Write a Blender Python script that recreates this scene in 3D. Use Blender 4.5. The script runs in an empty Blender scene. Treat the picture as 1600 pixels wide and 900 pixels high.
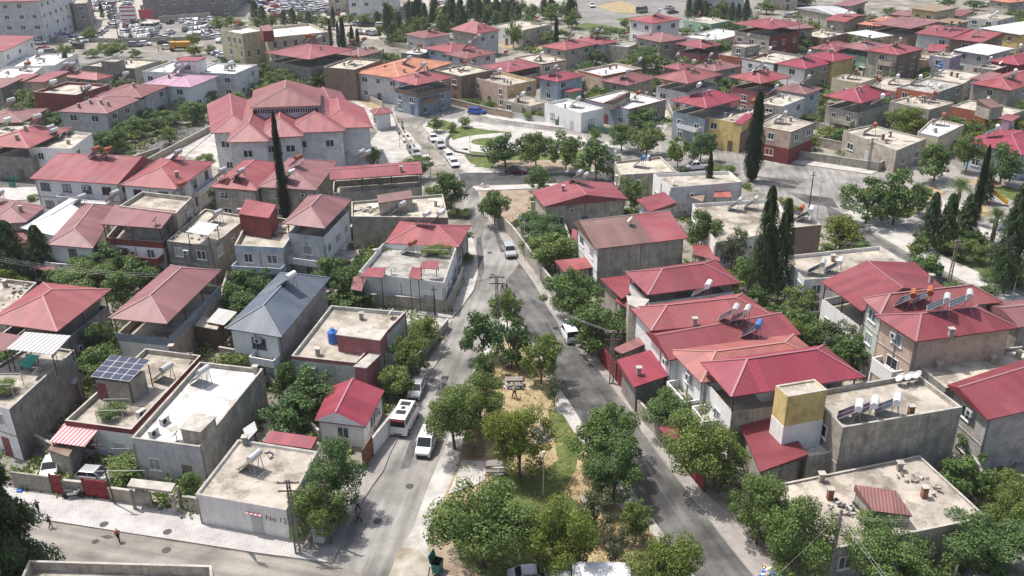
import bpy, bmesh, math, random
import numpy as np
from mathutils import Vector, Matrix, geometry
R = random.Random(7)
# ---------------------------------------------------------------- camera, world, sun, exposure
sc = bpy.context.scene
C = sc.collection
CAMH, PITCH, FPX, ROLL = 52.0, math.radians(25.3), 1420.0, math.radians(0.8)
cam = bpy.data.objects.new('camera', bpy.data.cameras.new('camera')); C.objects.link(cam)
cam.data.sensor_width = 36; cam.data.lens = 36 * FPX / 1600; cam.data.clip_end = 3000; cam.data.clip_start = .5
CM = Matrix.Rotation(math.pi / 2 - PITCH, 4, 'X') @ Matrix.Rotation(-ROLL, 4, 'Z')
cam.matrix_world = Matrix.Translation((0, 0, CAMH)) @ CM
sc.camera = cam
w = bpy.data.worlds.new('World'); sc.world = w; w.use_nodes = True
nt = w.node_tree; nt.nodes.clear()
SUN_EL, SUN_D = math.radians(64), Vector((-.86, .50))
sky = nt.nodes.new('ShaderNodeTexSky'); sky.sky_type = 'NISHITA'; sky.sun_disc = False
sky.sun_elevation = SUN_EL; sky.sun_rotation = math.atan2(SUN_D.x, SUN_D.y); sky.air_density = 1.0; sky.dust_density = 4.0; sky.ozone_density = 0.4
bg = nt.nodes.new('ShaderNodeBackground'); bg.inputs[1].default_value = .15
ow = nt.nodes.new('ShaderNodeOutputWorld'); nt.links.new(sky.outputs[0], bg.inputs[0]); nt.links.new(bg.outputs[0], ow.inputs[0])
sun = bpy.data.objects.new('sun', bpy.data.lights.new('sun', 'SUN')); C.objects.link(sun)
sun.data.energy = 4.3; sun.data.angle = math.radians(.6); sun.data.color = (1, .965, .92)
sdir = Vector((SUN_D.x * math.cos(SUN_EL), SUN_D.y * math.cos(SUN_EL), math.sin(SUN_EL)))
sun.rotation_euler = sdir.to_track_quat('Z', 'Y').to_euler()
sc.view_settings.view_transform = 'Standard'; sc.view_settings.look = 'None'
sc.view_settings.exposure = 0.25; sc.view_settings.gamma = 1
sc.cycles.max_bounces = 5; sc.cycles.diffuse_bounces = 2; sc.cycles.transparent_max_bounces = 4
# ---------------------------------------------------------------- helpers
C3 = CM.to_3x3()
def ray(x, y): return C3 @ Vector(((x - 800) / FPX, -(y - 450) / FPX, -1))
def G(x, y, z=0.0):
    d = ray(x, y); t = (z - CAMH) / d.z
    return Vector((d.x * t, d.y * t, z))
def PX(p):
    q = C3.transposed() @ (Vector(p) - Vector((0, 0, CAMH)))
    return (800 - q.x / q.z * FPX, 450 + q.y / q.z * FPX)
def scale_at(x, y):                                   # px per metre on the ground
    g = G(x, y); q = C3.transposed() @ (g - Vector((0, 0, CAMH))); return -FPX / q.z
def pts(s, z=0.0): return [G(*map(float, a.split(',')), z) for a in s.split()]
LABELS = {}
def tag(o, label=None, cat=None, group=None, kind=None):
    if label: o['label'] = label
    if cat: o['category'] = cat
    if group: o['group'] = group
    if kind: o['kind'] = kind
    if label and cat: LABELS.setdefault(label, []).append(group)
    return o
def empty(name, loc=(0, 0, 0), rz=0.0):
    o = bpy.data.objects.new(name, None); C.objects.link(o); o.location = loc; o.rotation_euler = (0, 0, rz)
    o.empty_display_size = .1; return o
def link(name, me, parent=None, loc=(0, 0, 0), rz=0.0, s=(1, 1, 1), world=False):
    o = bpy.data.objects.new(name, me); C.objects.link(o); o.parent = parent
    o.location = Vector(loc) - (parent.location if (parent and world) else Vector((0, 0, 0)))
    o.rotation_euler = (0, 0, rz); o.scale = s; return o
class MB:
    def __init__(s): s.v = []; s.f = []; s.m = []; s.uv = []
    def poly(s, P, mi=0, uv=None):
        i = len(s.v); s.v += [tuple(p) for p in P]; s.f.append(tuple(range(i, i + len(P)))); s.m.append(mi)
        P = [Vector(p) for p in P]
        if uv is None:
            n = (P[1] - P[0]).cross(P[2] - P[0])
            if n.length < 1e-9: n = Vector((0, 0, 1))
            n.normalize()
            e = Vector((0, 0, 1)).cross(n)
            if e.length < .05:
                e = P[1] - P[0]
            e.normalize(); t = n.cross(e)
            uv = [(p.dot(e), p.dot(t)) for p in P]
        s.uv += uv
    def prism(s, P, z0, z1, mi=0, top=None, bot=True):
        lo = [Vector((p[0], p[1], z0)) for p in P]; hi = [Vector((p[0], p[1], z1)) for p in P]; n = len(P)
        ar = sum(P[i][0] * P[(i + 1) % n][1] - P[(i + 1) % n][0] * P[i][1] for i in range(n))
        if ar < 0: lo.reverse(); hi.reverse()
        s.poly(hi, mi if top is None else top)
        if bot: s.poly(lo[::-1], mi)
        for i in range(n):
            j = (i + 1) % n
            s.poly([lo[i], lo[j], hi[j], hi[i]], mi if isinstance(mi, int) else mi[i])
    def box(s, c, d, rz=0.0, mi=0):
        c = Vector(c); ca, sa = math.cos(rz), math.sin(rz)
        P = [(c.x + ca * x * d[0] / 2 - sa * y * d[1] / 2, c.y + sa * x * d[0] / 2 + ca * y * d[1] / 2) for x, y in ((-1, -1), (1, -1), (1, 1), (-1, 1))]
        s.prism(P, c.z - d[2] / 2, c.z + d[2] / 2, mi)
    def bar(s, a, b, w, h=None, mi=0, n=4, r2=None):
        a = Vector(a); b = Vector(b); d = (b - a)
        if d.length < 1e-6: return
        d.normalize(); u = d.cross(Vector((0, 0, 1)))
        if u.length < .02: u = Vector((1, 0, 0))
        u.normalize(); t = u.cross(d); h = w if h is None else h; k2 = 1 if r2 is None else r2
        o = math.pi / 4 if n == 4 else 0; kk = math.sqrt(2) if n == 4 else 1
        ring = [(math.cos(o + 2 * math.pi * i / n) * kk, math.sin(o + 2 * math.pi * i / n) * kk) for i in range(n)]
        A = [a + u * x * w / 2 + t * y * h / 2 for x, y in ring]; B = [b + u * x * w / 2 * k2 + t * y * h / 2 * k2 for x, y in ring]
        for i in range(n):
            j = (i + 1) % n; s.poly([A[j], A[i], B[i], B[j]], mi)
        s.poly(A, mi); s.poly(B[::-1], mi)
    def mesh(s, name, mats, smooth=False):
        me = bpy.data.meshes.new(name); me.from_pydata(s.v, [], s.f)
        for m in (mats if isinstance(mats, (list, tuple)) else [mats]): me.materials.append(m)
        me.polygons.foreach_set('material_index', s.m)
        ul = me.uv_layers.new(name='UVMap'); ul.data.foreach_set('uv', np.array(s.uv, dtype=np.float32).ravel())
        if smooth: me.polygons.foreach_set('use_smooth', [True] * len(s.f))
        me.update(); return me
    def build(s, name, mats, parent=None, world=True, smooth=False, weld=False):
        me = s.mesh(name, mats, smooth)
        if weld:
            bm = bmesh.new(); bm.from_mesh(me); bmesh.ops.remove_doubles(bm, verts=bm.verts, dist=1e-4)
            bmesh.ops.recalc_face_normals(bm, faces=bm.faces); bm.to_mesh(me); bm.free()
        o = link(name, me, parent)
        if parent is not None and world: o.matrix_parent_inverse = Matrix.LocRotScale(parent.location, parent.rotation_euler, None).inverted()
        return o
# ---------------------------------------------------------------- materials
MATS = {}
def newmat(name):
    m = bpy.data.materials.new(name); m.use_nodes = True; t = m.node_tree; t.nodes.clear()
    o = t.nodes.new('ShaderNodeOutputMaterial'); p = t.nodes.new('ShaderNodeBsdfPrincipled'); t.links.new(p.outputs[0], o.inputs[0])
    return m, t, p
def N(t, k, **kw):
    n = t.nodes.new('ShaderNode' + k)
    for a, b in kw.items(): setattr(n, a, b)
    return n
def mapcol(t, fac, lo, hi, c0, c1):
    r = N(t, 'ValToRGB'); r.color_ramp.elements[0].position = lo; r.color_ramp.elements[1].position = hi
    r.color_ramp.elements[0].color = (*c0, 1); r.color_ramp.elements[1].color = (*c1, 1); t.links.new(fac, r.inputs[0]); return r.outputs[0]
def mul(t, a, b, f=1.0, mode='MULTIPLY'):
    m = N(t, 'MixRGB', blend_type=mode); m.inputs[0].default_value = f
    if isinstance(a, tuple): m.inputs[1].default_value = (*a, 1)
    else: t.links.new(a, m.inputs[1])
    if isinstance(b, tuple): m.inputs[2].default_value = (*b, 1)
    else: t.links.new(b, m.inputs[2])
    return m
def noise(t, scale, detail=4, vec=None, stretch=None, rough=.55):
    g = N(t, 'NewGeometry'); v = g.outputs['Position']
    if stretch:
        mp = N(t, 'Mapping'); mp.inputs['Scale'].default_value = stretch; t.links.new(v, mp.inputs[0]); v = mp.outputs[0]
    n = N(t, 'TexNoise'); n.inputs['Scale'].default_value = scale; n.inputs['Detail'].default_value = detail; n.inputs['Roughness'].default_value = rough
    t.links.new(v, n.inputs['Vector']); return n.outputs['Fac']
def dirty(c, amt=.45, key='wall', scale=.9, streak=True, rough=.85, bump=.15):
    k = (key, tuple(round(x, 2) for x in c), amt, scale, streak)
    if k in MATS: return MATS[k]
    m, t, p = newmat(key); lo = tuple(x * (1 - amt) for x in c)
    a = mapcol(t, noise(t, scale, 6, rough=.65), .3, .62, lo, c)
    if streak:
        b = mapcol(t, noise(t, 3.0, 4, stretch=(1, 1, .13)), .33, .6, (1 - amt * .75,) * 3, (1, 1, 1)); a = mul(t, a, b).outputs[0]
    if key in ('roof_deck', 'render_concrete', 'render_painted'):
        pt = mapcol(t, noise(t, .42 if key == 'roof_deck' else .8, 9, rough=.72), .50, .58, (1, 1, 1), (.60, .575, .54) if key == 'roof_deck' else (.80, .785, .765)); a = mul(t, a, pt).outputs[0]
        pt = mapcol(t, noise(t, .9, 8, rough=.7), .60, .66, (1, 1, 1), (1.18, 1.17, 1.15)); a = mul(t, a, pt).outputs[0]
    d = mapcol(t, noise(t, 9, 3), .3, .7, (.86, .86, .85), (1.06, 1.05, 1.04)); a = mul(t, a, d).outputs[0]
    t.links.new(a, p.inputs['Base Color']); p.inputs['Roughness'].default_value = rough
    if bump:
        bp = N(t, 'Bump'); bp.inputs['Strength'].default_value = bump; bp.inputs['Distance'].default_value = .05
        t.links.new(noise(t, 6, 4), bp.inputs['Height']); t.links.new(bp.outputs[0], p.inputs['Normal'])
    MATS[k] = m; return m
def plain(name, c, rough=.5, metal=0.0):
    k = (name, c, rough, metal)
    if k in MATS: return MATS[k]
    m, t, p = newmat(name); p.inputs['Base Color'].default_value = (*c, 1); p.inputs['Roughness'].default_value = rough; p.inputs['Metallic'].default_value = metal
    MATS[k] = m; return m
def brickmat(c=(.40, .36, .31)):
    k = ('brick', c)
    if k in MATS: return MATS[k]
    m, t, p = newmat('block_masonry'); u = N(t, 'UVMap'); b = N(t, 'TexBrick')
    b.inputs['Color1'].default_value = (*c, 1); b.inputs['Color2'].default_value = (*[x * .8 for x in c], 1); b.inputs['Mortar'].default_value = (*[x * .62 for x in c], 1)
    b.inputs['Scale'].default_value = 1; b.inputs['Brick Width'].default_value = .42; b.inputs['Row Height'].default_value = .22; b.inputs['Mortar Size'].default_value = .02
    t.links.new(u.outputs[0], b.inputs[0]); a = mapcol(t, noise(t, .8, 5), .3, .62, (.62, .60, .58), (1.05, 1.05, 1.05))
    t.links.new(mul(t, b.outputs[0], a).outputs[0], p.inputs['Base Color']); p.inputs['Roughness'].default_value = .9; MATS[k] = m; return m
def sheet(c, fade=.35, period=.27, dust=.3):
    k = ('sheet', c, fade, period)
    if k in MATS: return MATS[k]
    m, t, p = newmat('ribbed_metal_sheet'); u = N(t, 'UVMap')
    sx = N(t, 'SeparateXYZ'); t.links.new(u.outputs[0], sx.inputs[0])
    def math_(op, a, b=None):
        n = N(t, 'Math', operation=op)
        t.links.new(a, n.inputs[0]) if not isinstance(a, float) else setattr(n.inputs[0], 'default_value', a)
        if b is not None: (t.links.new(b, n.inputs[1]) if not isinstance(b, float) else setattr(n.inputs[1], 'default_value', b))
        return n.outputs[0]
    ph = math_('MULTIPLY', sx.outputs[0], 2 * math.pi / period); rib = math_('SINE', ph)
    rib2 = math_('MULTIPLY_ADD', rib, .5); t.nodes[-1].inputs[2].default_value = .5
    pan = math_('FLOOR', math_('MULTIPLY', sx.outputs[0], 1.0)); row = math_('FLOOR', math_('MULTIPLY', sx.outputs[1], .17))
    cb = N(t, 'CombineXYZ'); t.links.new(pan, cb.inputs[0]); t.links.new(row, cb.inputs[1])
    wn = N(t, 'TexWhiteNoise'); t.links.new(cb.outputs[0], wn.inputs['Vector'])
    red_ = c[0] > 1.6 * c[1]; light = tuple(min(1, x * (1 - fade) + (.36 * (1 if i == 0 else .54) if red_ else .25) * fade) for i, x in enumerate(c))
    a = mapcol(t, noise(t, .22, 5, rough=.6), .36, .64, c, light)
    b = mapcol(t, wn.outputs[0], 0, 1, (.80, .80, .81), (1.10, 1.10, 1.09)); a = mul(t, a, b).outputs[0]
    r = mapcol(t, rib2, .0, .55, (.66, .66, .67), (1, 1, 1)); a = mul(t, a, r).outputs[0]
    d = mapcol(t, noise(t, 2.2, 5, rough=.7), .62, .8, (0, 0, 0), (.35, .35, .35)); mm = mul(t, a, (.42, .36, .32), 0, 'MIX'); t.links.new(d, mm.inputs[0]); a = mm.outputs[0]
    t.links.new(a, p.inputs['Base Color']); p.inputs['Roughness'].default_value = .5; p.inputs['Specular IOR Level'].default_value = .35
    bp = N(t, 'Bump'); bp.inputs['Strength'].default_value = .5; bp.inputs['Distance'].default_value = .035
    t.links.new(rib2, bp.inputs['Height']); t.links.new(bp.outputs[0], p.inputs['Normal'])
    MATS[k] = m; return m
def tilemat():
    k = 'tile'
    if k in MATS: return MATS[k]
    m, t, p = newmat('clay_tiles'); u = N(t, 'UVMap'); b = N(t, 'TexBrick')
    b.inputs['Color1'].default_value = (.50, .22, .13, 1); b.inputs['Color2'].default_value = (.40, .17, .11, 1); b.inputs['Mortar'].default_value = (.22, .11, .08, 1)
    b.inputs['Scale'].default_value = 1; b.inputs['Brick Width'].default_value = .3; b.inputs['Row Height'].default_value = .38; b.inputs['Mortar Size'].default_value = .03
    t.links.new(u.outputs[0], b.inputs[0]); a = mapcol(t, noise(t, .5, 5), .3, .6, (.75, .72, .7), (1.1, 1.05, 1))
    t.links.new(mul(t, b.outputs[0], a).outputs[0], p.inputs['Base Color']); p.inputs['Roughness'].default_value = .9; MATS[k] = m; return m
COL = dict(W=(.86, .85, .83), C=(.46, .42, .36), E=(.54, .49, .41), G=(.33, .31, .285), L=(.46, .56, .66), K=(.60, .53, .36), Y=(.68, .52, .22), P=(.36, .13, .14),
           D=(.24, .055, .05), O=(.42, .14, .08), S=(.58, .44, .35), B=(.24, .17, .13), V=(.46, .40, .52), N=(.33, .50, .36), A=(.58, .58, .59), U=(.22, .215, .21), R=(.42, .05, .07),
           F=(.76, .76, .765), T=(.60, .45, .24), M=(.56, .60, .545), Q=(.30, .36, .42))
RC = dict(r=(.255, .052, .062), p=(.235, .10, .102), d=(.215, .040, .050), m=(.27, .038, .062), o=(.36, .115, .095), n=(.17, .10, .08), w=(.62, .62, .61), g=(.085, .112, .15), a=(.255, .072, .07), e=(.205, .062, .06), i=(.285, .058, .062),
          z=(.36, .37, .38), k=(.50, .50, .49), v=(.45, .27, .36), u=(.20, .09, .08), x=(.30, .21, .13))
DK = dict(w=(.58, .565, .53), b=(.46, .415, .35), g=(.40, .385, .36), y=(.56, .515, .43), h=(.62, .615, .60))
def wallmat(c):
    if c == 'X': return brickmat()
    if c == 'Z': return brickmat((.50, .47, .44))
    return dirty(COL[c], (.36 if c in 'CGE' else .13), 'render_' + {'W': 'white', 'C': 'concrete'}.get(c, 'painted'))
def deckmat(c): return dirty(DK[c], .5 if c != 'h' else .16, 'roof_deck', .38, False)
GLASS = plain('window_glass', (.035, .045, .055), .12)
FRAME = plain('white_window_frame', (.7, .7, .69), .4)
METAL = plain('rusty_post', (.10, .045, .04), .6); STEEL = plain('galvanised_steel', (.5, .5, .5), .4, .6); DARK = plain('dark_interior', (.03, .028, .026), .9)
WOOD = dirty((.17, .12, .08), .4, 'wood'); COPE = dirty((.46, .43, .385), .45, 'coping', .9, False); CONC = wallmat('C')
REDP = dirty((.30, .035, .045), .3, 'red_painted_sheet'); WHITEP = plain('white_paint', (.75, .75, .74), .35)
# ---------------------------------------------------------------- windows, doors
def win_mesh(near):
    f = MB()
    f.box((0, -.03, .47), (1, .08, .06)); f.box((0, -.03, -.47), (1, .08, .06))
    for x in (-.47, 0, .47): f.box((x, -.03, 0), (.06, .08, .88))
    f.box((0, -.05, -.53), (1.14, .16, .06)); g = MB()
    (f if not near else g).poly([(-.45, -.012, -.45), (.45, -.012, -.45), (.45, -.012, .45), (-.45, -.012, .45)], 0 if near else 1)
    return f.mesh('window_frame', [FRAME, GLASS]), g.mesh('window_pane', [GLASS])
WF, WP = win_mesh(True); WPS = [WP, WP]
for c_ in ((.30, .32, .33), (.12, .14, .16), (.42, .40, .36)): w_ = WP.copy(); w_.materials[0] = plain('curtained_glass', c_, .2); WPS.append(w_); WFAR, _ = win_mesh(False)
def frame_tinted(c):
    m = WF.copy(); m.materials[0] = plain('tinted_window_frame', c, .4); return m
WRED = frame_tinted((.24, .05, .06)); WDARK = frame_tinted((.12, .11, .11))
def window(par, a, b, u, z, wd, ht, name='window', fr=None):
    a = Vector(a); b = Vector(b); d = (b - a).normalized(); p = a + (b - a) * u; p.z = z
    near = p.y < 150
    o = link(name, fr or (WF if near else WFAR), par, p, math.atan2(d.y, d.x), (wd, 1, ht), world=True)
    if near: link('pane', WPS[int(abs(p.x * 7 + p.z * 13 + p.y * 3)) % 5], o)
    return o
def door(par, a, b, u, z0, wd, ht, c=(.2, .05, .05)):
    a = Vector(a); b = Vector(b); d = (b - a).normalized(); p = a + (b - a) * u
    m = MB(); m.box((0, -.03, ht / 2), (wd, .08, ht)); m.box((wd * .35, -.09, ht * .48), (.12, .04, .04), mi=1)
    k = ('door', wd, ht, c)
    if k not in MATS: MATS[k] = m.mesh('door', [plain('door_paint', c, .5), STEEL])
    return link('door', MATS[k], par, Vector((p.x, p.y, z0)), math.atan2(d.y, d.x), world=True)
# ---------------------------------------------------------------- houses
def inset(q, dist):
    c = q; out = []
    for i in range(4):
        p = c[i]; e1 = (c[(i + 1) % 4] - p).normalized(); e2 = (c[(i - 1) % 4] - p).normalized()
        s = max(.3, abs(e1.cross(e2).length)); out.append(p + (e1 + e2) * dist / s)
    return out
def rectfit(q, k):
    if k <= 0: return q
    c = sum(q, Vector()) / 4; eu = ((q[1] - q[0]) + (q[2] - q[3])) / 2; ev = ((q[3] - q[0]) + (q[2] - q[1])) / 2
    lu, lv = eu.length, ev.length
    d = (eu.normalized() * lu + Vector((ev.y, -ev.x, 0)).normalized() * lv); d.normalize(); n = Vector((-d.y, d.x, 0))
    r = [c - d * lu / 2 - n * lv / 2, c + d * lu / 2 - n * lv / 2, c + d * lu / 2 + n * lv / 2, c - d * lu / 2 + n * lv / 2]
    return [q[i].lerp(r[i], k) for i in range(4)]
def Z(p, z): return Vector((p[0], p[1], z))
def bil(q, u, v, z=0): return Z(q[0] * (1 - u) * (1 - v) + q[1] * u * (1 - v) + q[2] * u * v + q[3] * (1 - u) * v, z)
HOUSES = []
def roof_faces(q, z, kind, rh, fr):
    lu = ((q[1] - q[0]).length + (q[2] - q[3]).length) / 2; lv = ((q[3] - q[0]).length + (q[2] - q[1]).length) / 2
    e = [Z(p, z) for p in q]; F = []; caps = []
    if kind == 'hip':
        if lu >= lv:
            k = .5 * lv / lu * .95; a = bil(q, k, .5, z + rh); b = bil(q, 1 - k, .5, z + rh)
            F = [[e[0], e[1], b, a], [e[1], e[2], b], [e[2], e[3], a, b], [e[3], e[0], a]]; caps = [(a, b), (e[0], a), (e[1], b), (e[2], b), (e[3], a)]
        else:
            k = .5 * lu / lv * .95; a = bil(q, .5, k, z + rh); b = bil(q, .5, 1 - k, z + rh)
            F = [[e[0], e[1], a], [e[1], e[2], b, a], [e[2], e[3], b], [e[3], e[0], a, b]]; caps = [(a, b), (e[0], a), (e[1], a), (e[2], b), (e[3], b)]
    elif kind == 'gu':
        a = bil(q, 0, fr, z + rh); b = bil(q, 1, fr, z + rh)
        F = [[e[0], e[1], b, a], [e[2], e[3], a, b], [e[1], e[2], b], [e[3], e[0], a]]; caps = [(a, b)]
    elif kind == 'gv':
        a = bil(q, fr, 0, z + rh); b = bil(q, fr, 1, z + rh)
        F = [[e[1], e[2], b, a], [e[3], e[0], a, b], [e[0], e[1], a], [e[2], e[3], b]]; caps = [(a, b)]
    elif kind == 'hv':      # ridge along depth, hipped only at the front
        k = .5 * lu / lv; a = bil(q, .5, k, z + rh); b = bil(q, .5, 1, z + rh)
        F = [[e[0], e[1], a], [e[1], e[2], b, a], [e[3], e[0], a, b], [e[2], e[3], b]]; caps = [(a, b), (e[0], a), (e[1], a)]
    elif kind[0] == 's':
        hs = {'sb': (0, 0, 1, 1), 'sf': (1, 1, 0, 0), 'sl': (1, 0, 0, 1), 'sr': (0, 1, 1, 0)}[kind]
        t = [Z(q[i], z + rh * hs[i]) for i in range(4)]; F = [t]; caps = []
        lo = [Z(p, z - .08) for p in q]
        for i in range(4):
            j = (i + 1) % 4; F.append([lo[i], lo[j], t[j], t[i]])
    return F, caps
def house(short, extra, quad, z, kind='flat', wall='W', roof='r', deck='b', side=None, opn=0, rh=None, fr=.5, ph=.55, acc='', win=None, cat='house', name=None,
          blank='', band=None, k=None, z0=0.0, posts=3, frm=None, wc=None, doorc=None, roomy=False, floors=None, ov=None, label=None, far=None, gable=None, arch=False, split=None, low=None):
    q = pts(quad, z); my = sum(p.y for p in q) / 4
    if far is None: far = my > 165
    q = rectfit(q, k if k is not None else (1.0 if my > 170 else .35))
    if roof == 'r': roof = 'raeirip'[sum(map(ord, short)) % 7]
    c = bil(q, .5, .5, 0)
    root = empty(name or 'house', c); root['short'] = short
    lb = label or (short + ', ' + extra if len((short + ' ' + extra).split()) <= 16 else extra)
    tag(root, lb, cat)
    o_ = .12 if kind == 'flat' else (ov if ov is not None else (.5 if not far else .6))
    wq = q if kind == 'flat' else inset(q, o_)
    zt = z if kind == 'flat' else z - .1
    sides = side or wall
    wm = [wallmat(wall), wallmat(sides), deckmat(deck), wallmat(band) if band else wallmat(wall)]
    def mi(i): return 0 if i in (0,) or (i == 3 and 'l' in (blank + 'l' if False else blank)) else 1
    # which faces carry the front colour: front always; others the side colour
    mis = [0, 1, 1, 1] if side else [0, 0, 0, 0]
    if side and 'L' in str(wc or ''): mis[3] = 0
    if side and 'R' in str(wc or ''): mis[1] = 0
    m = MB()
    if low: lo_m = MB(); lo_m.prism([tuple(p) for p in inset(wq, -.03)], z0, low[1], 0, bot=False)
    if kind == 'flat': zd = z - ph
    elif opn: zd = z - opn - .95
    else: zd = zt
    m.prism([tuple(p) for p in wq], z0, zd, mis, top=2, bot=False)
    m.build('wall', wm, root)
    if low: lo_m.build('lower_wall', wallmat(low[0]), root)
    deckz = zd
    if kind == 'flat' or opn:
        pz = z if kind == 'flat' else z - opn
        if pz - zd > .06:
            b = MB(); iq = inset(wq, .2)
            for i in range(4):
                j = (i + 1) % 4; mm = (0 if mis[i] == 0 else 1) if not band else 3
                A, B, B2, A2 = wq[i], wq[j], iq[j], iq[i]
                b.poly([Z(A, zd), Z(B, zd), Z(B, pz), Z(A, pz)], mm); b.poly([Z(B2, zd), Z(A2, zd), Z(A2, pz), Z(B2, pz)], 1)
                b.poly([Z(A, pz), Z(B, pz), Z(B2, pz), Z(A2, pz)], 4)
            b.build('parapet', wm + [COPE], root)
    F = []
    if kind != 'flat':
        lu = (q[1] - q[0]).length; lv = (q[3] - q[0]).length
        if rh is None: rh = min(lu, lv) * .17
        F, caps = roof_faces(q, z, kind, rh, fr)
        rm = tilemat() if roof == 't' else sheet(RC[roof], {'w': .05, 'k': .1, 'd': .12, 'm': .1}.get(roof, .27))
        gm = rm if gable is None else wallmat(gable)
        b = MB()
        for i, f in enumerate(F):
            if split and i < 2:
                t_ = split[0] if i == 0 else 1 - split[0]; m0, m1 = f[0].lerp(f[1], t_), f[3].lerp(f[2], t_)
                b.poly([f[0], m0, m1, f[3]], 0 if i == 0 else 3); b.poly([m0, f[1], f[2], m1], 3 if i == 0 else 0)
            else: b.poly(f, 1 if (kind in ('gu', 'gv') and i > 1) else 0)
        if kind[0] != 's':
            for i in range(4):
                j = (i + 1) % 4; b.poly([Z(q[i], z - .12), Z(q[j], z - .12), Z(q[j], z), Z(q[i], z)], 0)
        b.poly([Z(p, z - .12) for p in q[::-1]], 2)
        ro = b.build('roof', [rm, gm, plain('roof_underside', (.12, .10, .09), .9)] + ([sheet(RC[split[1]])] if split else []), root, weld=False)
        if caps and my < 260:
            b = MB()
            for a_, b_ in caps: b.bar(a_ + Vector((0, 0, .02)), b_ + Vector((0, 0, .02)), .2 if not far else .28, .07)
            cc = RC.get(roof, (.45, .2, .12)); b.build('ridge_cap', plain('ridge_cap', tuple(min(.8, x * .8 + .10) for x in cc), .5), ro)
        if opn:
            for i in range(4):
                A, B = inset(wq, .1)[i], inset(wq, .1)[(i + 1) % 4]; L = (B - A).length; n = max(1, int(L / 3.6))
                for s_ in range(n):
                    if far and s_: continue
                    p = A.lerp(B, s_ / n); mb = MB(); mb.box((p.x, p.y, (z - opn + z - .12) / 2), (.12, .12, opn - .12)); mb.build('post', METAL, root)
            if roomy:
                b = MB(); rq = [bil(wq, u, v) for u, v in ((.35, .4), (.9, .4), (.9, .92), (.35, .92))]; b.prism([tuple(p) for p in rq], zd, z - .13, 0); b.build('roof_room', wallmat(sides), root)
    # windows
    H = zd - z0 if kind == 'flat' or opn else zt - z0
    nf = floors or max(1, round(H / 3.05)); fh = H / nf
    r = random.Random(hash(short) % 1 if False else sum(map(ord, short)))
    for i, sd in enumerate('FRBL'):
        A, B = Z(wq[i], 0), Z(wq[(i + 1) % 4], 0); nrm = Vector((B.y - A.y, A.x - B.x, 0)); mid = (A + B) / 2
        if nrm.dot(-mid) < 0 or sd in blank: continue
        L = (B - A).length; n = max(1, int(L / (3.3 if not far else 4.0)))
        if n == 1 and L < 2: continue
        full = sd == 'F' or sd in str(win or '')
        if arch: n = max(2, int(L / 2.6))
        for fl in range(nf):
            zc = z0 + fl * fh + min(1.75, fh * .58)
            dcol = n // 2 if (fl == 0 and sd == 'F' and z0 == 0) else -1
            for cidx in range(n):
                u = (cidx + .5) / n
                if cidx == dcol and n > 1:
                    door(root, A, B, u, z0 + .02, 1.0, 2.1, doorc or r.choice([(.2, .05, .05), (.5, .5, .5), (.12, .09, .07), (.1, .15, .25)])); continue
                if r.random() > (.86 if full else .5): continue
                wd = r.choice([1.2, 1.5, 1.7]) if not arch else 1.0
                window(root, A, B, u + r.uniform(-.06, .06) / n, zc, min(wd, L / n * .8), 1.3 if not arch else 1.9, fr=frm)
    if not far and z0 == 0 and cat == 'house':
        r2 = random.Random(len(short) * 31 + int(c.x))
        for i, sd in enumerate('FRBL'):
            A, B = Z(wq[i], 0), Z(wq[(i + 1) % 4], 0); nrm = Vector((B.y - A.y, A.x - B.x, 0)); mid = (A + B) / 2
            if nrm.dot(-mid) < 0: continue
            nrm.normalize(); an = math.atan2((B - A).y, (B - A).x)
            for u in ((.015,) if r2.random() < .5 else (.985, .5)): p = A.lerp(B, u) + nrm * .07; b = MB(); b.bar((p.x, p.y, .1), (p.x, p.y, zd - .05), .1, n=6); b.build('drain_pipe', plain('pipe_grey', (.25, .24, .23), .6), root)
            if nf > 1 and sd not in blank:
                for fl in range(1, nf): b = MB(); b.bar(Z(A + nrm * .02, fl * fh), Z(B + nrm * .02, fl * fh), .06, .14); b.build('floor_band', COPE, root)
            if r2.random() < .6 and (B - A).length > 4 and sd not in blank:
                p = A.lerp(B, r2.uniform(.2, .8)) + nrm * .22; p.z = zd - .9; b = MB(); b.box((p.x, p.y, p.z), (.85, .38, .6), an); o_ac = b.build('air_conditioner', plain('ac_casing', (.5, .5, .48), .5), root); b = MB(); b.bar(p + nrm * .19, p + nrm * .21, .42, n=12); b.build('fan_grille', DARK, o_ac)
    h = dict(short=short, root=root, q=q, z=z, F=F, deck=zd if kind == 'flat' else None, c=c, px=PX(Z(c, z)), wq=wq, terr=zd, far=far)
    HOUSES.append(h)
    if far and cat == 'house' and kind in ('flat', 'hip', 'gu'):
        r3 = random.Random(len(short) * 17 + int(c.y)); ex = ''
        hb = 'h' not in acc and 'o' not in acc and 'w' not in acc
        for j in range(r3.randint(2, 4) if kind == 'flat' else r3.randint(1, 2)):
            pp = PX(bil(q, r3.uniform(.2, .8), r3.uniform(.25, .8), zd if kind == 'flat' else z + .6)); ty = r3.choice('ccd') if (j or not hb) else r3.choice('hwoh')
            ex += ' %s%.1f,%.1f' % (ty, pp[0], pp[1])
        acc = (acc + ex).strip()
    if acc: accessories(h, acc)
    return h
def roofpoint(h, x, y):
    d = ray(x, y); o = Vector((0, 0, CAMH)); best = None
    if h['F']:
        for f in h['F']:
            for i in range(1, len(f) - 1):
                p = geometry.intersect_ray_tri(f[0], f[i], f[i + 1], d, o, True)
                if p is not None and (best is None or (p - o).length < (best - o).length): best = p
        if best is None: best = G(x, y, h['z'])
        return best
    return G(x, y, h['deck'])
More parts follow.
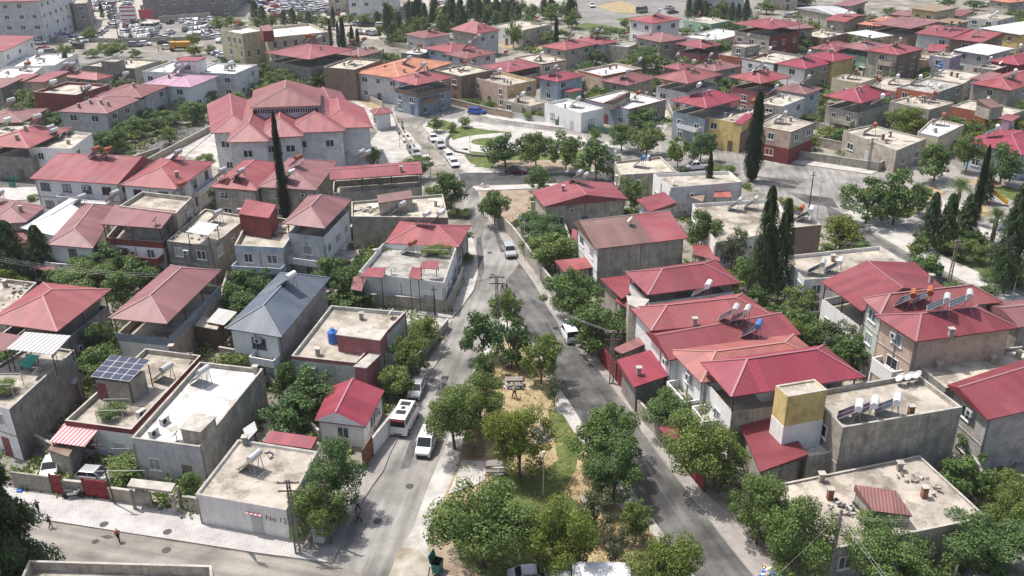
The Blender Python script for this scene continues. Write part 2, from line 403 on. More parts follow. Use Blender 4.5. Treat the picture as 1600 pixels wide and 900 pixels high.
# ---------------------------------------------------------------- things on roofs
def heater_proto(tankc, near=True):
    S = [plain('frame_steel', (.30, .29, .28), .5, .3)]
    fr = MB(); tk = MB(); pn = MB()
    for x in (-.55, .55):
        fr.bar((x, -.35, 0), (x, -.1, 1.45), .05); fr.bar((x, .35, 0), (x, .1, 1.45), .05); fr.bar((x, .35, 0), (x, 1.6, .12), .04)
        fr.bar((x, .1, 1.4), (x, 1.65, .12), .05)
    fr.bar((-.6, 0, 1.45), (.6, 0, 1.45), .05); fr.bar((-.6, 1.6, .14), (.6, 1.6, .14), .05); fr.bar((-.55, -.35, .05), (.55, -.35, .05), .04)
    tk.bar((-.72, 0, 1.78), (.72, 0, 1.78), .66, n=14)
    a = Vector((0, .22, 1.38)); b = Vector((0, 1.65, .26)); n = Vector((0, .62, .79))
    pn.bar(a, b, 1.5, .09); e = MB(); 
    for x in (-.36, .36):
        u = Vector((.33, 0, 0)); o = Vector((x, 0, 0)) + n * .052
        e.poly([a + o - u + (b - a) * .04, a + o + u + (b - a) * .04, b + o + u - (b - a) * .04, b + o - u - (b - a) * .04][::-1])
    return dict(fr=fr.mesh('frame', S), tk=tk.mesh('tank', [tankc], False), pn=pn.mesh('collector', [plain('collector_rim', (.45, .45, .45), .4, .5)]),
                gl=e.mesh('glazing', [plain('collector_glass', (.015, .02, .035), .1)]))
HP = dict(h=heater_proto(plain('silver_tank', (.55, .55, .54), .35, .35)), w=heater_proto(plain('white_tank', (.72, .72, .72), .4)), o=heater_proto(dirty((.42, .13, .06), .4, 'rusty_tank')), b=heater_proto(plain('blue_tank', (.06, .16, .38), .4)))
HN = dict(h='silver', w='white', o='rusty orange', b='blue')
AZ = math.atan2(.42, -.9) - math.pi / 2
def heater(kind, p, label, group=None, s=1.0, rz=None):
    P = HP[kind]; t = empty('solar_water_heater', p, AZ if rz is None else rz); tag(t, label, 'water heater', group)
    for nm in ('fr', 'tk', 'pn'):
        o = link({'fr': 'frame', 'tk': 'tank', 'pn': 'collector'}[nm], P[nm], t, s=(s, s, s))
        if nm == 'pn': link('glazing', P['gl'], o)
    return t
dm = MB()
for i in range(14):
    a0, a1 = 2 * math.pi * i / 14, 2 * math.pi * (i + 1) / 14
    for r0, r1 in ((0, .3), (.3, .52)):
        P = [Vector((math.cos(a) * r, math.sin(a) * r, r * r * .55)) for r, a in ((r0, a0), (r1, a0), (r1, a1), (r0, a1))]
        if r0 == 0: P = P[1:]
        dm.poly(P)
M_DISHR = dm.mesh('reflector', [plain('dish_grey', (.46, .46, .46), .4)]); sd_ = MB(); sd_.bar((0, 0, 0), (0, 0, .75), .06); sd_.bar((-.2, 0, .02), (.2, 0, .02), .05); sd_.bar((0, -.2, .02), (0, .2, .02), .05)
M_DISHS = sd_.mesh('stand', [plain('frame_steel', (.30, .29, .28), .5, .3)]); ln = MB(); ln.bar((0, -.4, .1), (0, 0, .55), .03); ln.bar((0, 0, .5), (0, 0, .6), .09); M_LNB = ln.mesh('feed_arm', [STEEL])
def dish(p, label, group=None, s=1.0):
    t = empty('satellite_dish', p, AZ + .3); tag(t, label, 'satellite dish', group)
    link('stand', M_DISHS, t, s=(s,) * 3); o = link('reflector', M_DISHR, t, (0, 0, .8 * s), s=(s,) * 3); o.rotation_euler = (math.radians(-48), 0, 0); link('feed_arm', M_LNB, o)
    return t
NUMW = {2: 'two', 3: 'three', 4: 'four', 5: 'five', 6: 'six'}
def accessories(h, acc):
    items = []
    for a in acc.split():
        k_, xy = a[0], a[1:].split(','); items.append((k_, float(xy[0]), float(xy[1])))
    cnt = {}
    for it in items: cnt.setdefault(it[0], []).append(it)
    nmz = dict(h='silver solar water heater', w='white solar water heater', o='rusty orange solar water heater', b='blue-tanked solar water heater', d='grey satellite dish', k='grey air conditioning unit', u='blue round water tank', t='white water tank')
    for k_, L in cnt.items():
        L.sort(key=lambda t: t[1])
        for i, (_, x, y) in enumerate(L):
            p = roofpoint(h, x, y); nm = nmz.get(k_, '')
            if len(L) == 1: lab = f"{nm} on the {h['short']}"
            else:
                pos = 'leftmost' if i == 0 else ('rightmost' if i == len(L) - 1 else ('middle' if len(L) == 3 else ['', 'second', 'third', 'fourth'][i]))
                lab = f"{pos} of {NUMW[len(L)]} {nm.replace('solar water', 'solar')}{'es' if nm.endswith('dish') else 's'} on the {h['short']}"
            g = (nm + ('es' if nm.endswith('dish') else 's') + ' on flat and hipped roofs')
            if k_ in 'hwob': heater(k_, p, lab, g, 1.0 if not h['far'] else 1.15)
            elif k_ == 'd': dish(p, lab, g)
            elif k_ == 'c':
                b = MB(); b.box((p.x, p.y, p.z + .35), (.42, .42, .9)); o = b.build('chimney', CONC, h['root']); b = MB(); b.box((p.x, p.y, p.z + .86), (.62, .62, .08)); b.build('chimney_cap', COPE, o)
            elif k_ == 'x':
                b = MB(); b.box((p.x, p.y, p.z + .5), (.45, .45, 1.1)); o = b.build('chimney', brickmat((.32, .14, .09)), h['root']); b = MB(); b.box((p.x, p.y, p.z + 1.09), (.6, .6, .08)); b.build('chimney_cap', COPE, o)
            elif k_ == 'k':
                t = empty('air_conditioner', p, AZ); tag(t, lab, 'air conditioner', g); b = MB(); b.box((0, 0, .4), (.95, .4, .7)); b.build('casing', plain('ac_casing', (.5, .5, .48), .5), t, False)
                b = MB(); b.bar((-.15, -.2, .4), (-.15, -.23, .4), .5, n=12); b.build('fan_grille', DARK, t, False); b = MB(); b.box((0, 0, .025), (.8, .5, .05)); b.build('feet', STEEL, t, False)
            elif k_ in 'ut':
                t = empty('water_tank', p); tag(t, lab, 'water tank', g); cm = plain('tank_blue', (.03, .15, .5), .35) if k_ == 'u' else WHITEP
                b = MB(); b.bar((0, 0, .02), (0, 0, 1.35), 1.1, n=18); b.bar((0, 0, 1.35), (0, 0, 1.6), 1.05, n=18, r2=.45)
                for zz in (.35, .7, 1.05): b.bar((0, 0, zz), (0, 0, zz + .06), 1.16, n=18)
                b.build('tank_body', cm, t, False, smooth=False); b = MB(); b.bar((0, 0, 1.58), (0, 0, 1.72), .42, n=12); b.build('lid', cm, t, False)
# ---------------------------------------------------------------- the houses, front row first
house('parapet roof at bottom left', 'with raised grey concrete edges below the pale street', '5,965 338,965 331,883 45,875', 6, 'flat', 'C', deck='b', acc='', ph=.9, k=0, cat='house', win='')
h12 = house('No 12 house', 'single storey white block with number painted on its wall and patched roof', '305,772 447,797 496,705 372,686', 3.2, 'flat', 'W', deck='b', side='W', ph=.25, k=0, acc='h402,738 c384,694', blank='F')
hB3 = house('white-decked grey concrete house', 'with high bare side wall and small stair box on the roof', '205,684 312,698 411,576 312,565', 4.4, 'flat', 'A', deck='h', side='C', ph=.5, k=0, acc='h322,602 k258,662 k241,681 d277,690 c400,583', floors=1, blank='R')
hB4 = house('solar panel roof house', 'white front with a dark red fascia and striped awning', '101,657 205,671 314,555 227,544', 3.9, 'flat', 'W', deck='b', side='E', band='D', ph=.55, k=0, acc='h265,597 d300,566 c269,550 k222,651', frm=WRED, floors=1)
house('tall grey side wall house', 'flat roofed block carrying a striped canopy at the left edge', '-70,612 14,640 116,547 50,537', 5.8, 'flat', 'W', deck='b', side='G', ph=.3, k=0, acc='d61,590 d90,565', floors=2, blank='R')
house('open terrace pink roof house', 'white two storey block, faded pink hipped roof on red posts', '169,497 260,506 346,422 266,414', 6.1, 'hip', 'W', 'p', side='S', opn=2.1, rh=1.5, k=0, band='Q', ov=.35, floors=1)
house('slate blue roof house', 'two storey white block under a blue grey hipped roof with bare block side', '351,513 439,527 516,434 437,426', 6.4, 'hip', 'W', 'g', side='X', rh=1.7, k=0, acc='w457,452', floors=2, frm=WDARK, win='F', blank='R')
hB8 = house('pale green and pink house', 'single storey with flat roof, pink parapet and pink stair box', '455,556 556,567 634,487 517,477', 4.5, 'flat', 'M', deck='b', side='M', band='P', ph=.45, k=0, acc='u521,535 c565,499 d613,497 c497,555', frm=WRED, floors=1)
house('crimson gable cottage', 'small cream cottage with bright crimson sheet roof beside the street', '491,657 571,667 601,610 515,605', 2.7, 'gv', 'W', 'm', rh=1.25, k=0, ov=.3, fr=.44, gable='W')
house('low striped shed', 'with red and white ribbed sheet roof behind the No 12 house', '412,691 486,701 496,687 424,677', 3.0, 'sb', 'C', 'm', rh=.3, cat='shed', name='shed', blank='FRL', ov=.1)
house('corner house with vine roof', 'white and pale blue single storey block at the road bend with red awnings', '560,425 694,442 713,387 598,380', 4.3, 'flat', 'W', deck='g', side='W', ph=.75, k=0, acc='o646,398 c587,399 d612,430', floors=1, band='W', win='R')
house('ruby hip roof house', 'low hipped roof directly behind the roof garden at the bend', '601,380 717,386 736,352 624,346', 4.4, 'hip', 'C', 'r', rh=1.3, k=0, acc='w668,352 w690,350')
house('rubble strewn flat roof', 'wide beige roof with parapet and a grey side wall', '549,338 700,340 692,303 549,315', 5.0, 'flat', 'C', deck='y', ph=.4, k=0, acc='h630,336 c681,322 d692,331', blank='F')
house('dusty pink hip roof house', 'three storey grey block with open top floor under dusty pink roof', '441,349 507,357 550,312 481,306', 8.3, 'hip', 'A', 'p', side='F', opn=1.5, rh=1.6, k=0, floors=2, win='FR')
house('blue balcony house', 'cluttered flat roofed house with pale blue balcony bands', '366,383 443,387 470,345 392,333', 5.8, 'flat', 'A', deck='b', side='E', band='L', ph=.7, k=0, floors=2)
house('scarlet box on rooftop', 'small red sheet hut standing on the balcony house', '372,334 420,341 432,322 385,313', 8.2, 'sb', 'D', 'r', rh=.2, k=0, z0=5.2, blank='FRL', cat='roof hut', name='roof_hut', ov=.1)
house('rough grey render house', 'two storey flat roof with white sheet awning and small windows', '260,376 330,385 388,338 320,326', 5.6, 'flat', 'G', deck='b', side='C', ph=.35, k=0, floors=2, acc='h343,350 c300,345 c375,335')
house('red parapet terrace house', 'white block with dark red band and pink lean roof over its terrace', '157,350 251,357 275,334 180,325', 7.4, 'sb', 'W', 'p', opn=2.1, rh=.5, k=0, band='D', side='E', acc='d244,352', roomy=True, floors=2, ov=.2)
house('brick top flat house', 'flat roof with low pink sheet hut behind the red parapet terrace', '186,322 275,333 300,308 222,299', 8.0, 'flat', 'E', deck='b', ph=.6, k=0, acc='o287,305')
house('white sheet hip roof', 'low house under a bright white metal hip roof', '32,356 84,368 172,315 108,310', 4.2, 'hip', 'F', 'w', rh=1.2, k=0, acc='h131,324', side='U')
house('long rose hip roof house', 'rose red hip roof running down to a wide white porch', '72,382 145,388 186,322 130,318', 5.2, 'hip', 'W', 'p', rh=1.3, k=0, acc='h183,318', ov=.4, frm=WDARK)
house('lean-to shed by white roof', 'small pink ribbed roof in front of the white hip roof', '8,377 42,383 67,361 32,356', 3.2, 'sl', 'C', 'p', rh=.2, cat='shed', name='shed', blank='FRL')
house('holed bright red hip house', 'big bright red hipped roof with a square hole at the left edge', '-22,503 89,518 174,452 67,441', 6.4, 'hip', 'C', 'r', rh=1.6, opn=2.0, k=0, side='G', roomy=True)
house('beige flat roof far left', 'with debris along its front edge above the bright red hip', '-70,480 5,492 57,441 -10,433', 5.4, 'flat', 'C', deck='b', ph=.5, k=0, acc='c9,448')
house('long crimson roof apartment row', 'two storey white block with long red roof beside the left street', '46,279 184,288 240,250 112,245', 6.2, 'gu', 'W', 'r', rh=1.7, fr=.72, k=0, floors=2, acc='o154,248 o172,249', frm=WDARK)
house('square red hip house', 'white two storey block joined to the long crimson roof row', '187,289 276,296 335,253 250,247', 6.2, 'hip', 'W', 'r', rh=1.6, k=0, floors=2, acc='h281,253 c277,276', frm=WDARK, win='R')
house('hip roof with dark open floor', 'long red roof over a dark open upper floor on the far left', '-45,226 47,232 110,200 54,195', 6.4, 'hip', 'G', 'r', rh=1.4, opn=2.0, acc='h62,198 c27,218')
house('white corner block left', 'two storey white flat roofed block with rusty heaters on top', '49,229 113,233 137,209 85,201', 5.8, 'flat', 'W', deck='y', ph=.5, acc='h82,215 h88,220', floors=2)
house('long low maroon hip house', 'two storey, faded hip roof with three chimneys', '99,174 168,178 222,153 155,146', 5.6, 'hip', 'A', 'p', rh=1.2, side='E', acc='c124,168 c170,165 h140,150', ov=.3)
house('rear half of maroon hip', 'red hip roof joined behind the long low maroon hip house', '160,150 221,153 257,136 192,129', 6.0, 'hip', 'A', 'r', rh=1.4, side='A', acc='h199,128', floors=2)
house('dark red cube house', 'plain dark red walls with two round vents and a flat roof', '57,143 121,149 161,133 107,126', 6.4, 'flat', 'D', deck='y', ph=.6, acc='w86,141', blank='FL', side='D')
house('pale pink side gable', 'pale pink walls with small red roof behind the dark red cube', '49,127 68,129 104,115 82,112', 7.5, 'sb', 'S', 'r', rh=.4, blank='F')
house('red hip behind dark cube', 'low red hip roof with silver heaters at its peak', '105,116 148,129 167,118 112,112', 5, 'hip', 'C', 'r', rh=1.1, acc='h106,113 h116,113')
house('lilac pink roof house', 'white two storey house with a lilac pink hipped roof', '236,132 296,137 334,121 262,112', 6.0, 'hip', 'W', 'v', rh=1.3, acc='h281,117 h293,115', floors=2, win='R')
house('pale flat with red stair hut', 'low white block beside the cream school', '233,110 300,116 325,99 268,93', 6.2, 'flat', 'F', deck='h', ph=.5, floors=2)
house('red lidded stair hut', 'white stair tower with small red lid', '281,94 310,96 318,91 286,89', 9.0, 'sb', 'F', 'r', rh=.2, z0=5.6, cat='roof hut', name='roof_hut', ov=.1, blank='L')
house('white two storey cube', 'flat roofed block immediately left of the cream school', '300,111 369,117 392,102 325,96', 6.2, 'flat', 'A', deck='h', ph=.35, side='F', floors=2, acc='c367,104')
house('dark rubble roof block', 'grey flat roofed block with square tower near the highway', '128,101 212,108 248,93 174,90', 5, 'flat', 'G', deck='y', ph=.5, side='E', acc='c205,98')
house('square tower on rubble block', 'plain grey rooftop tower', '161,95 182,97 190,93 170,91', 7.2, 'flat', 'G', deck='b', z0=4, ph=.15, cat='roof hut', name='roof_hut', blank='FRL')
house('arched window school', 'cream tower wing with arched windows and parapet', '352,46 376,54 413,46 386,39', 10.5, 'flat', 'K', deck='h', ph=.6, cat='school', name='school', arch=True, floors=3, acc='o372,46', win='FL')
house('long wing of cream school', 'cream stone wing with wide white roof deck', '412,60 516,49 478,36 405,44', 9.6, 'flat', 'K', deck='h', ph=.7, cat='school', name='school', arch=True, floors=3)
house('maroon stair block', 'dark maroon sheet clad stair block on the cream school', '412,48 430,48 420,41 404,42', 12, 'sb', 'D', 'u', rh=.3, z0=9.2, cat='roof hut', name='roof_hut', blank='FRL', ov=.05)
house('open loft red hip', 'wide red hip over an open loft in front of the cream school', '436,84 475,93 546,80 478,63', 7.5, 'hip', 'G', 'r', rh=1.5, opn=2.2, acc='o482,68 o490,69 h500,70')
house('brown red roof by cypress row', 'brown hipped roof with rusty heaters', '520,82 560,90 592,80 550,71', 5.5, 'hip', 'C', 'u', rh=1.2, acc='o551,76 o570,72')
house('tall brown bare wall house', 'flat roofed house with a windowless brown side wall', '516,104 557,110 583,95 545,88', 7.4, 'flat', 'B', deck='y', ph=.4, blank='F', side='B')
house('orange tiled roof house', 'two storey house with broad orange clay tile roof', '557,113 626,124 702,98 640,88', 6.4, 'hip', 'A', 't', rh=1.6, floors=2, acc='h640,103 c632,113 c668,108')
house('street corner open loft house', 'pale blue house with brown balcony band and red hip roof', '609,124 650,133 709,121 668,111', 7.2, 'hip', 'Q', 'r', rh=1.4, opn=2.0, band='B', floors=2, wc='R', win='FR')
house('brown two storey flat house', 'brown rendered walls with cluttered roof', '686,110 717,119 767,110 727,98', 6.6, 'flat', 'B', deck='y', ph=.4, side='B', acc='o727,110 c738,103', floors=2)
house('peach beige cube', 'two storey peach walls with flat roof and parapet above the roundabout road', '742,120 792,135 832,125 782,110', 5.6, 'flat', 'S', deck='b', ph=.7, side='T', acc='w781,123 c788,128', floors=2)
house('clean white villa', 'small white single storey villa with flat roof beside the upper road', '849,162 909,175 944,170 887,152', 4.2, 'flat', 'W', deck='h', ph=.6, side='W', floors=1, win='R', frm=WDARK)
house('broad red roof with dark porch', 'low red roof over a dark porch behind the peach beige cube', '748,104 797,113 842,103 808,91', 5, 'hip', 'S', 'r', rh=1.1, opn=1.8, acc='o791,93')
house('small pink parapet flat', 'pink house with flat roof and red edging', '816,90 842,101 879,94 841,81', 5.6, 'flat', 'S', deck='y', ph=.35, band='P', side='S', acc='c844,92')
house('front of twin red hips', 'low grey walled house with red hip roof', '699,84 726,93 776,82 738,74', 5, 'hip', 'A', 'r', rh=1.2, side='A', acc='c750,84')
house('back of twin red hips', 'red hip roof of the pair with a heater', '673,75 700,84 741,74 705,65', 5, 'hip', 'L', 'r', rh=1.2, acc='h744,71')
house('lone low red hip', 'grey walled house near the conifer belt', '637,53 661,61 703,54 674,46', 4.4, 'hip', 'A', 'r', rh=1.1, acc='')
house('pointed dormer house', 'grey two storey house with steep red roof and pointed dormer', '711,47 745,53 773,48 742,37', 7, 'hip', 'C', 'r', rh=2.4, side='A', acc='h748,68')
house('long pale flat block', 'long low pale block behind the straw patch', '763,41 818,46 864,38 812,31', 5.2, 'flat', 'W', deck='y', ph=.35, side='E', acc='o839,38 c845,40')
house('wide tall-tree red hip', 'long red hip roof beside the tall lone cypress', '852,72 881,80 928,69 892,61', 5.2, 'hip', 'E', 'r', rh=1.3, side='E')
house('red hip with tank cluster', 'small red hip roof crowded with heaters', '910,62 937,71 962,65 925,56', 5, 'hip', 'A', 'r', rh=1.1, acc='h932,58 h940,60 d922,58')
house('white three storey hip house', 'tall white house with red hip roof next to the roundabout', '990,30 1018,38 1057,30 1028,22', 9.6, 'hip', 'W', 'r', rh=1.4, side='W', floors=3, acc='')
house('red hip below white tower', 'two storey beige house with a red hip and orange tank', '995,58 1034,67 1067,60 1038,49', 6.6, 'hip', 'E', 'r', rh=1.4, acc='o1025,50', floors=2, win='R')
house('pink walled open hip', 'pink walls under a small red hip roof', '1059,68 1099,77 1119,69 1092,61', 6, 'hip', 'P', 'r', rh=1.2, opn=2)
house('coral parapet flat', 'white flat roof edged by a coral red parapet', '916,109 938,121 997,106 962,97', 4.6, 'flat', 'S', deck='h', ph=.6, band='O', side='S', acc='x953,108 x963,107 h1000,105', blank='R')
house('red hip above brown hut roof', 'weathered house with wide red hip', '940,125 980,135 1029,120 984,115', 4.8, 'hip', 'C', 'r', rh=1.2, acc='')
house('large hip over open storey', 'wide red hip roof on posts over a big open top floor', '1027,120 1070,132 1131,116 1072,107', 7, 'hip', 'A', 'r', rh=1.6, opn=2.2, acc='h1083,110', floors=2)
house('pale blue corner house', 'pale blue two storey house with open red hip roof at the upper junction', '1052,157 1105,170 1156,154 1107,139', 8, 'hip', 'Q', 'm', rh=1.6, opn=2.3, floors=2, win='FL', side='Q', acc='')
house('mustard yellow house', 'two storey yellow house with flat roof facing the plaza', '1107,182 1160,195 1200,176 1150,164', 5.8, 'flat', 'Y', deck='b', ph=.3, side='C', acc='c1150,173 d1142,187 o1175,174', floors=2)
house('red lean-to on yellow house', 'small bright red pitched stair cover', '1147,192 1160,195 1178,180 1165,177', 7.0, 'sb', 'Y', 'm', rh=.1, z0=5.4, cat='roof hut', name='roof_hut', blank='FRL', ov=.05)
house('red and cream plaza house', 'two storey with dark red ground floor and cream upper storey', '1180,196 1236,206 1272,192 1214,178', 6.2, 'flat', 'S', low=('D', 3.0), deck='b', ph=.2, side='C', band='O', acc='c1219,187 c1235,190', floors=2)
house('crumbling beige ruin', 'weathered single storey block with broken parapet by the junction', '1318,204 1401,235 1448,216 1362,195', 4.2, 'flat', 'E', deck='y', ph=.3, side='E', k=0, acc='x1379,218 x1390,214 c1384,224')
house('ornate arch window house', 'cream house with arched windows and a red hip on its open floor', '1291,149 1347,163 1393,145 1340,134', 7.4, 'hip', 'E', 'm', rh=1.6, opn=2.2, floors=2, acc='o1372,139 w1377,166', arch=True)
house('cream and lilac flat house', 'single storey cream walls with lilac eaves behind the crumbling ruin', '1438,207 1465,214 1507,195 1455,184', 4.6, 'flat', 'K', deck='h', ph=.3, side='K', band='V', acc='', win='R')
house('red walled workshop', 'low red walled block with grey deck and white hatch', '1403,136 1460,147 1503,130 1450,121', 5.4, 'flat', 'O', deck='g', ph=.3, side='C', acc='w1436,134')
house('cluttered beige rooftop', 'low beige block between ornate and red walled houses', '1395,158 1450,172 1492,160 1425,148', 4.2, 'flat', 'E', deck='b', ph=.3, acc='o1458,160 c1437,157')
house('long red band flat', 'long low roof with a red wall below its edge', '1493,167 1572,182 1597,173 1512,154', 4.4, 'flat', 'O', deck='y', ph=.25, side='C')
house('brown hut on long flat', 'small pitched brown stair hut', '1537,163 1548,170 1557,166 1546,158', 6.4, 'sl', 'C', 'n', rh=.8, z0=4, cat='roof hut', name='roof_hut', blank='FRL', ov=.05)
house('right edge raspberry roof', 'large raspberry roof cut by the right edge, upper block', '1529,132 1575,141 1645,122 1575,108', 6, 'hip', 'C', 'r', rh=1.4)
house('pale blue wall red hip', 'pale blue walled house with big red roof beside the right park', '1508,219 1590,242 1690,218 1560,202', 4.8, 'hip', 'L', 'm', rh=1.5, acc='w1556,213', side='L')
house('grey box red lid', 'small grey tower with red lid right of the lilac flat', '1560,184 1581,190 1593,183 1573,179', 7.2, 'sb', 'A', 'r', rh=.2, blank='F', cat='roof hut', name='roof_hut')
house('ribbed white villa with brown hut', 'white flat roof with brown pitched stair cover by the upper road', '920,155 981,171 1038,156 970,139', 4.4, 'flat', 'Q', deck='h', ph=.3, band='P', side='C', acc='c1010,150')
house('brown pitched stair cover', 'on the ribbed white villa', '944,160 962,164 979,149 970,147', 5.3, 'sr', 'E', 'n', rh=.9, z0=4, cat='roof hut', name='roof_hut', blank='FRL', ov=.05)
house('blue and red terrace house', 'low red roof over a blue tiled balcony', '843,121 871,129 909,118 884,110', 5.4, 'hip', 'L', 'm', rh=1.0, acc='')
house('green walled lean-to', 'small red roof on pale green walls', '880,141 889,145 908,141 898,136', 3.2, 'sb', 'N', 'r', rh=.1, cat='shed', name='shed', blank='R')
house('bare concrete yard block', 'low concrete block left of the clean white villa', '792,156 830,167 852,158 815,147', 3.0, 'flat', 'E', deck='b', ph=.2)
house('low white flat behind conifers', 'grey low block with white roof left of twin hips', '635,82 656,86 673,78 650,73', 4, 'flat', 'G', deck='h', ph=.2)
house('tan garden flat', 'tan cube with red awning by the large bushy tree', '950,69 985,75 993,66 965,61', 4.6, 'flat', 'E', deck='g', ph=.3, acc='o978,62')
house('twin vents red hip', 'red hip with two black vents', '1087,105 1120,112 1146,104 1124,92', 4.8, 'hip', 'C', 'r', rh=1.1, acc='c1102,104 c1108,98')
house('small hip with heaters', 'little red hip roof next to the twin vents red hip', '1036,104 1060,110 1086,103 1058,98', 4.8, 'hip', 'P', 'r', rh=.9, acc='h1058,98')
house('whitewashed cluttered flats', 'group of low white roofs', '1078,58 1120,64 1158,52 1118,42', 4.4, 'flat', 'W', deck='h', ph=.3, acc='h1095,55 c1130,50')
house('pale green yard block', 'low pale green walled block by the unfinished frame', '1078,31 1108,38 1140,32 1095,25', 3.4, 'flat', 'N', deck='y', ph=.2)
# upper right quarter
house('cream and maroon tower house', 'three storeys with maroon side wall and open loft', '1155,37 1207,47 1243,37 1195,26', 9, 'hip', 'E', 'r', rh=1.5, opn=2, side='D', floors=2, acc='h1185,30')
house('small red annex roof', 'beside the cream and maroon tower house', '1228,41 1238,47 1256,43 1266,37', 6.5, 'sb', 'C', 'r', rh=.2)
house('orange brick banded flat', 'orange walls and grey roof slab', '1135,85 1172,93 1190,83 1150,74', 5.8, 'flat', 'O', deck='b', ph=.15, side='O', floors=2)
house('rooftop concrete cabin', 'grey cabin carrying a silver heater', '1147,71 1165,74 1183,70 1167,65', 8.3, 'flat', 'G', deck='b', ph=.1, z0=5.6, cat='roof hut', name='roof_hut', acc='h1168,68', blank='L')
house('white and slate flat', 'white two storey front with slate parapet', '1172,90 1210,101 1248,87 1207,78', 5.8, 'flat', 'F', deck='y', ph=.5, side='U', band='U', floors=2, acc='w1202,88')
house('purple red hip stone wall', 'raspberry hip roof over a grey stone side wall', '1219,99 1257,109 1303,97 1254,88', 6, 'hip', 'W', 'm', rh=1.3, side='X', floors=2)
house('yellow side wall red hip', 'red hip roof above a dull yellow wall', '1261,87 1303,97 1331,90 1293,79', 6.6, 'hip', 'Y', 'm', rh=1.2, side='Y', acc='o1292,79', floors=2)
house('orange tank red roof', 'red roof with rusty tank left of the green house', '1275,74 1314,84 1321,70 1303,64', 5.6, 'hip', 'E', 'r', rh=1.1)
house('mint green gallery house', 'mint green lower wall under a long red roof', '1319,73 1359,81 1386,72 1348,62', 6.6, 'hip', 'N', 'r', rh=1.1, opn=1.6, floors=2)
house('four post hip by cypress', 'red hip on posts over a pink balcony right of the tall cypress', '1144,120 1190,132 1229,120 1188,108', 7.4, 'hip', 'P', 'r', rh=1.5, opn=2.2, acc='h1190,113', floors=2)
house('plain gabled red shed', 'behind the bushy trees in the upper right', '1303,31 1324,36 1343,24 1321,19', 4.4, 'gu', 'C', 'r', rh=.8)
house('long vaulted warehouse', 'long pale curved sheet roof', '1263,12 1304,27 1319,19 1277,8', 4.6, 'gv', 'E', 'k', rh=1.0, cat='warehouse', name='warehouse')
house('top edge red sheet roof', 'near the top edge above the warehouse', '1311,7 1333,12 1341,3 1328,0', 4.5, 'sb', 'C', 'r', rh=.4)
house('orange tile gable left of shed', 'small clay tiled roof', '1356,38 1376,42 1396,31 1374,24', 5, 'hip', 'B', 't', rh=1.0)
house('white canvas canopy', 'white pavilion roof on thin posts', '1325,51 1363,60 1396,55 1352,47', 5.2, 'hip', 'C', 'w', rh=1.0, opn=3.0, cat='pavilion', name='pavilion')
house('cream bungalow', 'flat roof low cream bungalow beside a minibus', '1303,122 1347,131 1363,122 1322,115', 4.2, 'flat', 'K', deck='b', ph=.2)
house('broken brown flat', 'ruined roof with rubble beyond the raspberry hip', '1255,53 1288,61 1316,51 1280,44', 4, 'flat', 'B', deck='y', ph=.4)
house('broad pink monopitch', 'wide faded pink shed with dark open front', '1379,37 1424,47 1451,36 1405,26', 6.4, 'sb', 'B', 'p', rh=.5, opn=2.0)
house('butter yellow brown roof house', 'yellow walls and flat brown roof near the top right', '1427,13 1462,19 1494,13 1456,7', 7.4, 'sb', 'Y', 'x', rh=.3, side='K', floors=2)
house('grey upper floor red roof', 'pale grey balcony front with red pitched roof and heaters', '1445,52 1492,61 1514,47 1469,38', 6.6, 'gu', 'A', 'r', rh=.9, acc='o1485,46 o1497,47', floors=2, fr=.7)
house('plain red slope neighbour', 'wide red slope joined to the grey upper floor house', '1493,60 1538,68 1561,54 1516,46', 6.4, 'gu', 'B', 'r', rh=.8, fr=.8)
house('snow white sheet roof', 'pure white flat sheet roof on grey walls', '1498,78 1546,88 1575,77 1529,68', 5.8, 'sb', 'A', 'w', rh=.3)
house('giant white warehouse roof', 'white roof with yellow painted side at the right edge', '1554,44 1588,57 1665,42 1600,32', 6.6, 'sb', 'Y', 'w', rh=.3, cat='warehouse', name='warehouse')
house('stone balcony three storey', 'beige three storey house with red hip roof', '1361,78 1406,88 1433,76 1391,67', 8, 'hip', 'E', 'r', rh=1.2, floors=3, side='B')
house('amber parapet flat', 'small flat with amber painted parapet', '1422,91 1447,94 1461,84 1432,81', 5, 'flat', 'T', deck='b', ph=.5)
house('lavender cube', 'lavender walls and white roof', '1457,87 1487,91 1498,85 1470,79', 6, 'flat', 'V', deck='y', ph=.3, side='V')
house('low grey slab roof', 'grey flat roof before the last red hips', '1533,106 1554,109 1587,99 1560,93', 5.4, 'flat', 'G', deck='b', ph=.2, side='D')
house('far right ruby hip', 'ruby hip roof touching the right edge', '1556,95 1587,103 1640,90 1588,82', 6, 'hip', 'D', 'm', rh=1.2)
house('beige deck with blue tanks', 'wide beige deck with two blue tanks', '1440,127 1500,133 1533,115 1474,106', 4.4, 'flat', 'E', deck='y', ph=.3, acc='b1468,114 b1466,119 x1486,119 x1495,121')
house('rosy monopitch hut', 'small rosy sloping hut beside the beige deck', '1524,122 1536,127 1559,116 1543,112', 6, 'sb', 'A', 'p', rh=.2)
house('dusty flat by round tree', 'dusty beige roof below the three storey stone house', '1362,139 1405,142 1432,126 1380,118', 4, 'flat', 'E', deck='b', ph=.25)
house('small scarlet low roof', 'low scarlet roof before the grey upper floor', '1449,79 1478,82 1478,72 1452,69', 4.5, 'sb', 'C', 'r', rh=.3)
house('red chimney roof beside yellow', 'small red roof left of the butter yellow house', '1402,21 1422,28 1425,20 1412,17', 4.8, 'sb', 'C', 'r', rh=.3)
house('dull grey flats top right', 'low grey block near the top right corner', '1518,27 1560,33 1580,25 1537,19', 5, 'flat', 'A', deck='b', ph=.2, side='A')
house('orange tiled corner roof', 'tiled roof at the top right corner', '1556,0 1577,5 1597,1 1570,-5', 5.5, 'hip', 'E', 't', rh=1)
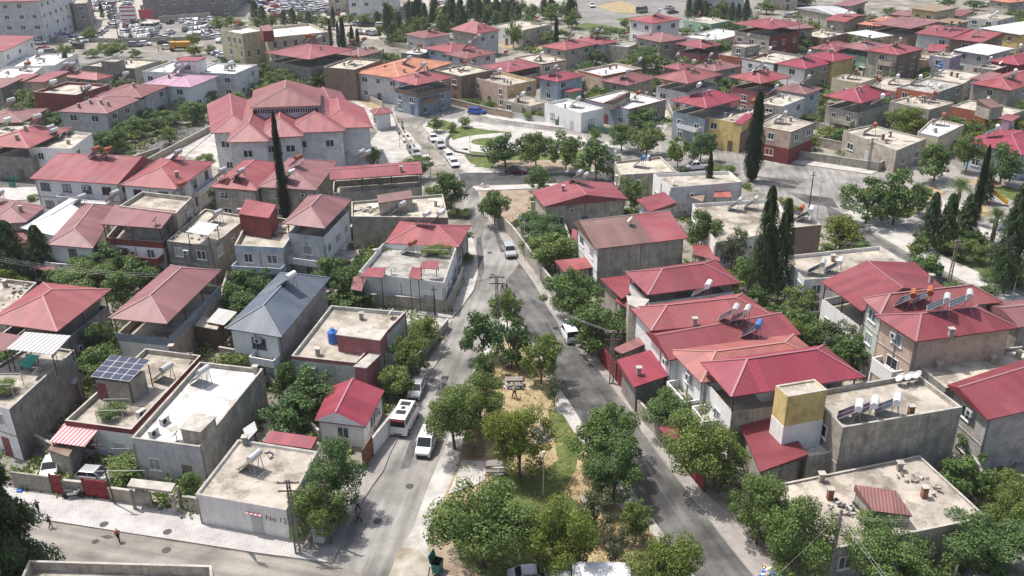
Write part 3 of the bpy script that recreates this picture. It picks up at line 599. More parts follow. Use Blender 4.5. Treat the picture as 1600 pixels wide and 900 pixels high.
house('tiny red roof under yellow', 'tiny red roof right of the butter yellow house', '1489,24 1502,27 1511,18 1496,14', 5, 'sb', 'C', 'r', rh=.3)
house('brown awning bungalow', 'long brown roof between the yellow and grey houses', '1462,32 1490,38 1512,34 1470,26', 5, 'sb', 'C', 'x', rh=.2)
house('brown hip behind white slate', 'brown hip roof on a white blue wall', '1205,139 1262,148 1284,138 1240,130', 6.2, 'hip', 'F', 'u', rh=1.0, side='L')
house('grey flat over junction trees', 'plain beige flat roof left of the ornate house', '1190,160 1221,167 1257,153 1216,145', 6, 'flat', 'E', deck='y', ph=.3, side='F', acc='h1212,150', floors=2)
# right-hand blocks below the plaza
house('white tower wall flat', 'beige roof behind a tall white garden wall near the small junction', '970,273 1057,268 1032,244 960,252', 4.4, 'flat', 'E', deck='y', ph=.4, k=0, acc='b1005,262 k1013,250')
house('L shaped beige flat', 'white west wall and beige roof beside parked pickup', '1048,293 1160,284 1140,267 1021,271', 5, 'flat', 'A', deck='b', ph=.5, side='W', k=0, win='L', acc='d1053,290')
house('big gable by vacant lot', 'long red gable roof next to the bare lot', '850,323 981,311 956,286 831,299', 4.4, 'gv', 'E', 'r', rh=1.3, k=0, acc='h905,286 h915,290 c880,298', ov=.4)
house('little ruby hip', 'small square ruby roof behind the brown and pink roof', '994,312 1015,331 1057,321 1037,304', 4.4, 'sb', 'A', 'd', rh=.5, k=0)
house('sunny flat with two heaters', 'broad beige flat roof among the tall conifers', '1118,379 1242,358 1214,310 1082,318', 4.6, 'flat', 'A', deck='b', ph=.5, side='W', k=0, acc='h1155,330 h1180,328 c1200,315', win='L')
house('tall taupe cube', 'taupe walled tower block with heater by the conifers', '1237,356 1284,351 1263,337 1221,343', 8, 'flat', 'B', deck='b', side='W', ph=.3, k=0, acc='o1250,344 w1265,347', blank='F', name='house')
house('half brown half pink roof house', 'tall beige house whose gable roof is half brown and half pink', '930,389 1076,372 1034,331 896,347', 7, 'gu', 'E', 'n', split=(.6, 'r'), rh=1.2, fr=.72, k=0, side='W', win='L', floors=2, acc='d985,352', blank='F')
house('glossy crimson hip house', 'pale grey house with a smooth crimson hip roof', '1012,461 1158,442 1117,405 976,425', 6.4, 'hip', 'A', 'd', rh=1.4, k=0, acc='w1105,466', opn=1.3, side='W')
house('dark lean-to under brown roof', 'low crimson lean-to between brown roof and crimson hip', '971,466 992,452 1003,427 937,434', 4.0, 'sl', 'C', 'd', rh=-.1, k=0, cat='shed', name='shed', blank='FRL')
house('little gate roof', 'small light red shed by the sidewalk trees', '882,425 929,417 918,404 867,409', 3.4, 'sb', 'C', 'r', rh=.2, k=0, cat='shed', name='shed', blank='FRL')
house('first of stepped red roofs', 'long pale red hip roof behind a small beige cabin', '1017,517 1216,497 1160,458 984,480', 6.6, 'hip', 'W', 'r', rh=1.3, k=0, win='L', acc='c1085,508')
house('second of stepped red roofs', 'darker long red roof with silver and blue tanks', '1046,563 1252,522 1200,486 1009,519', 6.0, 'gu', 'W', 'd', rh=.9, k=0, fr=.6, acc='h1147,505 h1165,507 b1183,530')
house('third of stepped red roofs', 'orange tinted hip roof with white porch', '1095,598 1300,570 1240,522 1046,547', 6.2, 'hip', 'W', 'o', rh=1.2, k=0, win='L', frm=WF)
house('magenta hip roof house', 'deep magenta hip roof over an open terrace with white balcony', '1142,620 1352,589 1286,539 1095,566', 7.8, 'hip', 'E', 'm', rh=1.7, opn=2.1, k=0, side='W', floors=2, roomy=True, win='L', blank='F')
house('chimney shed by sidewalk', 'crimson shed with steel flue behind red gates', '990,605 1047,586 1021,550 964,567', 3.6, 'sb', 'G', 'm', rh=.4, k=0, cat='shed', name='shed', blank='FL', acc='c998,585')
house('small tilted gate roof', 'narrow red roof above the sidewalk wall', '972,553 1017,534 1000,527 957,546', 3.6, 'sb', 'G', 'r', rh=.1, k=0, cat='shed', name='shed', blank='FRL')
house('yellow stair tower house', 'tall concrete block with yellow trim and three white tanks', '1317,668 1504,636 1432,583 1264,612', 7.2, 'flat', 'C', deck='b', ph=.5, k=0, side='C', acc='w1338,660 w1362,655 w1397,650 d1406,602 d1420,600 d1432,598 x1422,650', floors=2, blank='FR', band='C')
house('yellow stair tower', 'square yellow tower with beige cap', '1231,620 1293,609 1273,592 1212,602', 9.4, 'flat', 'Y', low=('W', 6.3), blank='F', deck='b', ph=.15, k=0, z0=0, cat='stair tower', name='stair_tower', floors=3)
house('white walled lower terrace', 'bright low terrace tucked under the yellow stair tower', '1262,713 1322,702 1300,660 1216,672', 3.9, 'flat', 'C', deck='h', ph=.4, k=0, blank='FRL')
house('scarlet porch roof', 'scarlet sloping porch left of the white walled lower terrace', '1188,737 1262,714 1216,650 1157,666', 4.2, 'sr', 'C', 'd', rh=.3, k=0, blank='FRL')
house('wide weathered flat roof', 'low weathered block with brown roof hut at bottom right', '1290,860 1543,808 1437,711 1195,760', 3.4, 'flat', 'C', deck='b', ph=.18, k=0, acc='c1283,752 c1405,735 x1296,780 x1443,777', side='C', band='C')
house('brown roof hut', 'small hut with brown pitched sheet on the wide weathered flat roof', '1364,798 1426,806 1398,774 1334,765', 4.5, 'sb', 'C', 'u', rh=.5, k=0, z0=3.1, cat='roof hut', name='roof_hut', blank='FRL', ov=.1)
house('right edge crimson barn', 'unplastered block house under a long crimson sheet roof', '1544,656 1705,618 1620,555 1480,601', 6.4, 'gu', 'Z', 'd', rh=.6, fr=.75, k=0, floors=2, win='L', blank='F')
house('creamy deck flat', 'bright creamy roof deck behind the yellow stair tower house', '1478,606 1660,570 1600,540 1424,562', 5.4, 'flat', 'G', deck='y', ph=.4, k=0, acc='c1465,578 c1550,568 c1590,560', blank='F')
house('peach apartment block', 'three storey peach house with glazed balcony and red roof', '1431,534 1592,512 1526,476 1366,492', 8.6, 'hip', 'S', 'd', rh=1.3, k=0, side='S', floors=3, win='L', blank='F', acc='h1475,490 h1510,484 c1485,525')
house('rear peach apartment', 'red roof with two pink heaters behind the peach apartment block', '1375,491 1568,472 1516,444 1346,466', 8.4, 'hip', 'M', 'r', rh=1.2, k=0, side='M', floors=3, win='L', blank='F', acc='o1423,482 o1449,478 c1454,440')
house('rust red gable loft house', 'large red gable over open loft next to the long flat', '1347,486 1478,452 1430,410 1283,440', 6.4, 'gv', 'W', 'd', rh=1.6, k=0, opn=2.2, fr=.45, win='L', ov=.3)
house('long flat by park road', 'long beige flat roof with low parapet beside the park road', '1257,437 1440,423 1375,384 1224,400', 5.2, 'flat', 'F', deck='b', ph=.45, k=0, side='F', acc='h1283,431 w1310,428 c1301,408', win='L')
house('maroon roof right edge', 'dark maroon roof beyond the peach apartments', '1592,511 1690,500 1630,465 1530,475', 7.6, 'gu', 'C', 'p', rh=.9, k=0)
# the school with the stepped red roofs
def wing(s, e, q, z, kd, rh, **kw): return house(s, e, q, z, kd, 'F', 'r', rh=rh, k=.3, cat='school wing', name='school_wing', floors=2, far=False, ov=.6, **kw)
wing('raised hall of stepped school', 'topmost red roof with a strip of clerestory windows', '393,168 502,165 500,139 394,141', 11.2, 'hv', 2.0)
for i in range(9): window(HOUSES[-1]['root'], Z(HOUSES[-1]['wq'][0], 0), Z(HOUSES[-1]['wq'][1], 0), (i + .5) / 9, 10.3, 1.8, .9)
wing('west front school wing', 'second wing from the left, red hip roof', '359,222 421,221 440,165 375,160', 8, 'hv', 2.2)
wing('central school wing', 'wide hipped wing below the raised hall', '405,215 474,213 482,160 402,160', 8, 'hv', 2.3)
wing('east front school wing', 'third front wing, next to the corner wing', '445,208 540,205 545,158 450,158', 8, 'hv', 2.3)
wing('east corner school wing', 'rightmost low red hip of the stepped school', '490,200 586,199 566,169 485,168', 8, 'hv', 2)
wing('west rear school wing', 'leftmost red hip of the stepped school', '333,207 405,206 398,160 320,163', 8, 'hv', 2.0)
wing('north east school wing', 'back right wing of the stepped school', '490,172 552,172 530,144 470,142', 8, 'hip', 1.8)
house('school gate lodge', 'tiny white lodge with red roof by the school entrance', '578,173 584,179 613,176 607,169', 3.6, 'hip', 'W', 'r', rh=.8, far=False, cat='lodge', name='gate_lodge')
house('hip behind the cypress', 'red hipped roof on a beige house, left of the dark cypress', '327,292 401,298 441,255 382,250', 5.8, 'hip', 'E', 'r', rh=1.5, k=0, acc='h350,282 h379,283')
house('hip with orange tank', 'faded red hip roof right of the dark cypress', '400,292 494,297 528,252 451,247', 5.8, 'hip', 'E', 'p', rh=1.5, k=0, acc='o468,262 w457,285')
house('raised red canopy block', 'long red roof raised on posts over a concrete terrace', '515,281 660,271 656,252 517,261', 7, 'gu', 'C', 'r', rh=.6, opn=2.3, k=0, acc='h566,253 h576,254 c627,268', ov=.2, blank='F')
house('cramped red roof at left', 'broad low red roof at the left edge above the white hip', '-30,352 40,347 72,322 0,309', 4.8, 'hip', 'C', 'r', rh=1.1, k=0, acc='h3,318 c33,330', side='Q')
house('white gabled red roof top left', 'pale two storey gable beside the parking wall', '-35,79 14,82 31,60 -10,56', 7.5, 'sl', 'W', 'r', rh=.6, floors=2)
house('whitewashed low roofs', 'row of low white roofs below the highway', '28,101 92,104 103,85 42,83', 3.8, 'flat', 'W', deck='h', ph=.3, acc='w66,92')
house('grey courtyard flat left', 'low flat roof at the left edge with dusty deck', '-12,123 50,119 61,106 2,105', 4, 'flat', 'W', deck='h', ph=.3)
house('small shed roof by courtyard', 'small pitched red roof', '20,125 39,128 50,118 33,115', 5, 'sb', 'E', 'r', rh=.2)
house('pink roof far left edge', 'red roof cut by the left edge above the dark red cube', '-22,136 5,138 18,128 -10,121', 5, 'sb', 'G', 'p', rh=.3)
house('long brown-red roof at left', 'low brownish roof below the dark red cube', '-25,192 34,191 68,173 0,167', 5.2, 'hip', 'B', 'u', rh=1.0, acc='')
house('dusty deck at left edge', 'beige flat roof at the left edge', '-40,216 9,216 49,194 -8,188', 5, 'flat', 'C', deck='y', ph=.5)
# far blocks at the top
house('grey four storey apartment', 'pale grey apartment block with white bands at the top left', '-40,1 69,3 88,-14 -20,-16', 13.2, 'hip', 'A', 'r', rh=1.6, floors=4, cat='apartment building', name='apartment_building', side='F', win='FR', ov=.5)
house('beige flats by parked rows', 'pale block with red awning behind the top left car park', '80,6 116,6 112,-8 82,-8', 9, 'flat', 'E', deck='b', cat='apartment building', name='apartment_building', floors=3)
house('second beige block top left', 'grey sided block right of the beige flats', '118,5 140,5 134,-9 116,-9', 9, 'flat', 'G', deck='b', cat='apartment building', name='apartment_building', floors=3)
house('red roofed kiosk', 'small kiosk with red roof by the parked rows', '83,23 103,24 108,18 86,15', 3.4, 'hip', 'A', 'r', rh=.6, cat='kiosk', name='kiosk')
hT = house('dark glass office', 'long dark glass fronted hall with pale columns', '243,-26 366,-26 366,-44 244,-44', 12, 'flat', 'U', deck='g', floors=3, cat='office building', name='office_building', win='F')
house('white towers top centre', 'tall pale apartment slab at the top edge', '513,-34 543,-34 540,-46 515,-46', 13, 'flat', 'E', deck='b', floors=4, cat='apartment building', name='apartment_building')
house('right white tower', 'pale apartment slab next to the conifer belt', '548,-34 620,-34 615,-48 550,-48', 14, 'flat', 'F', deck='b', floors=4, cat='apartment building', name='apartment_building')
house('unfinished concrete frame', 'grey building shell with open bays at the top', '1078,-12 1165,-10 1160,-24 1085,-24', 8, 'flat', 'A', deck='b', floors=3, cat='building shell', name='building_shell')
house('pale flats behind conifers', 'beige apartment block right of the concrete frame', '1200,-26 1250,-22 1250,-38 1200,-38', 9, 'flat', 'E', deck='b', floors=4, cat='apartment building', name='apartment_building')
HS = {h['short']: h for h in HOUSES}

def balcony(short, side, z, depth, band, u0=0.0, u1=1.0, rail=.9):
    h = HS[short]; i = 'FRBL'.index(side); A, B = Z(h['wq'][i], 0), Z(h['wq'][(i + 1) % 4], 0); n = Vector((B.y - A.y, A.x - B.x, 0)).normalized(); A, B = A.lerp(B, u0), A.lerp(B, u1)
    b = MB(); P = [A + n * .02, A + n * depth, B + n * depth, B + n * .02]; b.prism([tuple(p) for p in P], z - .15, z, 0)
    for p, q_ in ((P[0], P[1]), (P[1], P[2]), (P[2], P[3])):
        m_ = Vector((q_.y - p.y, p.x - q_.x, 0)).normalized() * .06; b.prism([tuple(p - m_), tuple(p + m_), tuple(q_ + m_), tuple(q_ - m_)], z + .003, z + rail, 1)
    b.build('balcony', [CONC, wallmat(band)], h['root'])
    for p in (P[1], P[2]): b = MB(); p = p - n * .15; b.box((p.x, p.y, (z - .15) / 2), (.25, .25, z - .16)); b.build('pillar', wallmat(band), h['root'])
balcony('blue balcony house', 'F', 2.6, 1.6, 'L'); balcony('dusty pink hip roof house', 'F', 3.0, 1.5, 'F', .05, .95); balcony('red parapet terrace house', 'F', 2.7, 1.8, 'D', .45, .98); balcony('long rose hip roof house', 'F', 2.3, 1.8, 'W')
balcony('magenta hip roof house', 'L', 2.7, 1.5, 'W', .1, .6); balcony('third of stepped red roofs', 'L', 2.7, 1.4, 'W', .2, .9); balcony('peach apartment block', 'L', 2.9, 1.2, 'W', .2, .8, 1.6); balcony('pale blue corner house', 'F', 3.0, 1.2, 'F', .3, .9); balcony('street corner open loft house', 'R', 2.9, .9, 'B', .1, .6)
balcony('long crimson roof apartment row', 'F', 2.9, 1.3, 'F', .3, .6); balcony('slate blue roof house', 'F', 2.9, 1.2, 'W', .45, .95); balcony('stone balcony three storey', 'F', 5.2, 1.2, 'S', .5, .95); balcony('cream and maroon tower house', 'F', 3.2, 1.3, 'D', .1, .6); balcony('ornate arch window house', 'F', 2.6, 1.2, 'E', .3, .9); balcony('square red hip house', 'R', 2.9, 1.0, 'F', .4, .95)
# ---------------------------------------------------------------- ground, streets, pavements
def ground_mat(name, c0, c1, scale=.25, bump=.1, extra=None, streakdir=None, fine=7, lo=.35, hi=.65):
    m, t, p = newmat(name)
    a = mapcol(t, noise(t, scale, 7, rough=.62), lo, hi, c0, c1)
    b = mapcol(t, noise(t, fine, 3), .3, .7, (.88, .88, .88), (1.08, 1.08, 1.08)); a = mul(t, a, b).outputs[0]
    if streakdir is not None:
        g = N(t, 'NewGeometry'); mp = N(t, 'Mapping', vector_type='TEXTURE'); mp.inputs['Rotation'].default_value = (0, 0, streakdir); mp.inputs['Scale'].default_value = (1, 14, 1)
        t.links.new(g.outputs['Position'], mp.inputs[0]); n = N(t, 'TexNoise'); n.inputs['Scale'].default_value = 1.3; n.inputs['Detail'].default_value = 5; t.links.new(mp.outputs[0], n.inputs['Vector'])
        b = mapcol(t, n.outputs['Fac'], .35, .62, (.74, .74, .75), (1.10, 1.09, 1.08)); a = mul(t, a, b).outputs[0]
    if extra:
        b = mapcol(t, noise(t, extra[0], 6, rough=.7), extra[1], extra[1] + .06, (0, 0, 0), (1, 1, 1)); mm = mul(t, a, extra[2], 0, 'MIX'); t.links.new(b, mm.inputs[0]); a = mm.outputs[0]
    t.links.new(a, p.inputs['Base Color']); p.inputs['Roughness'].default_value = .9; p.inputs['Specular IOR Level'].default_value = .2
    if bump:
        bp = N(t, 'Bump'); bp.inputs['Strength'].default_value = bump; bp.inputs['Distance'].default_value = .04; t.links.new(noise(t, 5, 5), bp.inputs['Height']); t.links.new(bp.outputs[0], p.inputs['Normal'])
    return m
def paver_mat(name, c, ang=0.35, sz=.35):
    m, t, p = newmat(name); g = N(t, 'NewGeometry'); mp = N(t, 'Mapping'); mp.inputs['Rotation'].default_value = (0, 0, ang); t.links.new(g.outputs['Position'], mp.inputs[0])
    b = N(t, 'TexBrick'); t.links.new(mp.outputs[0], b.inputs[0]); b.inputs['Scale'].default_value = 1; b.inputs['Brick Width'].default_value = sz * 1.6; b.inputs['Row Height'].default_value = sz; b.inputs['Mortar Size'].default_value = .03; b.inputs['Bias'].default_value = 0
    b.inputs['Color1'].default_value = (*c, 1); b.inputs['Color2'].default_value = (*[x * .88 for x in c], 1); b.inputs['Mortar'].default_value = (*[x * .72 for x in c], 1)
    a = mapcol(t, noise(t, .5, 6, rough=.7), .3, .6, (.72, .71, .70), (1.05, 1.05, 1.05)); t.links.new(mul(t, b.outputs[0], a).outputs[0], p.inputs['Base Color']); p.inputs['Roughness'].default_value = .9; return m
GM = ground_mat('dusty_yard_ground', (.13, .118, .10), (.33, .305, .265), .16, extra=(.35, .56, (.085, .085, .05)))
AS = ground_mat('worn_dusty_asphalt', (.15, .143, .132), (.30, .288, .268), .13, streakdir=-.15, lo=.36, hi=.58)
AS2 = ground_mat('darker_asphalt', (.065, .064, .063), (.165, .16, .152), .2, streakdir=.27, lo=.4, hi=.62)
AS3 = ground_mat('street_asphalt', (.17, .165, .155), (.27, .26, .24), .1, streakdir=1.5)
AS4 = ground_mat('lower_street_asphalt', (.19, .175, .155), (.30, .28, .25), .3, streakdir=-1.83)
ASD = ground_mat('fresh_asphalt', (.045, .045, .045), (.10, .10, .10), .4)
PAV = paver_mat('grey_pavers', (.50, .48, .465), .22, .2); PAV2 = paver_mat('pink_grey_pavers', (.34, .315, .295), -.95, .22)
CON = ground_mat('concrete_paving', (.30, .285, .26), (.50, .48, .445), .5); CON2 = ground_mat('bright_concrete', (.36, .345, .32), (.49, .47, .44), .6)
DRY = ground_mat('dry_grass', (.23, .175, .10), (.40, .32, .19), .9, extra=(.5, .60, (.20, .13, .07))); GRN = ground_mat('green_turf', (.055, .085, .022), (.13, .155, .05), .8, extra=(.6, .6, (.28, .21, .10)))
DRT = ground_mat('bare_soil_or_shade', (.22, .17, .12), (.36, .29, .22), .5); LOT = ground_mat('gravel_lot', (.30, .275, .24), (.42, .39, .35), .2)
KRB = dirty((.50, .48, .45), .25, 'kerb_stone', 1.2, False)
def struct(o, kind='structure'): o['kind'] = kind; return o
def sheet_poly(name, s, z, mat, closed=True):
    P = pts(s); m = MB(); m.poly([Z(p, z) for p in P]); me = m.mesh(name, mat)
    if me.polygons[0].normal.z < 0: me.flip_normals()
    return struct(link(name, me))
def slab(name, s, mat, z1=.13, kerb=True, z0=0.0):
    P = pts(s); m = MB(); m.prism([tuple(p) for p in P], z0, z1, 1, top=0); me = m.mesh(name, [mat, KRB])
    return struct(link(name, me))
def ribbon(name, s, wd, z0, z1, mat, kind='structure'):
    P = pts(s); m = MB()
    for a, b in zip(P, P[1:]):
        d = (b - a).normalized(); n = Vector((-d.y, d.x, 0)) * wd / 2; m.prism([tuple(a + n), tuple(a - n), tuple(b - n), tuple(b + n)], z0, z1, 0)
    o = link(name, m.mesh(name, mat)); 
    if kind: struct(o, kind)
    return o
g = MB(); g.poly([(-900, -60, 0), (900, -60, 0), (900, 1500, 0), (-900, 1500, 0)]); struct(link('ground', g.mesh('ground', GM)))
sheet_poly('road', '505,960 505,900 520,880 535,845 556,800 585,755 600,735 612,705 640,650 663,600 690,555 700,520 706,500 725,480 742,455 749,430 748,400 742,375 734,345 722,312 712,285 700,262 682,235 655,205 632,190 612,178 585,158 545,146 528,138 580,142 640,158 690,165 770,187 850,197 940,206 1040,214 1112,230 1200,252 1362,274 1395,262 1440,250 1470,246 1500,262 1440,285 1330,300 1318,335 1342,353 1412,395 1480,430 1640,515 1640,535 1460,442 1375,386 1290,362 1240,330 1200,304 1150,290 1060,268 1000,262 950,262 930,285 745,290 752,325 770,355 790,378 808,410 832,440 835,500 775,520 757,540 735,590 715,640 699,687 665,767 645,825 625,860 600,905 600,960', .012, AS)
sheet_poly('road', '774,470 790,440 812,412 832,436 855,480 875,511 897,538 950,598 987,646 1002,675 1040,726 1077,773 1117,826 1180,905 1215,960 1130,960 1090,905 1040,838 998,778 970,745 930,692 898,640 870,600 845,555 820,512 800,480', .024, AS2)
sheet_poly('road', '-100,795 50,812 187,834 305,852 400,867 490,880 520,884 560,895 620,930 620,990 -200,990', .018, AS4)
sheet_poly('road', '716,272 735,270 935,272 1000,277 1000,285 742,289 728,300', .02, ASD)
sheet_poly('road', '1318,335 1342,353 1412,395 1480,430 1640,515 1640,532 1460,442 1375,386 1300,355 1290,320', .02, AS2)
sheet_poly('road', '500,149 545,143 530,135 470,136 462,142', .02, AS3)
sheet_poly('road', '186,268 225,262 330,206 318,196 262,200', .02, AS2)
sheet_poly('road', '-40,272 60,279 60,288 52,294 -40,296', .02, AS2)
sheet_poly('road', '-60,78 160,84 330,88 420,92 420,99 250,98 140,96 -60,90', .02, AS3)
sheet_poly('road', '560,479 640,484 702,491 708,501 690,512 630,506 560,490', .02, CON)
sheet_poly('road', '884,0 905,30 900,44 960,52 1075,50 1100,30 1200,15 1290,-10 1000,-25 890,-25', .02, AS3)
sheet_poly('road', '1030,215 1056,180 1035,160 1010,170 1010,200 990,214', .02, CON)
sheet_poly('road', '1500,262 1640,298 1640,285 1520,255 1470,246', .022, AS3)
sheet_poly('car_park', '86,60 330,62 330,20 480,30 540,60 600,62 620,0 600,-30 60,-30', .008, LOT)
sheet_poly('car_park', '228,62 330,62 330,34 255,36', .016, AS3)
sheet_poly('car_park', '640,30 740,40 880,28 880,-10 640,-20', .01, LOT)
sheet_poly('concrete_forecourt', '540,150 595,165 640,208 660,232 620,255 572,262 572,230 590,206 560,165', .016, CON)
sheet_poly('school_yard', '282,240 335,205 362,220 420,236 520,232 575,236 575,262 470,262 340,262', .01, CON)
sheet_poly('vacant_lot', '745,297 835,297 850,325 820,350 775,352', .01, DRT)
sheet_poly('vacant_lot', '760,70 812,78 850,82 845,62 800,60', .01, DRY)
sheet_poly('dry_verge', '548,150 575,168 600,176 596,166 560,152', .02, DRY)
# pavements (raised, with kerb sides)
slab('pavement', '-100,745 40,767 135,777 240,792 312,802 380,818 447,838 470,862 520,881 490,877 400,865 305,850 187,832 50,810 -100,793', PAV)
slab('pavement', '447,839 480,790 525,742 575,722 594,690 618,648 637,612 688,540 697,520 706,501 699,522 689,557 662,602 639,652 611,707 599,737 584,757 555,802 534,847 520,880 470,861', PAV2)
slab('pavement', '703,468 716,448 722,420 716,388 728,352 740,378 746,402 747,430 740,454 723,479 706,498 560,485 562,478 690,488', CON)
slab('pavement', '832,440 812,412 790,380 771,356 753,326 746,296 760,316 778,345 800,375 818,402 836,428 858,458 880,490 910,530 937,563 975,611 1000,648 1036,692 1066,728 1097,769 1137,802 1208,884 1240,960 1217,960 1181,905 1118,826 1078,773 1041,726 1003,675 988,646 951,598 898,538 876,511 856,480', PAV2)
slab('pavement', '738,292 950,285 1000,286 1000,291 955,291 820,296 745,299', CON2)
slab('pavement', '660,156 700,166 770,186 850,197 940,206 1040,214 1040,210 940,201 855,191 770,181 712,166', CON2)
slab('pavement', '1112,229 1200,250 1362,273 1372,268 1362,264 1205,243 1116,221', CON2)
slab('pavement', '1318,334 1342,350 1412,392 1480,427 1640,510 1640,488 1500,410 1400,350 1345,322', CON2)
slab('pavement', '-40,295 55,293 62,300 58,312 -40,318', CON2)
slab('pavement', '280,252 332,209 330,204 226,262 232,266', CON)
# central park: pavement strip, dry grass, turf
slab('park_pavement', '775,500 757,541 735,592 715,642 700,688 666,768 646,826 626,861 660,880 700,905 1020,960 1128,960 1088,905 1038,838 996,778 968,746 928,693 896,641 868,601 843,556 818,513 800,490', CON, .12)
def over(name, s, mat, z): o = sheet_poly(name, s, z, mat); return o
over('dry_grass', '780,535 762,560 748,600 742,640 733,675 720,715 700,765 676,815 672,850 720,900 1000,960 1110,960 1075,900 1020,835 975,775 945,740 905,690 872,650 860,600 838,560 812,530', DRY, .135)
over('green_turf', '855,640 880,650 905,690 900,735 880,770 920,800 935,850 850,840 790,800 765,770 770,738 840,745 872,720', GRN, .15)
over('green_turf', '690,790 760,790 850,850 900,900 800,930 720,880 700,830', GRN, .15)
over('bare_soil_or_shade', '672,818 690,800 720,850 745,905 700,900 668,862', DRT, .147)
over('bare_soil_or_shade', '728,665 752,660 760,715 735,722 718,722', ground_mat('brown_tree_shade', (.17, .115, .07), (.27, .19, .115), .7), .15)  # the rounded tree's shade on the dry grass, painted as a brown patch
slab('concrete_pad', '722,722 761,724 758,752 745,760 700,775 712,748', CON2, .24, z0=.1)
slab('concrete_pad', '762,728 788,728 797,742 768,748', CON, .2, z0=.1)
slab('concrete_pad', '834,672 852,668 866,680 862,690 845,696 830,694', CON2, .2, z0=.1)
slab('concrete_pad', '785,598 800,594 820,598 820,608 795,612 784,606', CON, .2, z0=.1)
slab('concrete_pad', '968,748 985,765 995,785 975,800 958,785', CON, .2, z0=.1)
slab('concrete_pad', '905,775 935,785 940,805 915,800', CON2, .2, z0=.1)
sheet_poly('muddy_wash', '607,905 622,862 628,856 655,862 672,880 668,905 640,930 600,930', .14, ground_mat('muddy_wash', (.22, .19, .13), (.42, .39, .34), .5))
# round park by the upper junction
slab('park_island', '660,197 674,185 720,187 762,194 850,204 900,212 960,224 985,236 950,252 938,270 730,271 718,264', CON, .13)
over('green_turf', '700,206 720,198 762,204 850,212 900,217 930,226 930,248 905,262 760,264 735,256 712,228', GRN, .145)
over('bare_soil_or_shade', '770,262 780,252 930,250 930,266 800,268', DRT, .16)
E_ = [(815 + 112 * math.cos(a), 225.5 + 17 * math.sin(a)) for a in [2 * math.pi * i / 40 for i in range(40)]]
slab('round_plaza', ' '.join('%.1f,%.1f' % e for e in E_), CON2, .2, z0=.1)
E2 = [(762 + 26 * math.cos(a), 223 + 6 * math.sin(a)) for a in [2 * math.pi * i / 24 for i in range(24)]]
over('green_turf', ' '.join('%.1f,%.1f' % e for e in E2), GRN, .215)
slab('concrete_pad', '706,236 730,233 736,243 712,245', CON2, .2, z0=.1)
# right-hand park
slab('park_island', '1345,322 1400,350 1500,410 1640,486 1640,300 1540,270 1445,262 1395,285 1330,302', PAV2, .14)
over('green_turf', '1395,318 1440,330 1420,342 1382,335', GRN, .155); over('green_turf', '1440,375 1500,355 1560,375 1640,430 1640,470 1560,440 1480,405', GRN, .155)
over('green_turf', '1540,345 1610,330 1640,340 1640,370 1580,365', GRN, .155); over('green_turf', '1545,285 1640,310 1640,318 1590,316 1530,300', GRN, .155)
over('dry_grass', '1405,300 1460,290 1480,305 1440,318', DRY, .155); over('dry_grass', '1512,282 1552,280 1572,292 1530,298', DRY, .16); over('dry_grass', '1510,325 1545,322 1550,340 1515,340', DRY, .157)
sheet_poly('path', '1470,312 1530,330 1520,345 1600,400 1590,405 1500,350 1465,330', .17, CON2); sheet_poly('path', '1440,262 1475,270 1500,300 1470,300', .17, CON)
slab('roundabout_island', '962,30 1010,24 1040,30 1020,38 975,36', GRN, .15); slab('verge', '890,44 915,36 960,42 985,50 940,52', GRN, .14); slab('verge', '930,10 970,2 1010,14 1000,22 960,20', DRY, .14)
ribbon('kerb', '704,213 698,220 699,229 712,239 740,245 780,247', .5, .1, .45, plain('dark_boulders', (.08, .08, .08), .9))
ribbon('road_line', '-60,91 140,97 250,99', .2, .02, .026, plain('road_paint', (.6, .6, .58), .7))
# stains and patches on the streets
st = ground_mat('tar_patch', (.06, .06, .06), (.11, .11, .105), 1.5)
for i, s in enumerate(['143,846 152,842 157,846 150,850 144,850', '156,838 170,836 180,840 168,843', '385,862 398,866 402,878 415,880 420,888 405,884', '0,0 0,0']):
    if i < 3: sheet_poly('asphalt_patch', s, .026 if i != 1 else .027, st)
sheet_poly('green_turf', '664,199 690,188 705,192 700,205', .15, GRN); sheet_poly('green_turf', '740,262 930,262 936,256 880,252 760,250', .15, GRN)
for i, (x, y) in enumerate([(590, 815), (640, 760), (700, 610), (770, 430), (765, 395), (905, 610), (960, 690), (1090, 850), (260, 860), (690, 240), (1250, 285), (1290, 320), (163, 821), (262, 833)]):
    g = G(x, y); sheet_poly('manhole_cover', ' '.join('%.2f,%.2f' % PX((g.x + .38 * math.cos(a), g.y + .38 * math.sin(a), 0)) for a in [.6 * k for k in range(10)]), .045 if i < 12 else .15, plain('cast_iron', (.05, .045, .04), .7))
for i, s_ in enumerate(['745,372 752,370 757,420 750,440 744,410', '768,350 774,352 790,392 782,395', '640,690 655,688 640,730 626,733', '690,590 702,588 690,620 680,618', '1230,300 1300,310 1310,325 1260,318', '1180,275 1240,282 1250,288 1195,285', '850,500 862,515 880,560 868,548', '930,600 950,620 990,690 970,668', '1010,720 1035,745 1060,800 1040,775', '800,200 860,207 855,210 805,205']):
    sheet_poly('asphalt_patch', s_, .033, AS2 if i < 6 or i > 8 else ASD)
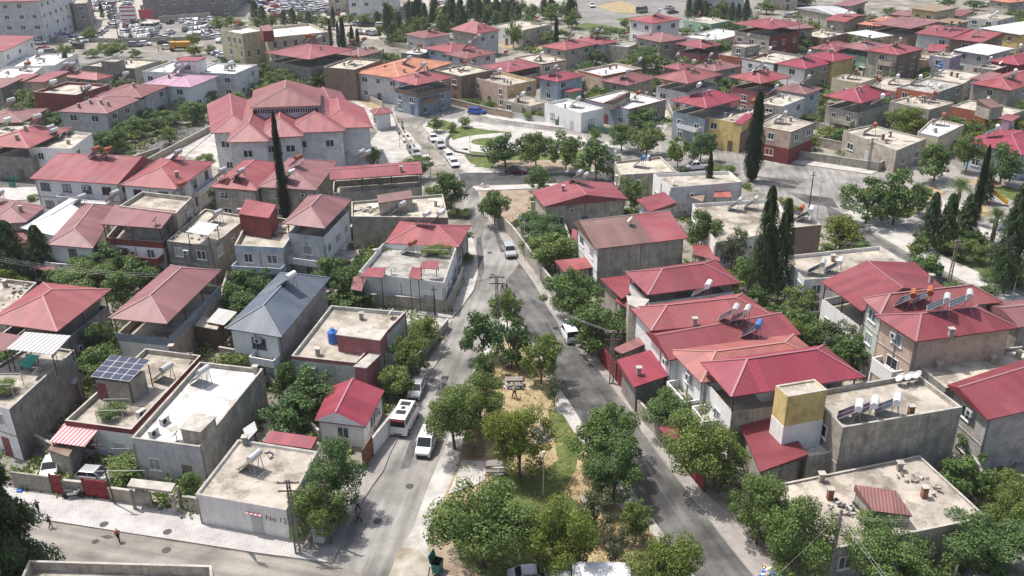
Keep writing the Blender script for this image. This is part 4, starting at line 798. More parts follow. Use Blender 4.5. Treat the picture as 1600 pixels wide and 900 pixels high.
# ---------------------------------------------------------------- auto labels from what stands beside
CAND = [h for h in HOUSES if h['root']['category'] not in ('roof hut',)]
def near_label(x, y, noun, tries=9):
    D = sorted(CAND, key=lambda h: (h['px'][0] - x) ** 2 + (1.6 * (h['px'][1] - y)) ** 2)[:tries]
    opts = []
    for i in range(tries):
        for j in range(i + 1, tries):
            opts.append((i + j, f"{noun} between the {D[i]['short']} and the {D[j]['short']}"))
    for i in range(4):
        dx, dy = x - D[i]['px'][0], y - D[i]['px'][1]
        rel = ('right of' if dx > 0 else 'left of') if abs(dx) > 1.6 * abs(dy) else ('in front of' if dy > 0 else 'behind')
        opts.append((i * 2 - .5 if i == 0 else i * 2 + .5, f"{noun} {rel} the {D[i]['short']}"))
    opts.sort(key=lambda t: t[0])
    for _, L in opts:
        if L not in LABELS and len(L.split()) <= 16: return L
    return opts[0][1]
# ---------------------------------------------------------------- plants
def leafmat(name, c0, c1):
    m, t, p = newmat(name); g = N(t, 'NewGeometry'); oi = N(t, 'ObjectInfo')
    a = mapcol(t, g.outputs['Random Per Island'], 0, 1, c0, c1)
    b = mapcol(t, oi.outputs['Random'], 0, 1, (.88, .95, 1), (1.18, 1.14, .98)); a = mul(t, a, b).outputs[0]
    t.links.new(a, p.inputs['Base Color']); p.inputs['Roughness'].default_value = .55; p.inputs['Specular IOR Level'].default_value = .25
    tr = N(t, 'BsdfTranslucent'); t.links.new(a, tr.inputs[0]); mx = N(t, 'MixShader'); mx.inputs[0].default_value = .38
    t.links.new(p.outputs[0], mx.inputs[1]); t.links.new(tr.outputs[0], mx.inputs[2]); t.links.new(mx.outputs[0], [n for n in t.nodes if n.type == 'OUTPUT_MATERIAL'][0].inputs[0]); return m
LM = dict(b=leafmat('broad_leaves', (.042, .078, .022), (.245, .32, .095)), f=leafmat('fig_leaves', (.032, .068, .022), (.19, .28, .095)), g=leafmat('light_leaves', (.06, .095, .02), (.26, .31, .07)),
          c=leafmat('conifer_needles', (.022, .045, .020), (.10, .15, .06)), y=leafmat('cypress_sprays', (.010, .024, .011), (.032, .055, .022)), o=leafmat('olive_leaves', (.06, .085, .045), (.17, .19, .10)), p=leafmat('palm_leaves', (.05, .09, .03), (.17, .22, .08)))
BARK = dirty((.16, .125, .095), .4, 'bark', 3)
def leaves(kind, n, size, seed):
    r = np.random.RandomState(seed)
    def unit(k):
        v = r.normal(size=(k, 3)); return v / np.linalg.norm(v, axis=1)[:, None]
    if kind in 'bfgo':
        nl = {'b': 44, 'f': 36, 'g': 44, 'o': 26}[kind]
        c = unit(nl) * (r.uniform(.1, 1.25, (nl, 1)) ** .5) * np.array([.37, .37, .36]); c[:, 2] += .55; c[c[:, 2] < .22, 2] += .15; c[:, :2] *= (1.12 - .35 * np.abs(c[:, 2:3] - .5))
        rad = r.uniform(.055, .165, nl) if kind != 'o' else r.uniform(.07, .14, nl)
        idx = r.choice(nl, n, p=rad ** 2 / (rad ** 2).sum()); d = unit(n); rr = rad[idx] * r.uniform(.35, 1.05, n) ** .6
        P = c[idx] + d * rr[:, None] * np.array([1.1, 1.1, .8]); nr = d * .9 + unit(n) * .8 + np.array([0, 0, .35])
        bad = r.rand(n) < .06; P[bad] += unit(bad.sum()) * .05
    elif kind == 'c':
        t = r.uniform(0, 1, n) ** .8; lay = np.floor(t * 9) / 9 + r.uniform(0, .10, n); R_ = .56 * (1 - lay) ** .6 * np.minimum(1, lay * 4 + .55) + .05; a = r.uniform(0, 6.283, n)
        am = .72 + .28 * np.sin(a * 5 + np.floor(t * 9) * 2.1 + seed); rr = R_ * am * r.uniform(.3, 1, n) ** .5
        P = np.stack([np.cos(a) * rr, np.sin(a) * rr, .08 + lay * .92 - rr * .22], 1); nr = np.stack([np.cos(a), np.sin(a), np.full(n, .8)], 1) + unit(n) * .6
    elif kind == 'y':
        t = r.uniform(0, 1, n); R_ = .5 * np.minimum(1, (t + .03) * 5) ** .6 * (1 - t) ** .42; a = r.uniform(0, 6.283, n); am = .8 + .2 * np.sin(a * 3 + t * 23 + seed)
        rr = R_ * am * r.uniform(.55, 1.05, n); P = np.stack([np.cos(a) * rr, np.sin(a) * rr, .03 + t * .97], 1); nr = np.stack([np.cos(a), np.sin(a), np.full(n, .3)], 1) + unit(n) * .5
    elif kind == 'v':      # flat vine / low bush
        c = unit(16) * np.array([.40, .40, .22]) * (r.uniform(.3, 1, (16, 1)) ** .5); c[:, 2] = np.abs(c[:, 2]) + .35
        idx = r.choice(16, n); d = unit(n); P = c[idx] + d * r.uniform(.05, .2, (n, 1)) * np.array([1, 1, 1.3]); nr = d + unit(n) * .7 + np.array([0, 0, .5])
    nr /= np.linalg.norm(nr, axis=1)[:, None]; u = np.cross(nr, unit(n)); u /= np.linalg.norm(u, axis=1)[:, None]; v = np.cross(nr, u)
    s = size * r.uniform(.6, 1.35, (n, 1)); k = .62 if kind not in 'cy' else .45
    V = np.stack([P - u * s, P + v * s * k, P + u * s, P - v * s * k], 1).reshape(-1, 3)
    me = bpy.data.meshes.new('crown'); me.vertices.add(4 * n); me.vertices.foreach_set('co', V.astype(np.float32).ravel()); me.loops.add(4 * n); me.polygons.add(n)
    me.loops.foreach_set('vertex_index', np.arange(4 * n)); me.polygons.foreach_set('loop_start', np.arange(0, 4 * n, 4)); me.polygons.foreach_set('loop_total', np.full(n, 4))
    me.update(calc_edges=True); me.validate(); return me
CROWN = {}
def crown_mesh(kind, big, var):
    k = (kind, big, var)
    if k not in CROWN:
        shape = 'v' if kind == 'v' else ('b' if kind == 'b' else kind)
        n = {0: 1300, 1: 5600, 2: 18000, 3: 42000}[big]; size = {0: .042, 1: .0225, 2: .0130, 3: .014}[big]
        if kind in 'cy': n = int(n * 1.5); size *= 1.2
        if kind == 'y': size *= .9
        if kind == 'o': n = int(n * .45)
        if kind == 'f': size *= 1.15; n = int(n * .8)
        me = leaves(shape, n, size, hash_(kind) + big * 10 + var); me.materials.append(LM['b' if kind == 'v' else kind]); CROWN[k] = me
    return CROWN[k]
def hash_(s): return sum(map(ord, s)) % 97
TRK = {}
def trunk_mesh(kind, var):
    k = (kind in 'cy', var)
    if k not in TRK:
        r = random.Random(var * 7 + (kind in 'cy')); m = MB()
        if kind in 'cy': m.bar((0, 0, -.02), (0, 0, .9), .09, n=8, r2=.15)
        else:
            a = Vector((0, 0, -.02)); b = Vector((r.uniform(-.04, .04), r.uniform(-.04, .04), .34)); m.bar(a, b, .062, n=8, r2=.72)
            for i in range(6):
                an = i * 1.05 + r.uniform(-.3, .3); st = a.lerp(b, r.uniform(.75, 1)); en = Vector((math.cos(an) * r.uniform(.14, .27), math.sin(an) * r.uniform(.14, .27), r.uniform(.55, .8)))
                mid = st.lerp(en, .5) + Vector((0, 0, -.03)); m.bar(st, mid, .034, n=6, r2=.8); m.bar(mid, en, .027, n=6, r2=.35)
                for q_ in range(2): m.bar(mid, en + Vector((r.uniform(-.14, .14), r.uniform(-.14, .14), r.uniform(-.1, .12))), .015, n=4, r2=.3)
        TRK[k] = m.mesh('trunk', BARK, True)
    return TRK[k]
TW = dict(b='leafy tree', f='dark fig tree', g='yellow green tree', c='dark conifer', y='slim cypress', o='grey green tree', v='low bushy shrub', p='palm tree')
TN = dict(b='broadleaf_tree', f='fig_tree', g='broadleaf_tree', c='conifer', y='cypress', o='olive_tree', v='shrub', p='palm_tree')
tn = [0]
def tree(kind, cx, cy, wpx, hpx, by=None, bx=None, label=None, group=None, noun=None, z0=0.0, cat=None):
    """crown centre and size in the photo's pixels, by = where the trunk meets the ground"""
    tn[0] += 1
    if by is None: by = cy + hpx * (.5 if kind == 'v' else .72)
    if bx is None: bx = cx
    b = G(bx, by, z0); s = scale_at(bx, by) * CAMH / max(1, CAMH - z0); d = b.length
    # height so that the crown's top lands at cy-hpx/2
    ty = cy - hpx / 2; dr = ray(cx, ty); tt = (b.y + 0.0) / dr.y; ht = CAMH + dr.z * tt - z0
    wd = wpx / s; ht = max(ht, wd * .35 if kind == 'v' else wd * .6)
    if kind == 'v': ht = min(ht, wd * .9)
    if kind in 'bfgo': ht = min(ht * .93, wd * 1.6)
    big = 0 if wpx < 34 else (1 if wpx < 75 else 2)
    if kind in 'cy' and hpx > 90: big = max(big, 1)
    if kind == 'c' and hpx > 120: big = 2
    if hpx > 200: big = 3
    var = tn[0] % (4 if big < 2 else 3)
    size = 'large ' if wd > 7.5 else ('small ' if wd < 3.2 else '')
    noun = noun or (size + TW[kind])
    lab = label or near_label(bx, by, noun)
    t = empty(TN[kind], b, R.uniform(0, 6.28)); tag(t, lab, cat or {'y': 'cypress', 'c': 'conifer', 'v': 'shrub', 'p': 'palm'}.get(kind, 'tree'), group or (TN[kind].replace('_', ' ') + 's in the district'))
    if kind == 'v': link('crown', crown_mesh('v', min(big, 1), var), t, s=(wd, wd, ht))
    else:
        sy = R.uniform(.9, 1.08)
        o1 = link('crown', crown_mesh(kind, big, var), t, s=(wd * 1.2, wd * 1.16 * sy, ht * 1.05)); o1.location.z = 0 if kind != 'c' else ht * .1
        tw = max(1, wd * .9) if kind not in 'cy' else min(wd * .8, 2.6) + .6
        link('trunk', trunk_mesh(kind, var % 3), t, s=(tw, tw, ht))
    return t
def palm(bx, by, hpx, wpx, label):
    b = G(bx, by); s = scale_at(bx, by); dr = ray(bx, by - hpx); ht = CAMH + dr.z * b.y / dr.y; wd = wpx / s
    t = empty('palm_tree', b); tag(t, label, 'palm', 'palms in the right park'); r = random.Random(int(bx)); m = MB()
    for i in range(6): m.bar((0, 0, ht * .72 * i / 6), (0, 0, ht * .72 * (i + 1) / 6), .55 + .1 * (i % 2), n=8, r2=1.12)
    m.build('trunk', BARK, t, False); m = MB()
    for i in range(60):
        a = r.uniform(0, 6.28); el = r.uniform(-.35, 1.2); L = wd * .55 * r.uniform(.75, 1); p0 = Vector((0, 0, ht * .72)); P = []
        for k in range(5):
            u = k / 4; P.append(p0 + Vector((math.cos(a) * math.cos(el) * L * u, math.sin(a) * math.cos(el) * L * u, math.sin(el) * L * u - u * u * L * .55)))
        n = Vector((-math.sin(a), math.cos(a), 0))
        for k in range(4):
            for sg in (-1, 1):
                for q_ in range(3):
                    c0 = P[k].lerp(P[k + 1], q_ / 3); c1 = P[k].lerp(P[k + 1], q_ / 3 + .12); e = c0 + n * sg * L * .3 * (1 - k * .15) + (P[k + 1] - P[k]) * .5 + Vector((0, 0, -.1)); m.poly([c0, c1, e] if sg > 0 else [c1, c0, e])
    m.build('crown', LM['p'], t, False); return t
T = tree
# foreground and central park
T('c', 12, 815, 172, 215, 940, 2, 'huge dark conifer cut off by the left edge beside the street', noun='x')
T('f', 530, 733, 84, 84, 800, label='dark fig tree behind the brown pole by the No 12 house')
T('b', 497, 795, 90, 80, 838, 500, label='dense green tree between the street pole and the white cabinet')
T('b', 755, 808, 150, 138, 885, 752, label='largest tree of the central park, nearest the green bin')
T('g', 882, 835, 104, 112, 905, 880, label='yellow green tree above the silver car roof in the park')
T('g', 1040, 872, 108, 82, 935, 1035, label='low spreading tree at the bottom end of the dark road')
T('g', 806, 680, 90, 110, 748, 811, label='bright tree beside the picnic table in the central park')
T('b', 706, 648, 92, 92, 703, 711, label='tree on the pavement strip beside the white van')
T('b', 752, 620, 76, 72, 668, 751, label='rounded tree above its painted brown shade in the park')
T('f', 756, 516, 56, 62, 560, 754, label='left one of the two trees at the tip of the park')
T('f', 798, 518, 54, 70, 578, 799, label='dark round tree with bare trunk above the park bench')
T('b', 795, 470, 50, 40, 520, 792, label='small tree behind the lattice pole at the park tip')
T('f', 755, 567, 40, 36, 596, 754, label='small round tree on the left kerb of the park')
T('b', 850, 548, 56, 62, 600, 846, label='thin tree leaning by the dark road kerb')
T('o', 867, 605, 34, 40, 637, 866, label='young sapling on the park pavement by the dark road')
T('f', 940, 668, 100, 84, 735, 948, label='dark dense tree casting shade over the dark road')
T('f', 962, 728, 84, 72, 785, 957, label='dark tree below the shade patch on the park side')
T('b', 1010, 798, 50, 44, 846, 994, label='small tree with white stones at its foot near the dark road')
T('o', 958, 845, 50, 62, 890, 961, label='sparse sapling in the dry grass at the park bottom')
T('o', 926, 790, 62, 70, 836, 931, label='thin leafed tree in the dry grass beside the steps')
T('f', 1042, 635, 90, 52, 672, 1045, label='broad fig tree over the red sidewalk gates')
T('b', 1110, 690, 112, 112, 760, 1098, label='big feathery tree on the right pavement')
T('b', 1182, 785, 88, 92, 850, label='tree beside the lower right pavement, left of the weathered roof')
T('b', 1240, 835, 112, 108, 912, 1238, label='large tree left of the wooden pole')
T('b', 1390, 850, 130, 66, 905, 1385, label='wide tree right of the wooden pole in front of the weathered roof')
T('f', 1528, 845, 118, 76, 888, label='leafy bush in front of the right corner of the weathered roof')
T('f', 1505, 740, 70, 66, 775, label='shaded tree behind the weathered flat roof')
T('b', 1575, 790, 80, 90, 840, label='large green bush at the right edge')
T('f', 1507, 688, 40, 50, 716, label='fig bush between yellow tower house and crimson barn')
T('g', 1568, 750, 50, 34, 778, label='yellow green shrub under the crimson barn wall')
T('f', 902, 455, 88, 80, 507, 893, label='dark round tree over the right pavement, above the parked white van')
T('f', 932, 510, 66, 76, 556, 926, label='dark tree next to the parked white van')
T('f', 848, 348, 78, 48, 388, 845, label='dark spreading tree by the street lamp below the gable')
T('b', 868, 392, 74, 56, 425, 868, label='leafy garden tree left of the half brown roof')
T('v', 830, 372, 40, 36, 396)
# left bank of the road
for a in [('g', 665, 515, 50, 46, 548), ('b', 645, 545, 60, 64, 590), ('b', 625, 592, 54, 46, 622), ('v', 640, 510, 50, 30, 528), ('f', 490, 606, 74, 60, 645), ('f', 455, 640, 72, 50, 676), ('f', 448, 592, 40, 52, 622), ('v', 500, 645, 40, 30, 664),
          ('f', 166, 525, 56, 60, 562), ('f', 160, 570, 72, 62, 606), ('f', 195, 452, 62, 62, 490), ('v', 150, 540, 40, 40, 570), ('f', 183, 398, 62, 50, 432), ('b', 155, 430, 96, 46, 452), ('c', 30, 408, 66, 100, 452), ('c', 72, 402, 44, 80, 436), ('v', 62, 428, 60, 26, 440),
          ('v', 25, 440, 40, 20, 450), ('c', 8, 410, 40, 80, 440), ('f', 245, 408, 40, 34, 430), ('f', 358, 466, 28, 40, 486), ('v', 385, 430, 50, 20, 440), ('v', 410, 425, 40, 16, 432), ('f', 533, 425, 66, 62, 466), ('f', 550, 468, 62, 24, 482), ('v', 600, 355, 20, 16, 372),
          ('f', 705, 293, 52, 54, 332), ('b', 775, 312, 46, 46, 352, 773), ('v', 718, 330, 36, 16, 340), ('v', 733, 360, 14, 20, 370), ('v', 730, 395, 26, 30, 410), ('g', 540, 230, 48, 44, 258, 520), ('b', 520, 236, 46, 48, 262), ('b', 585, 242, 24, 30, 262), ('b', 652, 258, 46, 36, 280), ('v', 678, 294, 34, 18, 304),
          ('b', 370, 245, 28, 22, 258), ('b', 455, 238, 24, 22, 252), ('v', 320, 244, 34, 14, 252), ('v', 428, 244, 30, 18, 252), ('b', 265, 210, 30, 26, 226), ('f', 162, 222, 52, 42, 246), ('f', 185, 216, 36, 36, 238), ('f', 92, 190, 46, 30, 206), ('f', 210, 196, 46, 34, 214), ('f', 232, 180, 36, 26, 196), ('v', 250, 168, 34, 22, 180), ('f', 272, 182, 40, 24, 196),
          ('b', 285, 158, 44, 26, 172), ('f', 305, 172, 36, 34, 192), ('b', 322, 150, 34, 22, 164), ('b', 345, 128, 24, 26, 144), ('v', 205, 238, 20, 12, 244), ('v', 52, 306, 22, 12, 312), ('v', 122, 308, 36, 12, 314), ('f', 345, 300, 22, 14, 310), ('v', 335, 318, 14, 12, 326), ('y', 145, 190, 7, 22, 200),
          ('f', 25, 140, 24, 28, 154), ('v', 40, 162, 30, 16, 170), ('f', 78, 108, 34, 18, 118), ('b', 180, 75, 40, 34, 92), ('b', 145, 85, 24, 10, 90), ('b', 103, 78, 28, 22, 90), ('c', 106, 98, 18, 26, 110), ('b', 143, 52, 26, 24, 64), ('b', 213, 82, 18, 16, 90), ('b', 198, 130, 28, 22, 142), ('f', 188, 128, 24, 18, 136), ('b', 215, 118, 28, 20, 130)]: T(*a)
for a in [('b', 402, 96, 26, 22, 108), ('f', 420, 112, 36, 30, 128), ('b', 445, 120, 40, 30, 138), ('f', 470, 112, 30, 22, 124), ('b', 500, 122, 44, 28, 136), ('b', 460, 134, 34, 18, 142), ('f', 412, 132, 26, 16, 140), ('o', 392, 136, 22, 18, 146), ('f', 430, 96, 22, 14, 104), ('b', 447, 66, 24, 16, 78), ('f', 513, 96, 18, 14, 104), ('v', 485, 138, 24, 10, 143),
          ('b', 303, 62, 20, 24, 74), ('g', 304, 78, 26, 20, 88), ('b', 345, 36, 26, 22, 50), ('b', 362, 30, 18, 18, 42), ('b', 375, 36, 20, 16, 46), ('b', 274, 64, 12, 12, 72), ('b', 208, 90, 10, 10, 96), ('b', 330, 76, 18, 14, 84), ('c', 161, 18, 8, 22, 30), ('v', 146, 26, 14, 6, 29), ('b', 122, 62, 8, 10, 68), ('b', 88, 60, 8, 8, 65)]: T(*a)
# conifer belt behind the cream school and along the top
for i, (x, y, w_, h_, k_) in enumerate([(400, 18, 20, 26, 'c'), (412, 25, 22, 24, 'c'), (425, 30, 20, 20, 'b'), (402, 34, 24, 16, 'b'), (444, 28, 16, 18, 'c'), (458, 26, 18, 20, 'c'), (470, 27, 18, 18, 'b'), (483, 29, 18, 18, 'c'), (495, 28, 18, 20, 'b'), (508, 33, 20, 18, 'b'), (522, 28, 12, 26, 'c'), (518, 50, 10, 34, 'y'), (530, 52, 8, 32, 'y'), (538, 54, 14, 46, 'y'), (552, 60, 12, 34, 'y'), (546, 44, 8, 26, 'g'), (560, 62, 10, 26, 'c'),
         (536, 30, 18, 14, 'b'), (548, 28, 18, 16, 'b'), (572, 28, 24, 18, 'b'), (590, 28, 18, 16, 'c'), (606, 32, 16, 40, 'c'), (594, 44, 14, 22, 'g'), (612, 54, 18, 24, 'c'), (622, 38, 16, 24, 'c'), (632, 48, 22, 22, 'b'), (640, 24, 16, 30, 'c'), (652, 20, 18, 34, 'c'), (664, 22, 18, 26, 'c'), (676, 24, 16, 22, 'c'), (645, 34, 18, 16, 'b'),
         (694, 30, 26, 44, 'b'), (706, 14, 22, 30, 'c'), (720, 18, 20, 36, 'c'), (735, 12, 20, 30, 'c'), (748, 16, 18, 34, 'c'), (762, 10, 20, 28, 'c'), (776, 16, 22, 28, 'c'), (790, 12, 18, 24, 'c'), (803, 20, 16, 26, 'c'), (815, 8, 18, 24, 'b'), (832, 18, 24, 24, 'b'), (850, 12, 20, 24, 'c'), (862, 8, 20, 24, 'b'), (878, 12, 24, 28, 'b'), (893, 8, 22, 26, 'c'), (620, 58, 20, 20, 'b'), (605, 12, 14, 20, 'c'), (725, 30, 16, 16, 'c'), (802, 50, 30, 36, 'b'), (740, 58, 26, 18, 'b'), (688, 84, 26, 20, 'b'), (630, 60, 22, 16, 'b'),
         (825, 76, 20, 12, 'v'), (850, 78, 22, 12, 'v'), (610, 88, 26, 14, 'b')]):
    lab = f"one of the trees standing close together behind the cream school and pointed dormer house"
    if k_ == 'y' or (k_ == 'c' and i < 57 and x > 590 and x < 900): T(k_, x, y, w_, h_, group={'y': 'cypresses at the school corner', 'c': 'conifers in the belt behind the houses'}[k_])
    else: T(k_, x, y, w_, h_)
T('y', 437, 252, 19, 136, 350, 448, label='tall thin cypress in front of the stepped school')
T('y', 868, 60, 12, 60, 88, 869, label='tall lone cypress with pale top beside the wide red hip'); 
T('y', 1176, 216, 32, 130, 283, 1174, label='tallest cypress, standing by the mustard yellow house')
T('y', 1107, 278, 18, 70, 318, 1105, label='short cypress beside the L shaped beige flat')
for a in [(1188, 388, 34, 150, 470, 'left of the two black cypresses behind the crimson hip'), (1214, 398, 28, 134, 474, 'right of the two black cypresses behind the crimson hip')]: T('c', a[0], a[1], a[2] + 9, a[3], a[4], label=a[5])
T('b', 1112, 338, 50, 82, 402, 1096, label='shaggy pine in front of the sunny flat roof'); T('o', 1142, 378, 48, 70, 425, label='loose grey green tree left of the black cypresses'); T('b', 1170, 412, 52, 40, 450, label='tree at the foot of the black cypresses')
T('y', 1525, 292, 20, 116, 352, 1520, label='tall cypress beside the slide in the right park')
T('c', 1588, 378, 62, 150, 460, 1566, label='large dark pine at the right edge of the park')
for x, y, w_, h_, b_ in [(1447, 342, 36, 60, 392), (1472, 347, 34, 66, 396), (1502, 345, 42, 62, 388)]: T('c', x, y, w_, h_, b_, noun='pine with visible trunk')
# round park
for a in [('b', 683, 191, 24, 20, 207, 'leftmost ball-shaped tree of the round park'), ('b', 708, 196, 16, 12, 207, 'smallest ball-shaped tree of the round park'), ('b', 727, 188, 20, 14, 200, 'third ball-shaped tree of the round park'),
          ('f', 790, 226, 60, 48, 262, 'first large tree from the left in the round park'), ('b', 838, 226, 48, 52, 266, 'second large tree from the left in the round park'), ('b', 884, 222, 48, 48, 266, 'third large tree from the left in the round park'), ('f', 930, 247, 56, 62, 286, 'big dark tree at the right end of the round park'),
          ('b', 928, 208, 20, 18, 222, 'small tree at the upper road kerb'), ('b', 971, 206, 40, 34, 236, 'tree with red soil at its foot beside the upper road'), ('b', 1010, 213, 52, 52, 242, 'dense pale tree beside the upper junction'), ('b', 1058, 228, 32, 44, 262, 'slender tree in front of the pale blue house'), ('f', 1094, 224, 42, 48, 254, 'dark tree in front of the mustard yellow house')]: T(a[0], a[1], a[2], a[3], a[4], a[5], label=a[6])
for a in [('v', 833, 175, 36, 16, 186), ('f', 1000, 180, 48, 32, 200), ('v', 735, 156, 42, 14, 163), ('v', 760, 160, 30, 16, 168), ('v', 1130, 262, 44, 22, 272), ('b', 985, 300, 46, 60, 330), ('f', 965, 270, 18, 40, 290), ('v', 980, 330, 30, 24, 342), ('v', 1068, 262, 20, 10, 268), ('v', 1225, 312, 26, 20, 322), ('v', 1240, 325, 22, 14, 332),
          ('g', 1312, 362, 62, 52, 392), ('o', 1330, 385, 50, 24, 400), ('b', 1225, 495, 60, 50, 522), ('b', 1245, 470, 50, 50, 500), ('b', 1278, 515, 56, 40, 540), ('o', 1305, 520, 66, 50, 552), ('f', 1330, 548, 60, 52, 580), ('f', 1298, 560, 40, 30, 580), ('v', 1345, 515, 20, 20, 530), ('f', 1262, 500, 30, 30, 520), ('v', 1380, 575, 40, 16, 584), ('f', 1185, 462, 40, 30, 480),
          ('f', 1352, 306, 70, 60, 350), ('f', 1395, 296, 62, 76, 352), ('f', 1435, 302, 34, 44, 338), ('f', 1458, 250, 56, 58, 284), ('b', 1508, 232, 42, 60, 270), ('f', 1562, 248, 52, 56, 290), ('b', 1430, 370, 28, 46, 405), ('b', 1505, 390, 50, 36, 410), ('o', 1545, 395, 44, 30, 415), ('f', 1520, 372, 40, 34, 394), ('v', 1480, 385, 50, 20, 396), ('v', 1590, 435, 40, 24, 450), ('v', 1560, 430, 60, 20, 444), ('c', 1535, 290, 30, 40, 318), ('v', 1425, 415, 16, 12, 420),
          ('g', 1410, 188, 60, 44, 212), ('o', 1290, 178, 36, 32, 196), ('b', 1310, 190, 40, 22, 202), ('v', 1325, 196, 20, 12, 203), ('b', 1282, 160, 16, 22, 172), ('f', 1308, 214, 28, 24, 228), ('f', 1360, 132, 28, 16, 140), ('v', 1403, 152, 14, 8, 156), ('b', 1555, 146, 30, 26, 160), ('f', 1580, 150, 40, 34, 168), ('b', 1530, 140, 22, 24, 154), ('f', 1500, 185, 22, 14, 192), ('v', 1512, 198, 14, 12, 204), ('b', 1545, 165, 16, 20, 176)]: T(*a)
for a in [('b', 1008, 92, 58, 44, 112), ('f', 1030, 100, 30, 30, 116), ('b', 1120, 75, 40, 30, 90), ('b', 1145, 62, 20, 12, 68), ('b', 935, 50, 30, 16, 58), ('v', 955, 46, 30, 10, 50), ('b', 975, 36, 14, 18, 46), ('f', 932, 84, 16, 22, 94), ('v', 890, 52, 24, 8, 55), ('c', 1075, 15, 14, 36, 32), ('c', 1087, 14, 16, 26, 26), ('b', 1098, 18, 22, 16, 26), ('c', 1142, 22, 16, 30, 36), ('c', 1152, 24, 14, 30, 38), ('c', 1164, 20, 16, 34, 38), ('b', 1198, 10, 30, 20, 22),
          ('b', 1250, 24, 22, 20, 34), ('b', 1270, 22, 30, 22, 34), ('b', 1292, 27, 28, 22, 40), ('f', 1255, 68, 30, 26, 80), ('f', 1275, 60, 16, 18, 70), ('b', 1245, 78, 22, 12, 84), ('b', 1258, 118, 44, 20, 130), ('b', 1245, 112, 20, 14, 118), ('b', 1330, 98, 30, 20, 110), ('b', 1343, 128, 26, 16, 138), ('b', 1300, 126, 12, 14, 134), ('b', 1390, 18, 24, 14, 26), ('f', 1478, 3, 26, 16, 12), ('f', 1520, 6, 26, 18, 16), ('b', 1548, 6, 14, 14, 14), ('f', 1260, 4, 30, 10, 10), ('b', 1340, 20, 22, 10, 26), ('b', 1360, 28, 20, 14, 36),
          ('b', 1465, 96, 22, 10, 101), ('v', 1443, 78, 14, 8, 81), ('v', 1500, 70, 22, 8, 74), ('b', 1575, 50, 14, 12, 57), ('f', 1525, 128, 20, 18, 138), ('v', 1405, 60, 10, 14, 66), ('b', 1580, 18, 14, 10, 24), ('v', 1110, 92, 20, 10, 96), ('v', 1060, 90, 22, 8, 93), ('b', 1075, 80, 12, 10, 86), ('f', 760, 92, 12, 10, 97), ('b', 890, 112, 12, 8, 116), ('v', 900, 118, 20, 10, 125), ('v', 1355, 186, 16, 10, 190), ('b', 1148, 142, 14, 12, 150), ('b', 645, 52, 14, 18, 62)]: T(*a)
palm(1492, 336, 66, 58, 'palm beside the slide in the right park'); palm(1549, 380, 64, 52, 'palm in front of the parked white car in the right park')
# vines trained on roofs
def vine(cx, cy, w_, z, label, h_=1.3):
    b = G(cx, cy, z); s = scale_at(cx, cy) * CAMH / (CAMH - z); t = empty('grape_vine', b); tag(t, label, 'vine'); wd = w_ / s * 1.15
    link('leaves', crown_mesh('v', 1 if w_ > 40 else 0, int(cx) % 4), t, s=(wd, wd * .8, h_))
    m = MB(); [m.bar((x * wd * .35, y * wd * .28, 0), (x * wd * .35, y * wd * .28, h_ * .8), .05) for x in (-1, 1) for y in (-1, 1)]; m.bar((-.35 * wd, -.28 * wd, h_ * .8), (.35 * wd, -.28 * wd, h_ * .8), .05); m.bar((-.35 * wd, .28 * wd, h_ * .8), (.35 * wd, .28 * wd, h_ * .8), .05); m.build('trellis', STEEL, t, False); m = MB(); m.bar((0, 0, 0), (.1, .1, h_ * .7), .1, n=6); m.build('stem', BARK, t, False)
vine(180, 652, 50, 3.4, 'grape vine on a pipe trellis over the solar panel roof house', 1.8); vine(10, 612, 50, 5.6, 'grape vine on the tall grey side wall house', 1.8); vine(683, 398, 46, 3.6, 'lush vine on the corner house roof garden', 1.6); vine(205, 742, 90, .1, 'vine canopy over the yard behind the red gates', 2.2)
T('f', 306, 755, 40, 40, 785, label='small tree beside the front left corner of the No 12 house'); T('v', 185, 755, 30, 22, 766, label='shrub above the red double gate'); T('v', 205, 700, 26, 30, 720, label='climber at the front of the solar panel roof house')
vine(400, 424, 56, 1.6, 'vine patch on the yard wall below the blue balcony house', 1.2); vine(1085, 260, 20, .2, 'low vine by the parked pickup', 1)

rb = random.Random(5)
for i in range(46):
    x = rb.uniform(606, 900); y = rb.uniform(2, 44 - abs(x - 760) * .06); k_ = rb.choice('ccbf'); T(k_, x, y, rb.uniform(16, 24), rb.uniform(20, 32), group='trees in the belt behind the houses')
for i in range(14): T(rb.choice('cb'), rb.uniform(1090, 1160), rb.uniform(6, 24), rb.uniform(14, 20), rb.uniform(16, 26), group='trees by the concrete frame')
def inpoly(p, q):
    c = False; n = len(q)
    for i in range(n):
        a, b_ = q[i], q[i - 1]
        if (a[1] > p[1]) != (b_[1] > p[1]) and p[0] < (b_[0] - a[0]) * (p[1] - a[1]) / (b_[1] - a[1]) + a[0]: c = not c
    return c
ZONES = [[(float(a.split(',')[0]), float(a.split(',')[1])) for a in s_.split()] for s_ in ('0,440 90,400 340,420 560,300 690,310 735,345 720,470 690,510 620,640 560,720 480,790 300,800 0,760', '0,120 320,110 600,90 700,110 740,150 560,150 330,190 200,240 0,260', '780,345 830,300 1000,285 1180,290 1215,320 1290,370 1440,440 1600,520 1600,900 1230,900 1090,740 960,570 850,440', '800,60 1600,20 1600,240 1450,240 1380,255 1060,200 960,190')]
BP = [[(p.x, p.y) for p in h['q']] for h in HOUSES]
